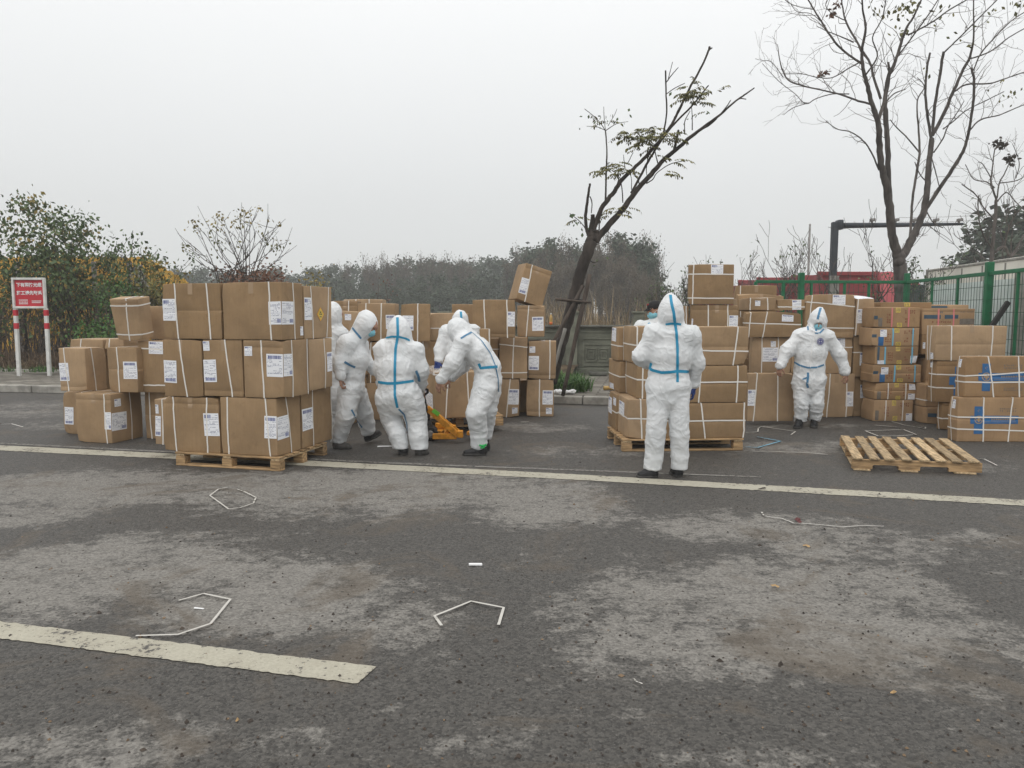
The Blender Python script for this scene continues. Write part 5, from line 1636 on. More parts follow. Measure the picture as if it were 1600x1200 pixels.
# ------------------------------------------------------------------ P8: worker with the chest badge, facing us
p = Person('worker facing us with round chest badge, carrying a carton by its strap', 1260, 667)
P = p.P
p.limb([P(1270, 526), P(1266, 550), P(1265, 574)], [.14, .15, .142], .06, 1.42, X_, 3.2, 8, 1.2)
p.limb([P(1265, 574), P(1264, 594), P(1263, 606)], [.142, .158, .145], .04, 1.42, X_, 8, 4)
p.B.cap(P(1251, 526), P(1291, 526), .092, .092, .06)
p.limb([P(1248, 528), P(1231, 547, -.02), P(1228, 550, -.02)], [.092, .088, .084], .05)
p.limb([P(1229, 548, -.02), P(1220, 571, -.08)], [.082, .066], .03)
p.limb([P(1294, 527), P(1311, 553, -.02), P(1313, 557, -.02)], [.092, .087, .082], .05)
p.limb([P(1312, 555, -.02), P(1321, 581, -.06)], [.08, .066], .03)
p.limb([P(1253, 606), P(1252, 632, -.03), P(1251, 650), P(1251, 660, .02)], [.118, .097, .088, .085], .014, fa=16, am=1.25)
p.limb([P(1275, 606), P(1276, 630, -.05), P(1274, 648, .03), P(1273, 655, .06)], [.118, .097, .086, .083], .014, fa=16, am=1.25)
fw = Vector((-.22, -.9, -.36)).normalized()
hc = P(1278, 499)
p.hood(hc, P(1283, 480), (.112, .125, .145), None, .035)
p.B.cap(P(1277, 506), P(1272, 518), .105, .10, .05, 1.1, X_)
fc = Vector(hc) + fw * .018 + Vector((0, 0, -.03))
p.B.carve(Vector(fc) + fw * .14 - Vector((0, 0, .012)), (.075, .09, .058))
p.finish(7, amp=.014)
p.face(fc, fw, (.15, 0, 1), .95)
p.tape([(1282.5, 481), (1280, 489), (1277.5, 499)], .03, 'tape_dull')
p.tape([(1262, 510), (1263, 516)], .022, 'tape_dull')
p.tape([(1275.5, 511), (1274.5, 520)], .026, 'tape_dull')
p.tape([(1273, 520.5), (1281, 520.5), (1287, 514)], .022, 'tape_dull')
p.tape([(1239, 564.5), (1250, 571), (1262, 574.5), (1276, 574), (1290, 569)], .024, 'tape_dull')
p.tape([(1262.5, 582), (1262.5, 590), (1261, 600), (1262.5, 606)], .03, 'tape_dull')
p.tape([(1254, 593), (1261, 590)], .02, 'tape_dull')
p.tape([(1273, 521), (1269.5, 540), (1267, 560), (1266, 574)], .012, 'white', 'zip_flap')
# round badge with pale lettering bars
hit = p.bvh.ray_cast(Vector((0, 0, CAM_H)), ray(1281.3, 533.5).normalized())
c, nn = hit[0], (hit[1] + Vector((0, -1.2, 0))).normalized()
ex = Vector((1, 0, 0)); ex = (ex - nn * ex.dot(nn)).normalized(); ez = nn.cross(ex) * -1
if ez.z < 0: ez = -ez
mb = MB()
def disc(r0, r1, m, lift, n=24):
    for k in range(n):
        a0, a1 = 2 * math.pi * k / n, 2 * math.pi * (k + 1) / n
        f = lambda r_, a: c + nn * (0.016 + lift) + (ex * math.cos(a) + ez * math.sin(a)) * r_
        mb.quad(f(r0, a0), f(r1, a0), f(r1, a1), f(r0, a1), m)
disc(0.0, .047, 0, 0); disc(.034, .038, 1, .001)
for (x, z, w_, h_) in ((-.017, .008, .012, .005), (-.014, .0, .006, .016), (-.017, -.008, .012, .005), (.006, .0, .005, .019), (.017, .0, .005, .019), (.011, .007, .012, .005), (.011, -.007, .012, .005)):
    a = c + nn * .018 + ex * x + ez * z
    mb.quad(a - ex * w_ / 2 - ez * h_ / 2, a + ex * w_ / 2 - ez * h_ / 2, a + ex * w_ / 2 + ez * h_ / 2, a - ex * w_ / 2 + ez * h_ / 2, 1)
mb.v = [tuple(np.array(v) - p.base) for v in mb.v]
mb.build('chest_badge', [M['badge'], M['white']], p.o)
p.hand(P(1218, 573, -.09), (-.1, -.15, -1), (.6, .5, 0), curl=1.3)
p.hand(P(1322, 584, -.06), (.1, -.1, -1), (-.5, .6, 0), curl=1.2, thumb_side=-1)
p.shoe(P(1250, 667, .02) * (1, 1, 0), P(1243, 669.5, -.2) * (1, 1, 0))
p.shoe(P(1272, 664, .08) * (1, 1, 0), P(1271, 668, -.15) * (1, 1, 0))

# ------------------------------------------------------------------ P7: man in a cap behind the right pallet
p = Person('masked man in a black cap behind the right pallet stack', 1022, 672, 10.25)
P = p.P
p.limb([P(1022, 522), P(1022, 550), P(1022, 585)], [.13, .14, .13], .06, 1.4, X_, 3.2, 8)
p.limb([P(1022, 585), P(1022, 610), P(1022, 622)], [.13, .14, .13], .04, 1.4, X_, 8, 4)
p.B.cap(P(1003, 512), P(1041, 514), .095, .095, .05)
p.limb([P(1002, 515), P(992, 545), P(1000, 575, -.1)], [.095, .08, .06], .045)
p.limb([P(1042, 517), P(1052, 545), P(1048, 572, -.1)], [.092, .078, .06], .045)
p.limb([P(1013, 622), P(1012, 645), P(1012, 662)], [.13, .11, .10], .04)
p.limb([P(1031, 622), P(1032, 645), P(1032, 662)], [.13, .11, .10], .04)
p.B.cap(P(1026, 502), P(1022, 512), .085, .10, .05, 1.2, X_)
p.finish(8)
fw = Vector((-.86, -.42, -.2)).normalized()
hc = Vector(P(1023, 486))
hd = p.face(hc, fw, (-.15, 0, 1), 1.0, True, True)
u = Vector((-.15, 0, 1)); u = (u - fw * u.dot(fw)).normalized(); r = fw.cross(u)
R = np.array((r, fw, u)).T
B = Body(); B.ell(hc + u * .055 - fw * .012, (.088, .108, .085), .02, R); B.cut.append(((np.array(hc - u * .075 + fw * .02)), np.array((.3, .3, .105)), R))
cp = p.mesh('cap', B, .008, 'capcloth')
B = Body(); B.cap(hc + u * .048 + fw * .09, hc + u * .03 + fw * .155, .007, .006, .01, 1.0); 
for q in (-.055, -.028, .028, .055): B.cap(hc + u * .048 + fw * .08 + r * q, hc + u * .028 + fw * (.15 - abs(q) * .4) + r * q * .9, .008, .006, .02)
p.mesh('cap_peak', B, .005, 'capcloth', cp)
B = Body(); B.ell(hc + u * .095 + fw * .07 + r * .02, (.03, .014, .022), .01, R); p.mesh('cap_patch', B, .006, 'cap_red', cp)
B = Body(); B.ell(hc + u * .012 - fw * .035, (.083, .07, .07), .02, R); p.mesh('hair', B, .009, 'hair', hd)
p.tape([(1013, 505), (1018, 508), (1022, 513)], .03)
p.hand(P(1000, 577, -.12), (.3, -.3, -.8), (0, .6, -.6))
p.hand(P(1048, 574, -.12), (-.3, -.3, -.8), (0, .6, -.6))
p.shoe(P(1012, 674, .1) * (1, 1, 0), P(1008, 678, -.15) * (1, 1, 0))
p.shoe(P(1032, 674, .1) * (1, 1, 0), P(1035, 678, -.15) * (1, 1, 0))
# ------------------------------------------------------------------ pallet jack with its load
YJ = 14
M['jack'] = varied('orange_jack_paint', (0.60, 0.25, 0.02), 0.5, 0.3, 14, rnd=0)
M['rubber'] = varied('black_rubber', (0.02, 0.019, 0.018), 0.7, 0.3, 20, rnd=0)
M['steel'] = varied('worn_steel', (0.22, 0.21, 0.2), 0.45, 0.3, 20, rnd=0)
M['green_tag'] = new_mat('green_sticker', (0.16, 0.5, 0.05), 0.5)
pj = G(719, 690)
pc = Vector((pj.x, pj.y + .42, 0))
ph = math.radians(YJ); uJ = Vector((math.cos(ph), math.sin(ph), 0)); nJ = Vector((-math.sin(ph), math.cos(ph), 0))
LIFT = .075
cP = D(648, 655, 10.0); cP = Vector((cP.x, cP.y, 0))
block_pallet(cP, YJ, 1.2, 1.0, 'block pallet raised on the orange pallet jack', LIFT)
zp = LIFT + .147
carton('J1', 'big carton on the raised pallet with shiny film on top, front strap and side sheet', 'L', 660, 679, 752, 582, Y=9.92, z0=zp, yaw=YJ, F=[(701, 696), (730, 733)], lab=[('S', 665, 611, 677, 634, 3)])
carton('J3', 'right hand carton on the raised pallet behind the bent worker', 'L', None, 724, None, None, ref='J1', back=.02, w=.5, d=.5, z0=zp, h=.56) if False else None
carton('J2', 'light carton standing high on the far right of the raised pallet', 'L', None, 728, 767, 514, ref='J1', back=.5, d=.45, z0=zp + .56, F=[(765.5, 765.5)])
carton('J4', 'carton under the high one at the far right of the raised pallet', 'L', None, 726, 769, None, ref='J1', back=.5, d=.48, z0=zp, h=.55)
carton('J5', 'rear left carton on the raised pallet', 'L', None, 682, 724, None, ref='J1', back=.6, d=.35, z0=zp, h=.55)

root = empty('pallet_jack', (pj.x, pj.y, 0), 'orange hand pallet jack with black loop handle under the loaded pallet', 'pallet jack')
R0 = np.array((pj.x, pj.y, 0))
def L3(v): return tuple(np.array(v) - R0)
def rel(mb): mb.v = [L3(v) for v in mb.v]; return mb
def bar(a, b, w, t=.012):
    a, b = Vector(a), Vector(b); dv = (b - a); L = dv.length; dv.normalize()
    sd = dv.cross(Vector((0, -1, 0))).normalized(); ot = dv.cross(sd)
    R = Matrix((dv, sd, ot)).transposed()
    return (a + b) / 2, (L, w, t), R
Yw = G(674, 689).y
mb = MB()
for dy in (-.02, .40):
    a, b = D(667, 637, Yw + dy - .1), D(716, 681, Yw + dy - .1)
    b.z = max(b.z, .06)
    c_, s_, R_ = bar(a, b, .075, .03); mb.box(c_, s_, R_, .006)
rel(mb).build('lift_link', M['jack'], root)
mb = MB()
a, b = D(676, 679, Yw - .1), D(714, 681, Yw - .1); b.z = a.z = .075
c_, s_, R_ = bar(a, b, .07, .05); mb.box(c_, s_, R_, .006)
c_, s_, R_ = bar(D(680, 664, Yw + .2), D(712, 668, Yw + .2), .06, .05); mb.box(c_, s_, R_, .006)
b2 = D(719, 678, Yw - .12); mb.box(b2, (.07, .1, .085), None, .008)
c_, s_, R_ = bar(D(698, 676, Yw - .1), D(698, 668, Yw + .2), .06, .04); mb.box(c_, s_, R_, .004)
rel(mb).build('chassis', M['jack'], root)
for dy in (-.12, .42):                              # two forks going back under the pallet
    mb = MB()
    a = Vector((pj.x - .25, Yw + dy + .05, .10)) if False else Vector(b2) + Vector((-.25, dy + .12, .0))
    fd = (uJ * .45 + nJ * .9).normalized(); fs = Vector((fd.y, -fd.x, 0))
    c_ = Vector((b2.x - .1, b2.y + .08, 0)) + fd * .6 + fs * (.24 if dy < 0 else -.24); c_.z = .098
    mb.box(c_, (.15, 1.1, .05), Matrix((fs, fd, (0, 0, 1))).transposed(), .008)
    rel(mb).build('fork', M['jack'], root)
for dy in (0, .14):
    mb = MB(); cw = D(674, 678, Yw + dy)
    cw.z = .088
    Rx = Matrix.Rotation(math.pi / 2, 3, 'Y') @ Matrix.Rotation(0, 3, 'X')
    mb.lathe(cw, [(.03, -.03), (.078, -.03), (.088, -.022), (.088, .022), (.078, .03), (.03, .03)], 20, 0, Matrix.Rotation(math.radians(70), 3, 'Z') @ Rx)
    w_ = rel(mb).build('wheel', M['rubber'], root, True)
    mb = MB(); mb.lathe(cw, [(.02, -.033), (.05, -.033), (.05, .033), (.02, .033)], 14, 0, Matrix.Rotation(math.radians(70), 3, 'Z') @ Rx)
    rel(mb).build('hub', M['steel'], w_, True)
mb = MB(); a = D(668, 672, Yw + .07); a.z = .09
mb.tube([a, a + Vector((0, 0, .16))], [.06, .055], 12); mb.tube([a + Vector((0, 0, .16)), a + Vector((0, 0, .27))], [.035, .035], 10)
rel(mb).build('pump', M['rubber'], root, True)
mb = MB()
top = D(662, 618, 8.95)
a2 = a + Vector((0, -.02, .22))
mb.tube([a2, a2 + (Vector(top) - a2) * .5, top], [.024, .021, .02], 8)
hs = [top, D(655, 614, 8.93), D(656, 609, 8.92), D(662, 606.5, 8.9), D(668, 609, 8.9), D(668.5, 613, 8.92), D(664, 616.5, 8.94), top]
rel(mb).build('tiller', M['rubber'], root, True)
mb = MB(); mb.tube(hs, .015, 8); rel(mb).build('handle', M['rubber'], root, True)
mb = MB(); a, b = D(676, 641, Yw - .14), D(686, 648, Yw - .14); c_, s_, R_ = bar(a, b, .05, .004); mb.box(c_, s_, R_); rel(mb).build('sticker', M['green_tag'], root)

# crumpled clear film on top of the load
j = BX['J1']
mb = MB(); r = random.Random(4)
nx, ny = 26, 22
for i in range(nx):
    for k in range(ny):
        q = Vector((-j['w'] * .5 - .02 + i / (nx - 1) * j['w'] * .55, -j['d'] / 2 - .015 + k / (ny - 1) * j['d'] * .9, 0))
        z = j['h'] + .012 + .03 * abs(noise.noise(q * 9)) + .012 * noise.noise(q * 23)
        if i == 0 or k == 0: z -= .05
        mb.v.append(tuple(j['mtx'] @ Vector((q.x, q.y, z))))
for i in range(nx - 1):
    for k in range(ny - 1):
        a = i * ny + k; mb.f.append((a, a + ny, a + ny + 1, a + 1)); mb.m.append(0)
fm = new_mat('clear_stretch_film', (0.75, 0.74, 0.72), 0.15, spec=0.6)
fm.node_tree.nodes['Principled BSDF'].inputs['Alpha'].default_value = 0.45
o = mb.build('stretch_film', fm, None, False, tuple(j['mtx'].translation))
tag(o, 'crumpled shiny stretch film lying on the big carton of the raised load', 'plastic film')
# ------------------------------------------------------------------ trees and shrubs
M['bark'] = varied('dark_bark', (0.048, 0.039, 0.033), 0.9, 0.55, 7, (1, 1, .3), 0.15, 1.0)
M['bark_grey'] = varied('grey_brown_bark', (0.085, 0.073, 0.066), 0.9, 0.5, 7, (1, 1, .3), 0.15, 1.0)
M['twig'] = varied('twig', (0.10, 0.082, 0.068), 0.9, 0.3, 9, rnd=0.1)
def leafmat(name, c1, c2, rough=0.6):
    m = new_mat(name, c1, rough, spec=0.25)
    t = NT(m)
    g = t.node('ShaderNodeNewGeometry')
    c = t.mix(g.outputs['Random Per Island'], c1, c2)
    t.base(c)
    t.b.inputs['Subsurface Weight'].default_value = 0.0
    return m
M['leaf_green'] = leafmat('dark_green_leaf', (0.046, 0.080, 0.030), (0.105, 0.150, 0.055))
M['leaf_olive'] = leafmat('olive_leaf', (0.075, 0.085, 0.024), (0.19, 0.165, 0.05))
M['leaf_yellow'] = leafmat('yellowing_leaf', (0.13, 0.12, 0.035), (0.30, 0.22, 0.06))
M['leaf_bright'] = leafmat('fresh_green_leaf', (0.035, 0.10, 0.022), (0.09, 0.17, 0.04))
M['leaf_rust'] = leafmat('rusty_leaf', (0.12, 0.055, 0.035), (0.20, 0.10, 0.06))
M['straw'] = leafmat('dry_straw', (0.20, 0.15, 0.09), (0.38, 0.30, 0.20), 0.85)
M['straw_dark'] = leafmat('dead_stems', (0.11, 0.075, 0.05), (0.27, 0.19, 0.12), 0.9)
M['wood_leaf'] = leafmat('distant_evergreen_leaf', (0.028, 0.046, 0.028), (0.062, 0.086, 0.050))
M['wood_brown'] = leafmat('distant_bare_twigs', (0.085, 0.068, 0.048), (0.15, 0.125, 0.09))

def leaf_quads(V, F, p, n, size, rng, droop=0.3, spread=0.12):
    """n small leaves round point p"""
    for _ in range(n):
        c = Vector(p) + Vector((rng.gauss(0, spread), rng.gauss(0, spread), rng.gauss(0, spread * .8)))
        a = Vector((rng.uniform(-1, 1), rng.uniform(-1, 1), rng.uniform(-.8, .4) - droop)).normalized()
        b = a.cross(Vector((rng.uniform(-1, 1), rng.uniform(-1, 1), rng.uniform(-1, 1)))).normalized()
        s = size * rng.uniform(.6, 1.25)
        i = len(V)
        V += [tuple(c), tuple(c + a * s * .5 + b * s * .3), tuple(c + a * s), tuple(c + a * s * .5 - b * s * .3)]
        F.append((i, i + 1, i + 2, i + 3))

def pinnate(V, F, p, dirv, L, size, rng):
    """a drooping compound leaf: paired leaflets down a stalk"""
    d = Vector(dirv).normalized(); q = Vector(p)
    sd = d.cross(Vector((0, 0, 1)))
    if sd.length < .1: sd = Vector((1, 0, 0))
    sd.normalize(); n = 6
    for k in range(n):
        d = (d + Vector((0, 0, -.12))).normalized(); q = q + d * L / n
        for sg in (-1, 1):
            a = (sd * sg * .8 + d * .45 + Vector((0, 0, -.55 + rng.uniform(-.25, .25)))).normalized()
            b = a.cross(Vector((rng.uniform(-.4, .4), rng.uniform(-1, 1), 1))).normalized()
            s = size * rng.uniform(.7, 1.2); i = len(V)
            V += [tuple(q), tuple(q + a * s * .45 + b * s * .2), tuple(q + a * s), tuple(q + a * s * .5 - b * s * .2)]
            F.append((i, i + 1, i + 2, i + 3))

def grow(mb, p, d, L, r, depth, rng, tips, spread=0.6, up=0.15, n=6, wig=0.16, kids=(2, 3), shrink=0.72, minr=0.003):
    pts, rad = [Vector(p)], [r]
    q, dv = Vector(p), Vector(d).normalized()
    seg = 5
    r_end = r * 0.62
    for k in range(seg):
        dv = (dv + Vector((rng.gauss(0, wig), rng.gauss(0, wig), rng.gauss(0, wig) + up * .3))).normalized()
        q = q + dv * L / seg
        pts.append(q.copy()); rad.append(r + (r_end - r) * (k + 1) / seg)
    mb.tube(pts, [max(minr, x) for x in rad], n if r > .02 else (4 if r > .008 else 3), cap=r > .01)
    if depth == 0:
        tips.append((pts[-1], dv)); tips.append((pts[3], dv)); return
    for _ in range(rng.randint(*kids)):
        t = rng.randint(2, seg)
        a = Vector((rng.gauss(0, 1), rng.gauss(0, 1), rng.gauss(0, .6))); a = (a - dv * a.dot(dv)).normalized()
        nd = (dv + a * spread * rng.uniform(.6, 1.3) + Vector((0, 0, up))).normalized()
        grow(mb, pts[t], nd, L * shrink * rng.uniform(.75, 1.15), max(minr, rad[t] * .62), depth - 1, rng, tips, spread, up, n, wig, kids, shrink, minr)

def sub(V, base): 
    b = np.array(base)
    return [tuple(np.array(v) - b) for v in V]

def traced_tree(name, label, base, Y0, conv, branches, bark, rng, twigs=True, twig_len=.5, twig_r=.006, cat='tree', drift=.25):
    """branches: lists of (x, y, width) survey marks; each limb leaves the picture plane by its own slope"""
    root = empty(name, base, label, cat)
    mb = MB(); tips = []; tw = MB()
    ends = []
    nodes = []                                             # already placed nodes, to join depth
    for bi, br in enumerate(branches):
        pts, rad = [], []
        x0, y0 = conv(br[0][0], br[0][1])
        if nodes and bi > 0:
            k = min(range(len(nodes)), key=lambda i: (nodes[i][0] - x0) ** 2 + (nodes[i][1] - y0) ** 2)
            dep = nodes[k][2]
        else: dep = 0.0
        slope = 0.0 if bi == 0 else rng.uniform(-drift, drift)
        acc = 0.0; last = None
        for (zx, zy, w) in br:
            x, y = conv(zx, zy)
            if last is not None: acc += math.hypot(x - last[0], y - last[1]) * Y0 / FPX
            last = (x, y)
            Y = Y0 + dep + slope * acc
            q = D(x, y, Y); sc = conv(1, 0)[0] - conv(0, 0)[0]
            r = max(.0035, w * sc * Y / FPX / 2)
            pts.append(q); rad.append(r); nodes.append((x, y, dep + slope * acc))
        # smooth the polyline (Catmull-Rom)
        P2, R2 = [], []
        for i in range(len(pts) - 1):
            a, b, c, d_ = pts[max(i - 1, 0)], pts[i], pts[i + 1], pts[min(i + 2, len(pts) - 1)]
            for k in range(5):
                t = k / 5
                P2.append(.5 * ((2 * b) + (c - a) * t + (2 * a - 5 * b + 4 * c - d_) * t * t + (3 * b - a - 3 * c + d_) * t ** 3) + Vector((rng.gauss(0, 1), rng.gauss(0, 1), rng.gauss(0, 1))) * rad[i] * .10)
                R2.append((rad[i] + (rad[i + 1] - rad[i]) * t) * rng.uniform(.95, 1.05))
        P2.append(pts[-1]); R2.append(rad[-1])
        mb.tube(P2, R2, 10 if rad[0] > .05 else (6 if rad[0] > .015 else 4))
        if twigs and bi > 0:
            for i in range(3, len(P2)):
                if R2[i] < .055 and rng.random() < (.30 if R2[i] > .02 else .42):
                    dv = (P2[i] - P2[i - 1]).normalized()
                    a = Vector((rng.gauss(0, 1), rng.gauss(0, .7), rng.gauss(0.3, .8))); a = (a - dv * a.dot(dv)).normalized()
                    L = twig_len * rng.uniform(.5, 1.3)
                    grow(tw, P2[i], (dv * .7 + a * .75), L, min(R2[i] * .45, twig_r), 1 if rng.random() < .7 else 0, rng, tips, .7, .1, 3, .2, (1, 3), .7, .0028)
            ends.append(P2[-1])
    mb.v = sub(mb.v, base)
    tr = mb.build('trunk', bark, root, True)
    if tw.v:
        tw.v = sub(tw.v, base); tw.build('twigs', M['twig'], root)
    return root, tips, ends

# big bare tree behind the green fence on the right
cv2 = lambda x, y: (1180 + x / 2.726, y / 2.726)
BT = [
 [(625, 1420, 60), (624, 1250, 58), (622, 1200, 56), (618, 1130, 52), (610, 1085, 48)],
 [(606, 1095, 40), (585, 1000, 34), (572, 880, 32), (558, 790, 29), (540, 720, 26), (530, 620, 24), (522, 520, 22), (500, 450, 18), (478, 370, 16), (460, 290, 14), (455, 220, 12), (470, 120, 9), (458, 40, 7), (455, -30, 6)],
 [(572, 870, 24), (568, 760, 22), (562, 600, 20), (555, 480, 20), (552, 440, 18), (567, 330, 16), (590, 280, 14), (610, 220, 12), (640, 130, 10), (680, 60, 8), (715, -20, 6)],
 [(522, 515, 16), (550, 430, 14), (570, 330, 12), (566, 265, 9)],
 [(535, 420, 12), (505, 330, 11), (490, 270, 10), (440, 190, 9), (390, 100, 8), (370, 20, 6), (365, -30, 5)],
 [(455, 270, 10), (400, 235, 8), (340, 180, 8), (290, 105, 7), (250, 40, 6), (215, -20, 5)],
 [(500, 445, 9), (440, 430, 8), (370, 405, 7), (290, 385, 6), (200, 365, 6), (140, 340, 6), (110, 280, 5), (95, 190, 3)],
 [(120, 330, 4), (70, 265, 3), (30, 258, 2), (0, 250, 2)], [(400, 400, 5), (330, 400, 4), (260, 420, 4), (215, 442, 4), (170, 400, 3), (100, 345, 3), (30, 270, 2)], [(215, 442, 3), (160, 460, 3), (120, 490, 2)],
 [(455, 260, 6), (400, 290, 5), (330, 330, 4), (270, 330, 4), (200, 315, 3), (130, 315, 3)],
 [(528, 725, 8), (490, 640, 7), (450, 590, 6), (400, 560, 5), (350, 550, 4), (300, 515, 3)],
 [(622, 1100, 34), (650, 1050, 32), (680, 990, 30), (720, 890, 26), (735, 780, 24), (742, 680, 22), (752, 590, 20)],
 [(750, 590, 14), (735, 500, 12), (725, 400, 11), (730, 300, 10), (745, 225, 9)],
 [(756, 580, 14), (765, 450, 13), (785, 330, 12), (803, 220, 12)], [(803, 225, 7), (850, 180, 6), (920, 110, 6), (980, 50, 5), (1050, -20, 4)],
 [(756, 575, 16), (800, 490, 15), (840, 400, 14), (880, 310, 12), (915, 240, 11), (930, 160, 8), (930, 60, 6), (930, -20, 5)],
 [(728, 890, 18), (800, 780, 17), (860, 690, 16), (895, 620, 14), (915, 530, 12), (930, 420, 12), (932, 340, 11), (920, 290, 10)],
 [(850, 390, 7), (900, 360, 7), (1000, 355, 6), (1080, 330, 5), (1150, 305, 4)], [(915, 250, 6), (1000, 220, 6), (1080, 160, 5), (1150, 120, 4)], [(930, 300, 6), (960, 230, 6), (1020, 160, 5), (1090, 90, 4), (1150, 50, 4)],
 [(915, 555, 6), (960, 510, 6), (1040, 490, 5), (1110, 460, 4), (1160, 440, 3)], [(800, 550, 5), (840, 520, 5), (900, 470, 4), (980, 430, 4), (1060, 390, 3)],
 [(640, 1070, 14), (660, 1000, 12), (670, 850, 11), (690, 720, 11), (700, 650, 10), (695, 540, 8), (690, 430, 6), (720, 370, 4), (690, 330, 3)], [(700, 650, 7), (650, 590, 6), (600, 540, 5), (575, 510, 4)],
 [(760, 650, 6), (800, 590, 6), (820, 540, 5), (860, 480, 4), (890, 430, 3)], [(748, 660, 5), (770, 740, 5), (785, 800, 4)],
 [(650, 150, 8), (690, 130, 7), (760, 90, 7), (830, 40, 6), (900, 0, 5), (930, -20, 4)], [(600, 250, 6), (660, 170, 6), (740, 60, 5), (790, -20, 4)], [(555, 440, 6), (590, 400, 5), (640, 380, 4)],
 [(470, 320, 7), (520, 240, 6), (500, 160, 5), (540, 80, 5), (560, -20, 4)], [(420, 180, 6), (350, 150, 4), (300, 130, 3), (260, 110, 2)], [(390, 90, 5), (330, 60, 4), (300, 20, 3), (320, -20, 3)], [(250, 40, 4), (190, 30, 3), (140, 10, 3), (110, -20, 2)],
 [(300, 110, 4), (240, 60, 3), (180, 50, 3), (150, 15, 2)], [(735, 780, 6), (700, 740, 5), (680, 690, 4)], [(730, 900, 6), (760, 950, 4), (800, 970, 4)]]
b_ = D(1409, 470, 17.2)
rt = random.Random(21)
root, tips, ends = traced_tree('bare_tree', 'tall forked bare tree behind the green fence at the right', (b_.x, b_.y, 0.14), 17.2, cv2, BT, M['bark_grey'], rt, True, .55, .008)
V, F = [], []
for (zx, zy, n_) in ((620, 50, 9), (640, 30, 8), (500, 30, 6), (620, 135, 9), (720, 50, 5), (800, 50, 4), (560, 60, 4), (1080, 30, 4), (1140, 0, 4), (740, 310, 2), (830, 130, 2), (940, 85, 2), (890, 200, 2), (1060, 410, 3), (1100, 410, 3), (1020, 365, 2)):
    leaf_quads(V, F, D(*cv2(zx, zy), 17.2), n_ * 2, .11, rt, .6, .12)
mesh_obj('leaves', sub(V, root.location), F, M['leaf_olive'], root)
V, F = [], []
for (zx, zy, n_) in ((345, 20, 34), (325, 58, 24), (290, 308, 36)): leaf_quads(V, F, D(*cv2(zx, zy), 17.2), n_, .09, rt, .2, .045)
mesh_obj('seed_cluster', sub(V, root.location), F, M['leaf_rust'], root)

# leaning tree with stakes
cv1 = lambda x, y: (840 + x / 3, 50 + y / 3)
LT = [
 [(66, 1640, 58), (95, 1510, 55), (130, 1390, 54), (185, 1190, 55), (215, 1090, 54), (245, 1000, 54), (258, 960, 52), (266, 925, 44)],
 [(268, 985, 36), (320, 920, 30), (400, 830, 26), (450, 760, 24), (520, 680, 22), (580, 610, 20), (650, 550, 18), (720, 490, 16), (800, 430, 12), (860, 385, 10), (920, 330, 8), (970, 295, 7), (1016, 262, 5)],
 [(930, 322, 5), (950, 312, 5), (978, 315, 4)], [(640, 555, 14), (650, 510, 12), (660, 460, 10)], [(850, 395, 6), (885, 350, 5), (905, 320, 4)], [(740, 470, 6), (800, 440, 6), (840, 405, 8)],
 [(252, 950, 28), (300, 830, 22), (350, 760, 20), (400, 690, 18), (460, 630, 16), (520, 570, 15), (580, 500, 14), (630, 430, 12), (680, 330, 10), (720, 250, 10), (770, 160, 9), (800, 90, 9), (806, 72, 11)], [(802, 85, 6), (818, 74, 6)],
 [(440, 755, 12), (490, 660, 11), (540, 570, 10), (600, 480, 10), (650, 420, 9), (720, 350, 8), (770, 290, 7), (801, 250, 5)],
 [(590, 475, 8), (605, 380, 7), (602, 280, 7), (600, 180, 7)], [(604, 235, 5), (630, 200, 4), (660, 166, 3)], [(605, 290, 4), (640, 265, 4), (690, 240, 3)], [(610, 230, 4), (625, 170, 3), (633, 140, 3)],
 [(238, 955, 18), (225, 880, 15), (235, 780, 12), (245, 710, 10)], [(246, 945, 22), (258, 855, 18)], [(288, 930, 7), (290, 860, 5)], [(245, 770, 5), (255, 800, 5), (252, 850, 4)],
 [(318, 800, 9), (322, 640, 8), (325, 560, 6), (318, 460, 6)], [(318, 462, 4), (280, 410, 3), (220, 360, 3)], [(318, 462, 3), (312, 400, 3), (310, 350, 2)], [(320, 462, 4), (370, 430, 3), (425, 420, 2)], [(318, 462, 3), (280, 445, 3), (230, 442, 2)], [(330, 440, 3), (360, 390, 2), (372, 360, 2)],
 [(400, 800, 5), (395, 730, 5), (385, 680, 4)], [(350, 770, 5), (380, 690, 4), (375, 670, 3)], [(440, 740, 4), (440, 690, 3), (432, 660, 3)], [(565, 620, 6), (555, 580, 5), (545, 540, 4)], [(690, 480, 5), (690, 420, 4), (715, 370, 3)], [(725, 460, 5), (725, 400, 4), (722, 350, 3)],
 [(510, 710, 6), (540, 690, 5), (560, 660, 4), (620, 620, 4), (680, 605, 3)], [(520, 570, 5), (510, 640, 4), (512, 670, 3)], [(235, 1060, 6), (260, 1080, 5), (285, 1075, 3)], [(420, 620, 4), (440, 580, 3), (448, 565, 3)], [(470, 690, 6), (480, 720, 5)],
 [(640, 400, 5), (660, 380, 4), (680, 340, 4)], [(230, 930, 5), (200, 890, 4), (150, 850, 3)], [(410, 640, 4), (405, 600, 3), (402, 575, 2)]]
YT = 13.9
b_ = D(862, 590, YT)
rt = random.Random(33)
lroot, tips, ends = traced_tree('leaning_tree', 'leaning pruned tree with a few green leaves, propped by wooden stakes', (b_.x, b_.y, .14), YT, cv1, LT, M['bark'], rt, False, drift=.15)
V, F = [], []
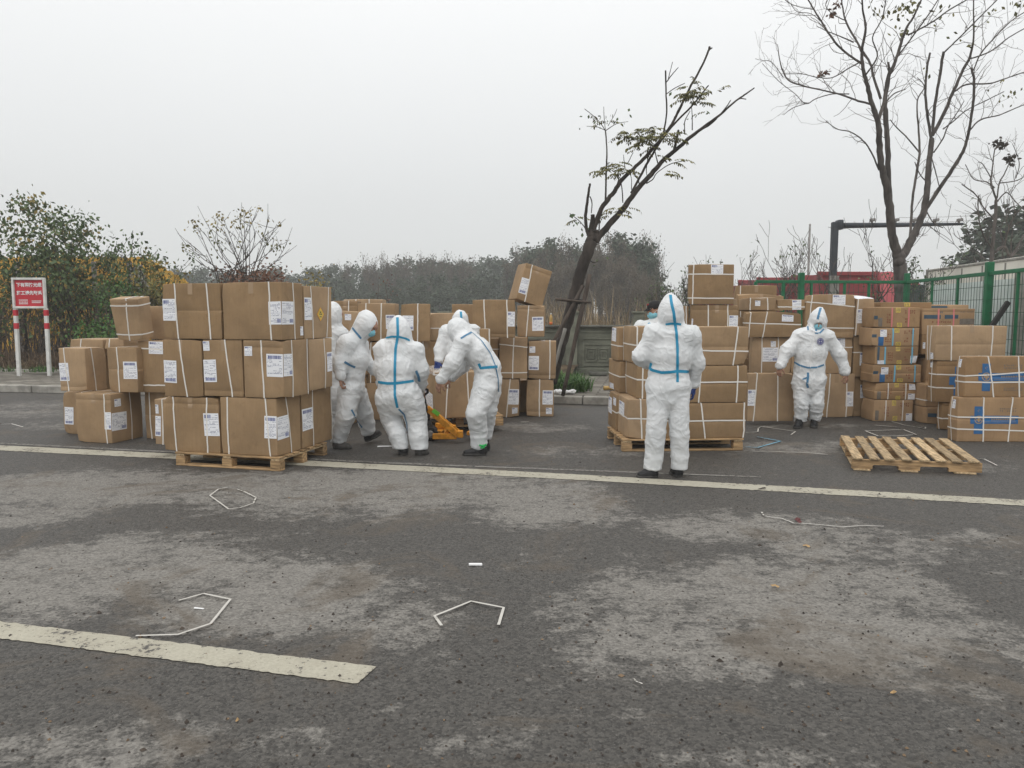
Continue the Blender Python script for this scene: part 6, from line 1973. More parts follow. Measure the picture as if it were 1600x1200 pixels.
for (zx, zy, r_, n_) in ((400, 482, 35, 6), (430, 495, 40, 7), (480, 510, 45, 9), (520, 490, 40, 8), (550, 490, 45, 9), (590, 480, 40, 9), (610, 510, 30, 5), (560, 575, 30, 3), (500, 530, 40, 6), (330, 655, 30, 6), (370, 645, 40, 9), (410, 655, 25, 5), (345, 630, 25, 4),
                        (740, 275, 35, 8), (725, 305, 35, 7), (760, 325, 25, 5), (745, 265, 30, 4), (815, 292, 25, 4), (650, 300, 15, 2), (360, 845, 35, 6), (420, 835, 20, 2), (640, 610, 35, 4), (610, 670, 30, 4), (340, 430, 30, 2), (250, 390, 12, 1), (180, 880, 18, 2), (800, 382, 12, 1)):
    for _ in range(n_):
        x, y = cv1(zx + rt.gauss(0, r_ * .5), zy + rt.gauss(0, r_ * .35) - 6)
        pinnate(V, F, D(x, y, YT + rt.gauss(0, .12)), (rt.uniform(-1, 1), rt.uniform(-.6, .6), .15), .26, .085, rt)
n0 = len(V)
mesh_obj('leaves', sub(V, lroot.location), F, M['leaf_olive'], lroot)
V, F = [], []
for (zx, zy, n_) in ((318, 440, 5), (300, 420, 4), (350, 420, 5), (240, 390, 4), (370, 395, 3), (230, 442, 2), (425, 402, 2), (490, 460, 4), (780, 380, 3), (690, 270, 4), (700, 420, 2), (190, 890, 7), (160, 860, 4), (205, 905, 4), (285, 1075, 4)):
    leaf_quads(V, F, D(*cv1(zx, zy), YT), n_, .075, rt, .3, .09)
mesh_obj('loose_leaves', sub(V, lroot.location), F, M['leaf_green'], lroot)

M['stake'] = varied('weathered_stake', (0.072, 0.056, 0.045), 0.85, 0.35, 8, (1, 1, .3), 0.1, 0.5)
M['stake_pale'] = varied('pale_grey_batten', (0.27, 0.26, 0.235), 0.85, 0.25, 8, (1, 1, .3), 0.1, 0.4)
st = empty('tree_stake', (D(885, 592, 13.6).x, 13.6, .14), 'splayed wooden stakes tied round the leaning tree with a crossbar', 'tree stake')
for (nm, a, b, r_, mt) in (('stake', D(911, 446, 13.75), D(858, 548, 13.35), .034, 'stake'), ('stake', D(921.5, 429, 13.75), D(884, 598, 13.35), .040, 'stake'), ('crossbar', D(868, 467.5, 13.62), D(923, 472.5, 13.62), .032, 'stake'), ('batten', D(883, 513, 13.7), D(866, 575, 13.6), .033, 'stake_pale')):
    b_ = Vector(b)
    if nm == 'stake' and b.z > .2:
        dd = (Vector(b) - Vector(a)); b_ = Vector(a) + dd * ((.15 - a.z) / dd.z)
    mb = MB(); n_ = 8
    pts = [Vector(a) + (b_ - Vector(a)) * k / n_ + Vector((math.sin(k * 1.3) * .004, 0, 0)) for k in range(n_ + 1)]
    mb.tube(pts, [r_ * (1 - .02 * k) for k in range(n_ + 1)], 8, oval=.8); mb.v = sub(mb.v, st.location)
    mb.build(nm, M[mt], st, True)
mb = MB()
for k in range(5):
    c = D(902 + k * .5, 469 + k * 1.2, 13.72); rad = .14
    mb.tube([c + Vector((math.cos(t) * rad, math.sin(t) * rad * 1.1 + .05, .015 * math.sin(3 * t + k))) for t in [i * math.pi / 8 for i in range(17)]], .008, 4)
mb.v = sub(mb.v, st.location); mb.build('binding', M['rubber'], st)

# generic bare trees behind the fence
def bare_tree(label, px, ytop, Y, seed, spread=.55, leaves=0, group=None, zb=0.0, rad=.06, stems=2, name='bare_tree', leafm='leaf_olive', depth=3, base_y=None, minr=.006, kids=(2, 4)):
    rng = random.Random(seed)
    b = D(px, 480, Y); base = Vector((b.x, Y, zb))
    top = D(px, ytop, Y).z; H = top - zb
    root = empty(name, base, label, 'tree' if name != 'shrub' else 'shrub', group)
    mb = MB(); tips = []
    for k in range(stems):
        a = rng.uniform(0, 6.3)
        grow(mb, base + Vector((rng.gauss(0, .05), rng.gauss(0, .05), -.05)), (math.cos(a) * .25, math.sin(a) * .25, 1), H * .42, rad * rng.uniform(.7, 1), depth, rng, tips, spread, .22, 6, .10, kids, .66, minr)
    mb.v = sub(mb.v, base)
    mb.build('trunk', M['bark_grey'], root, True)
    if leaves:
        V, F = [], []
        for (p, d) in tips:
            if rng.random() < leaves: leaf_quads(V, F, p, 3, .09, rng, .3, .08)
        if V: mesh_obj('leaves', sub(V, base), F, M[leafm], root)
    return root
GB = 'small bare trees beyond the green fence'
for (lab_, px, yt, Y, sd, lv) in (
    ('small bare tree just right of the topmost carton beyond the fence', 1166, 372, 24, 3, .12), ('slender bare tree between the topmost carton and the gantry', 1206, 368, 25, 8, .0),
    ('taller bare tree left of the dark gantry post', 1252, 336, 24, 11, .1), ('bare tree close against the left side of the gantry post', 1284, 345, 26, 14, .03),
    ('bare tree spreading under the gantry beam', 1332, 325, 24, 17, .05), ('bare tree with hanging leaves just right of the big forked trunk', 1432, 312, 21, 19, .55),
    ('bare tree at the very right edge', 1604, 235, 20, 29, .02), ('thin bare sapling with leaves behind the topmost carton', 1112, 392, 25, 31, .6)):
    bare_tree(lab_, px, yt, Y, sd, .78, lv, GB, 0, .065, 2, leafm='leaf_green', depth=4, minr=.0065, kids=(2, 3))
RT = [[(1000, 1300, 22), (1003, 1150, 18), (1010, 1060, 15), (1022, 930, 13), (1027, 850, 12)], [(1027, 850, 9), (1005, 780, 8), (1010, 720, 6), (1020, 640, 5), (1038, 618, 4)], [(1020, 800, 6), (985, 775, 5), (930, 762, 4), (895, 700, 3)],
 [(1030, 845, 7), (1040, 780, 6), (1062, 740, 5), (1080, 700, 4), (1090, 682, 4)], [(1022, 940, 7), (970, 880, 5), (940, 830, 5), (880, 785, 4)], [(1010, 1060, 7), (965, 985, 6), (950, 900, 5), (953, 830, 4)], [(1005, 760, 5), (970, 700, 4), (950, 690, 3)], [(1040, 780, 5), (1110, 770, 4), (1150, 750, 3)],
 [(1010, 1080, 12), (1060, 1050, 12), (1090, 1090, 10), (1145, 1000, 9)], [(1060, 1050, 9), (1085, 960, 7), (1120, 900, 6), (1160, 870, 5)], [(1030, 860, 6), (1070, 820, 5), (1110, 860, 4), (1150, 900, 3)], [(1110, 760, 4), (1125, 700, 4), (1108, 640, 3), (1095, 612, 2)], [(1016, 700, 4), (1000, 660, 3), (990, 620, 2)]]
b_ = D(1548, 470, 19)
sd_root, tips, ends = traced_tree('bare_tree', 'bare tree with two dark seed heads near the right edge', (b_.x, b_.y, 0), 19.0, cv2, RT, M['bark_grey'], random.Random(8), True, .5, .008)
sd_root['group'] = GB
V, F = [], []
rr_ = random.Random(2)
for (x, y) in ((1561, 225), (1579, 248)): leaf_quads(V, F, D(x, y, 19), 50, .12, rr_, .1, .06)
mesh_obj('seed_cluster', sub(V, sd_root.location), F, M['bark'], sd_root)
for k, (px, yt, sd) in enumerate(((1042, 410, 41), (1058, 398, 43), (1078, 395, 45), (1030, 420, 49), (1068, 425, 50))):
    bare_tree(('thin shrub with few leaves left of the topmost carton, near the brown wood', 'wispy shrub with a few leaves beside the topmost carton', 'leafy tipped shrub half behind the topmost carton', 'low twiggy shrub at the edge of the brown wood', 'low twiggy shrub below the leafy tipped one')[k], px, yt, 26, sd, .35, .3, 'twiggy shrubs beyond the wall', 0, .035, 4, 'shrub', 'leaf_green')

# open crowned shrub with rusty base above the near left stack
sb_ = D(385, 480, 19.0)
root = empty('shrub', (sb_.x, 19.0, .2), 'open airy shrub with tufts of yellow leaves above the tall near left stack', 'shrub')
rng = random.Random(6); mb = MB()
fan = [(305, 346), (347, 337), (381, 331), (405, 326), (374, 342), (288, 382), (303, 385), (322, 397), (337, 378), (352, 372), (417, 375), (420, 362), (430, 384), (433, 350), (421, 340), (440, 380), (448, 381), (330, 360), (390, 345), (400, 360), (365, 365), (312, 410), (436, 405), (395, 390), (345, 355), (318, 362)]
for k, (x, y) in enumerate(fan):
    bx0 = (388, 392, 384, 350)[k % 4] if x > 330 else (350, 372)[k % 2]
    a_ = D(bx0 + rng.uniform(-5, 5), 470, 19.0 + rng.uniform(-.15, .15)); a_.z = .2
    m1 = D(bx0 + (x - bx0) * .18 + rng.gauss(0, 3), 440, 19.0 + rng.uniform(-.2, .2))
    m2 = D(bx0 + (x - bx0) * .62 + rng.gauss(0, 3), 440 + (y - 440) * .55 + rng.gauss(0, 2), 19.0 + rng.uniform(-.3, .3))
    e_ = D(x, y, 19.0 + rng.uniform(-.3, .3))
    P_ = [a_, m1, m2, e_]; Q_ = []
    for i in range(3):
        p0, p1, p2, p3 = P_[max(0, i - 1)], P_[i], P_[i + 1], P_[min(3, i + 2)]
        for j in range(4):
            t = j / 4; Q_.append(.5 * (2 * p1 + (p2 - p0) * t + (2 * p0 - 5 * p1 + 4 * p2 - p3) * t * t + (3 * p1 - p0 - 3 * p2 + p3) * t ** 3))
    Q_.append(e_)
    mb.tube(Q_, [.015 - .010 * i / 12 for i in range(13)], 5)
    for i in (7, 9, 10, 11):
        if rng.random() < .8:
            q = Q_[i]; d_ = (Q_[i + 1] - q).normalized() + Vector((rng.gauss(0, .6), rng.gauss(0, .6), rng.gauss(.1, .4)))
            mb.tube([q, q + d_ * .16, q + d_ * .3 + Vector((0, 0, .04))], [.008, .006, .0045], 3)
mb.v = sub(mb.v, root.location); mb.build('stems', M['bark_grey'], root, True)
rng = random.Random(5); V, F, V2, F2 = [], [], [], []
for (x, y, n_, r_) in ((305, 346, 16, .09), (297, 350, 8, .1), (320, 350, 8, .1), (347, 337, 20, .09), (338, 345, 16, .1), (381, 331, 24, .09), (405, 326, 14, .06), (374, 342, 14, .08), (369, 350, 14, .09), (390, 343, 12, .1), (288, 382, 12, .07), (303, 385, 8, .1), (322, 397, 8, .1), (337, 378, 8, .1), (352, 372, 8, .1), (417, 375, 16, .08), (420, 362, 10, .08), (430, 384, 12, .08), (433, 350, 6, .06), (421, 340, 5, .05), (440, 380, 6, .08), (448, 381, 3, .06), (352, 388, 6, .08), (372, 380, 6, .1), (412, 412, 6, .1), (424, 412, 6, .1), (360, 352, 8, .12), (385, 360, 8, .12), (330, 355, 8, .12), (312, 362, 5, .1), (402, 352, 6, .1)):
    leaf_quads(V if y < 355 else V2, F if y < 355 else F2, D(x, y, 19.0 + rng.uniform(-.3, .3)), n_, .085, rng, .5, r_)
mesh_obj('leaves', sub(V, root.location), F, M['leaf_yellow'], root)
mesh_obj('leaves', sub(V2, root.location), F2, M['leaf_olive'], root)
def brush(name, label, x0, x1, y0, y1, Y0, Y1, n, size, mt, seed, cat='shrub', zb=.1, stems=None, spread=.15, droop=.2):
    """loose foliage filling a surveyed region, on many thin stems"""
    rng = random.Random(seed)
    b = D((x0 + x1) / 2, 480, (Y0 + Y1) / 2); base = (b.x, b.y, zb)
    root = empty(name, base, label, cat)
    V, F = [], []
    mb = MB()
    for k in range(n):
        x = rng.uniform(x0, x1); f = rng.random()
        yt = y0(x) if callable(y0) else y0; yb_ = y1(x) if callable(y1) else y1
        y = yb_ + (yt - yb_) * f ** .8
        p = D(x, y, rng.uniform(Y0, Y1))
        leaf_quads(V, F, p, 5, size, rng, droop, spread)
    for k in range(stems or 0):
        x = rng.uniform(x0, x1); Y = rng.uniform(Y0, Y1); p = D(x, 500, Y); p.z = zb
        yt = y0(x) if callable(y0) else y0
        q = D(x + rng.gauss(0, 12), yt + rng.uniform(-6, 50), Y + rng.gauss(0, .2))
        m_ = (p + q) / 2 + Vector((rng.gauss(0, .1), rng.gauss(0, .1), 0))
        mb.tube([p, m_, q], [.014, .010, .005], 4)
    if mb.v:
        mb.v = sub(mb.v, base); mb.build('stems', M['twig'], root)
    mesh_obj('foliage', sub(V, base), F, M[mt], root)
    return root
brush('shrub', 'tangled rust coloured brush at the foot of the airy shrub', 338, 440, lambda x: 424 + 6 * math.sin(x * .2), 500, 18.6, 19.6, 420, .09, 'leaf_rust', 71, stems=40, zb=.2)
brush('shrub', 'small yellow tipped plant right behind the near left stack top', 482, 502, lambda x: 418 + abs(x - 488) * 1.4, 520, 15.5, 15.9, 60, .07, 'leaf_yellow', 72, stems=8, zb=.15)
brush('shrub', 'two bare sticks and weeds above the carton wall', 600, 614, 440, 520, 15.5, 15.8, 10, .05, 'leaf_rust', 73, stems=3, zb=.15)

# ---- leafy thicket at the left: seven bushy trees in front of a yellow hoarding
TG = 'bushy trees along the left bank'
def crown_tree(label, px, ytop, wpx, Y, seed, mt, dens, lsize=.12, zb=.3, group=TG, low=520, mt2=None):
    rng = random.Random(seed)
    b = D(px, 480, Y); base = Vector((b.x, Y, zb))
    top = D(px, ytop, Y).z; H = top - zb; W = wpx * Y / FPX
    root = empty('bushy_tree', base, label, 'tree', group)
    mb = MB(); tips = []
    for k in range(4):
        a = rng.uniform(0, 6.3)
        grow(mb, base + Vector((rng.gauss(0, .12), rng.gauss(0, .12), -.05)), (math.cos(a) * .35, math.sin(a) * .35, 1), H * .40, .045, 3, rng, tips, .6, .2, 5, .12, (2, 4), .68, .006)
    mb.v = sub(mb.v, base); mb.build('trunk', M['bark'], root, True)
    V, F, V2, F2 = [], [], [], []
    # leaf sprays: at branch tips, and clumps through the crown with gaps between
    cl = []
    for (p, d) in tips: 
        if p.z > zb + .3: cl.append((p, .16, 5))
    for k in range(int(dens)):
        f = rng.random(); z = zb + .25 + (H - .35) * f ** .8
        wv = W * (.5 + .5 * math.sin(math.pi * min(1, .2 + f * .75))) * (1.0 if f < .75 else 1 - (f - .75) * 2.4)
        cl.append((Vector((b.x + rng.gauss(0, .42) * wv, Y + rng.gauss(0, .45), z)), rng.uniform(.1, .24), rng.randint(8, 24)))
    for (p, s, n_) in cl:
        if rng.random() < (.13 if mt2 else 0): leaf_quads(V2, F2, p, n_, lsize, rng, .5, s)
        else: leaf_quads(V, F, p, n_, lsize, rng, .5, s)
    mesh_obj('crown', sub(V, base), F, M[mt], root)
    if V2: mesh_obj('crown', sub(V2, base), F2, M[mt2], root)
    return root
for a in (('bushy tree with dark leaves at the far left edge of the photo', -20, 335, 95, 20.1, 81, 'leaf_green', 100, .12),
          ('tallest bushy tree right above the red notice board', 56, 306, 80, 20.1, 82, 'leaf_green', 85, .12),
          ('dense dark bushy tree to the right of the notice board', 112, 322, 76, 19.9, 83, 'leaf_green', 125, .11),
          ('loose bushy tree left of the grey prop board', 158, 345, 64, 19.8, 84, 'leaf_green', 12, .12),
          ('thin twiggy tree with sparse leaves reaching over the yellow hoarding', 195, 345, 60, 20.2, 85, 'leaf_green', 3, .11),
          ('low bushy tree with yellow leaves at the end of the yellow hoarding', 240, 395, 46, 19.4, 86, 'leaf_olive', 10, .11)):
    crown_tree(*a, mt2='leaf_yellow')
brush('shrub', 'bright green low shrub behind the leftmost carton pile', 120, 190, lambda x: 498 + .25 * abs(x - 165), 540, 17.6, 18.6, 150, .09, 'leaf_bright', 91, stems=14, zb=.3)
brush('shrub', 'middling green shrub under the thin twiggy tree', 150, 205, lambda x: 430 + .8 * abs(x - 180), 480, 18.4, 19.0, 60, .09, 'leaf_bright', 92, stems=16, zb=.3)
brush('shrub', 'dead brown undergrowth below the bushy trees', -60, 210, 468, 562, 19.5, 20.6, 380, .07, 'straw_dark', 93, stems=240, zb=.25)
# dead grass on the bank
def tufts(name, label, pts, n, h, mt, seed, lean=.5, w=.006, kind='stuff'):
    rng = random.Random(seed); V, F = [], []
    for (p, s) in pts:
        for _ in range(n):
            b = Vector(p) + Vector((rng.gauss(0, s), rng.gauss(0, s), 0)); L = h * rng.uniform(.5, 1.3)
            a = rng.uniform(0, 6.3); d = Vector((math.cos(a), math.sin(a), 0)); ll = lean * rng.uniform(.3, 1.4)
            sd = Vector((-d.y, d.x, 0)) * w * rng.uniform(.7, 1.4)
            m_ = b + d * L * ll * .4 + Vector((0, 0, L * .6)); t = b + d * L * ll + Vector((0, 0, L * (1 - .35 * ll)))
            i = len(V)
            V += [tuple(b - sd), tuple(b + sd), tuple(m_ + sd * .8), tuple(m_ - sd * .8), tuple(t)]
            F += [(i, i + 1, i + 2, i + 3), (i + 3, i + 2, i + 4)]
    c = pts[0][0]
    o = mesh_obj(name, V, F, M[mt], None, False, None, tuple(c))
    if kind: tag(o, label, kind=kind)
    return o
rng = random.Random(17)
tufts('dead_grass', 'matted dead grass on the left bank', [(K(rng.uniform(-17, -6), 3.2 + rng.uniform(0, 1.6), .2 + rng.uniform(0, .1)), .12) for _ in range(330)], 16, .46, 'straw_dark', 18, 1.15, .007)
tufts('dead_grass', 'pale dry straw on the left bank', [(K(rng.uniform(-17, -6), 3.2 + rng.uniform(0, .9), .2), .12) for _ in range(110)], 12, .36, 'straw', 28, 1.3, .006)
tufts('weeds', 'green weeds at the foot of the left bank', [(G(x + rng.gauss(0, 4), 581, .2), .1) for x in (64, 70, 58, 76, 20, 110, 130)], 30, .16, 'leaf_bright', 19, .9, .01)
def plume(name, label, x0, x1, Y0, Y1, h, n, seed, group, count):
    for k in range(count):
        rng = random.Random(seed + k)
        x = x0 + (x1 - x0) * (k + .5) / count
        p = D(x, 500, rng.uniform(Y0, Y1)); p.z = 0
        tuft = tufts('reed_clump', None, [(p, .35)], 110, h * rng.uniform(.8, 1.15), 'straw', seed + k, .25, .012, None)
        tag(tuft, label, 'reeds', group)
plume('reed_clump', 'clump of pale dry reeds standing just behind the panelled wall', 800, 1075, 19.5, 21.5, 1.75, 90, 300, 'dry reeds behind the wall', 16)
# green tuft at the foot of the leaning tree
rng = random.Random(4)
tf = tufts('grass_tuft', None, [(G(x, y, .14), .10) for (x, y) in ((872, 604), (882, 606), (892, 607), (902, 606), (877, 598), (895, 600), (908, 608), (868, 611), (886, 612), (900, 612), (862, 604))], 90, .30, 'leaf_bright', 44, .95, .009, None)
tag(tf, 'clump of long bright green grass at the foot of the leaning tree', 'grass clump')

# ---- distant wood
FG = 'trees of the misty wood'
def far_proto(kind, seed):
    rng = random.Random(seed)
    root = empty('wood_tree', (0, 0, 0), '', 'tree', FG)
    mb = MB(); V, F = [], []
    if kind == 'round':
        mb.tube([(0, 0, -.3), (0, 0, 5)], [.22, .12], 6)
        for k in range(95):
            a, f = rng.uniform(0, 6.3), rng.random()
            z = 1.2 + 7.6 * f; R = 2.5 * math.sin(math.pi * min(1, .12 + f * .8)) ** .7 * rng.uniform(.3, 1)
            leaf_quads(V, F, (R * math.cos(a), R * math.sin(a), z), 16, .52, rng, .2, .42)
    elif kind == 'conifer':
        mb.tube([(0, 0, -.3), (0, 0, 9.6)], [.2, .03], 6)
        for k in range(120):
            f = rng.random(); z = .8 + 8.9 * f; R = (1 - f) ** .8 * 2.3 * rng.uniform(.2, 1); a = rng.uniform(0, 6.3)
            leaf_quads(V, F, (R * math.cos(a), R * math.sin(a), z), 13, .46, rng, .5, .3)
    else:                                               # leafless broad tree: a haze of fine twigs
        tips = []
        for k in range(3):
            a = rng.uniform(0, 6.3)
            grow(mb, (0, 0, -.2), (math.cos(a) * .18, math.sin(a) * .18, 1), 4.0, .13, 4, rng, tips, .42, .25, 5, .07, (2, 4), .66, .022)
        for (p, d) in tips[::2 if kind == 'bare' else 1]:
            for _ in range(1 if kind == 'bare' else 3): leaf_quads(V, F, p, 4, .26, rng, -.6, .4)
    mb.build('trunk', M['bark_grey'], root, False)
    mesh_obj('crown', V, F, M['wood_brown' if kind in ('bare', 'brown') else 'wood_leaf'], root)
    return root
protos = {k: [far_proto(k, 100 + 7 * i + len(k)) for i in range(2)] for k in ('round', 'conifer', 'bare', 'brown')}
used = set()
FL = {'round': 'round crowned evergreen of the misty wood beyond the wall', 'conifer': 'pointed conifer of the misty wood beyond the wall', 'bare': 'thin leafless tree rising out of the misty wood', 'brown': 'dense leafless brown tree at the right end of the misty wood'}
def put(kind, px, ytop, Y, rng, wide=1.0):
    src = rng.choice(protos[kind])
    b = D(px, 480, Y); top = D(px, ytop, Y).z
    H = {'round': 9.1, 'conifer': 9.8, 'bare': 10.3, 'brown': 10.0}[kind]
    if src.name not in used: r = src; used.add(src.name); kids = []
    else:
        r = src.copy(); col.objects.link(r); kids = list(src.children)
        for c in kids:
            d = c.copy(); col.objects.link(d); d.parent = r
    r['label'] = FL[kind]
    s = top / H
    r.location = (b.x, Y, 0); r.scale = (s * wide * rng.uniform(.9, 1.15), s * wide, s); r.rotation_euler = (0, 0, rng.uniform(0, 6.3))
def prof(x):
    P_ = [(-200, 430), (100, 425), (240, 424), (268, 414), (300, 420), (330, 418), (380, 417), (430, 420), (470, 420), (497, 417), (508, 409), (530, 408), (545, 419), (562, 413), (585, 418), (605, 413), (628, 405), (655, 405), (680, 402), (700, 406), (740, 404), (760, 398), (790, 403), (810, 396), (832, 388), (846, 378), (858, 374), (872, 384), (900, 376), (930, 372), (950, 365), (967, 363), (985, 371), (1005, 377), (1020, 390), (1028, 410)]
    for (a, b) in zip(P_[:-1], P_[1:]):
        if a[0] <= x <= b[0]: return a[1] + (b[1] - a[1]) * (x - a[0]) / (b[0] - a[0])
    return 425
rng = random.Random(77)
for row, (Y, dyt, step) in enumerate(((118, 0, 17), (100, 7, 23), (84, 22, 30), (72, 38, 34))):
    x = -60 - row * 7
    while x < 838 - row * 4:
        if x > 190 or row > 0 and x > 150:
            put('conifer' if rng.random() < .22 else 'round', x, prof(x) + dyt + rng.uniform(-3, 9), Y * rng.uniform(.96, 1.04), rng, 1.0)
        x += step * rng.uniform(.8, 1.2)
put('conifer', 859, 370, 74, rng, .9); put('conifer', 838, 386, 78, rng); put('conifer', 966, 362, 66, rng, 1.3); put('round', 995, 374, 64, rng, .95); put('round', 1012, 396, 62, rng, .7)
for row, (Y, dyt, step) in enumerate(((72, 6, 13), (64, 14, 17), (58, 34, 20), (52, 60, 22))):
    x = 822 + row * 4
    while x < 1012:
        put('round' if row == 0 and rng.random() < .4 else 'brown', x, prof(x) + dyt + rng.uniform(-3, 8), Y, rng, .62)
        x += step * rng.uniform(.8, 1.2)
put('brown', 1016, 402, 60, rng, .5); put('brown', 1022, 424, 58, rng, .45)
for x, yt in ((545, 392), (575, 388), (585, 392), (597, 385), (606, 387), (630, 388), (641, 392), (663, 386), (672, 390), (692, 383), (705, 385), (720, 388), (735, 392), (790, 386), (812, 372), (822, 376), (845, 362), (880, 356), (888, 362), (905, 360), (992, 356), (1008, 352), (1014, 350), (1022, 372), (1004, 362)):
    put('bare', x, yt, 90 if x < 780 else 72, rng, .5)
for k in protos:
    for r in protos[k]:
        if r.name not in used:
            for c in list(r.children): bpy.data.objects.remove(c)
            bpy.data.objects.remove(r)
# dark evergreen at the right edge
for (x, y, Y, w, lb) in ((1590, 322, 40, 1.5, 'dark evergreen towering over the white trailer at the right edge'), (1545, 352, 42, 1.25, 'lower dark evergreen left of the tall one over the white trailer'), (1625, 330, 38, 1.4, 'dark evergreen cut by the right edge of the photo')):
    src = protos['round'][0]; r = src.copy(); col.objects.link(r)
    for c in src.children:
        d = c.copy(); col.objects.link(d); d.parent = r
    r.name = 'evergreen_tree'; r['label'] = lb; r['group'] = 'evergreens beyond the trailer'
    s = D(x, y, Y).z / 9.1; r.location = (D(x, 480, Y).x, Y, 0); r.scale = (s * w, s * w, s); r.rotation_euler = (0, 0, x)

# ------------------------------------------------------------------ walls, fence, vehicles, gantry, notice
M['wall'] = varied('greenish_weathered_concrete', (0.155, 0.16, 0.125), 0.9, 0.3, 2.2, (1, 1, 1.6), 0.05, 0.4)
M['wall_cap'] = varied('stained_wall_coping', (0.11, 0.11, 0.095), 0.9, 0.35, 3, rnd=.05, bump=.4)
wz = .139
w0 = G(925, 585, .14)
tK = (w0.x * KN.x + w0.y * KN.y) - (KB.x * KN.x + KB.y * KN.y)
s0 = (Vector((w0.x, w0.y, 0)) - Vector((KB.x, KB.y, 0))).dot(KU)
wall = empty('panelled_wall', K(s0, tK, wz), 'greenish concrete boundary wall with sunk rectangular panels behind the leaning tree', 'wall', None, math.atan2(KU.y, KU.x))
Lp = 1.55
mb = MB(); mb.box((-1.2, .12, .56), (9.6, .14, 1.10), None, .005); mb.build('wall_body', M['wall'], wall)
mb = MB(); mb.box((-1.2, .09, 1.135), (9.7, .3, .05), None, .01); mb.build('coping', M['wall_cap'], wall)
mb = MB(); mb.box((-1.2, .02, .07), (9.6, .1, .15), None, .01); mb.build('plinth', M['wall'], wall)
for k in range(-4, 3):
    cx = k * Lp
    xp = cx - Lp / 2 + .0
    mb = MB(); mb.box((xp + .3, .05, .72), (.26, .30, 1.44), None, .01); mb.box((xp + .3, .05, 1.46), (.33, .36, .05), None, .008)
    mb.build('pillar', M['wall'], wall)
    mb = MB()
    for (rx, rz, hw, hh) in ((cx + .28, .48, .50, .36), (cx + .12, .46, .32, .25), (cx - .03, .46, .12, .15), (cx + .27, .46, .12, .15), (cx - .03, .46, .065, .085), (cx + .27, .46, .065, .085)):
        t = .028
        for (dx, dz, sx, sz) in ((0, hh, hw * 2, t), (0, -hh, hw * 2, t), (-hw, 0, t, hh * 2 - t), (hw, 0, t, hh * 2 - t)):
            mb.box((rx + dx, .042, rz + dz), (sx, .03, sz), None, .003)
    mb.box((cx + .28, .04, 1.0), (1.1, .03, .03), None, .003)
    mb.build('panel_moulding', M['wall'], wall)
mb = MB(); c = D(934, 582, w0.y - .25); mb.box((0, 0, .05), (.42, .3, .06), None, .008)
o = mb.build('stone_slab', M['wall_cap']); o.location = (c.x, w0.y - .3, .14); o.rotation_euler = (0, 0, -.15); tag(o, 'broken flat stone slab leaning at the foot of the panelled wall', 'slab')

# yellow hoarding behind the thicket
M['yellow_sheet'] = varied('ochre_ribbed_sheet', (0.60, 0.36, 0.07), 0.6, 0.25, 3, rnd=0)
V, F = [], []
ya, yb2 = D(-60, 480, 22.5), D(296, 480, 23.5)
N_ = 240
for i in range(N_ + 1):
    f = i / N_; p = Vector((ya.x + (yb2.x - ya.x) * f, ya.y + (yb2.y - ya.y) * f, 0))
    rib = (.0, .03, .03, .0)[i % 4]
    x = -60 + 356 * f
    yt = 402 if x < 230 else 402 + (x - 230) * .58
    zt = D(x, yt + 1.5 * math.sin(i * .9), p.y).z
    V += [(p.x, p.y - rib, 0), (p.x, p.y - rib, zt), (p.x, p.y - rib + .02, zt), (p.x, p.y - rib + .02, 0)]
for i in range(N_):
    a = i * 4
    for (q, r_) in ((0, 1), (1, 2), (2, 3)): F.append((a + q, a + 4 + q, a + 4 + r_, a + r_))
hd = empty('site_hoarding', (ya.x, ya.y, 0), 'ochre yellow ribbed hoarding glimpsed through the bushy trees', 'hoarding')
mesh_obj('ribbed_sheet', sub(V, hd.location), F, M['yellow_sheet'], hd)
for x in (30, 150, 205):
    mb = MB(); p = D(x, 480, 22.35); mb.box((p.x - hd.location.x, p.y - hd.location.y, 1.5), (.12, .1, 3.1), None, .01); mb.build('post', M['steel'], hd)
mb = MB(); a, b = D(213, 416, 21.5), D(226, 460, 21.3); dv = Vector(b) - Vector(a); b = Vector(a) + dv * ((.2 - a.z) / dv.z)
mb.tube([a, b], [.17, .17], 4, oval=.2); mb.v = sub(mb.v, (a.x, a.y, .2)); o = mb.build('prop_board', M['stake_pale']); o.location = (a.x, a.y, .2)
tag(o, 'slanting grey prop board in front of the yellow hoarding', 'board')

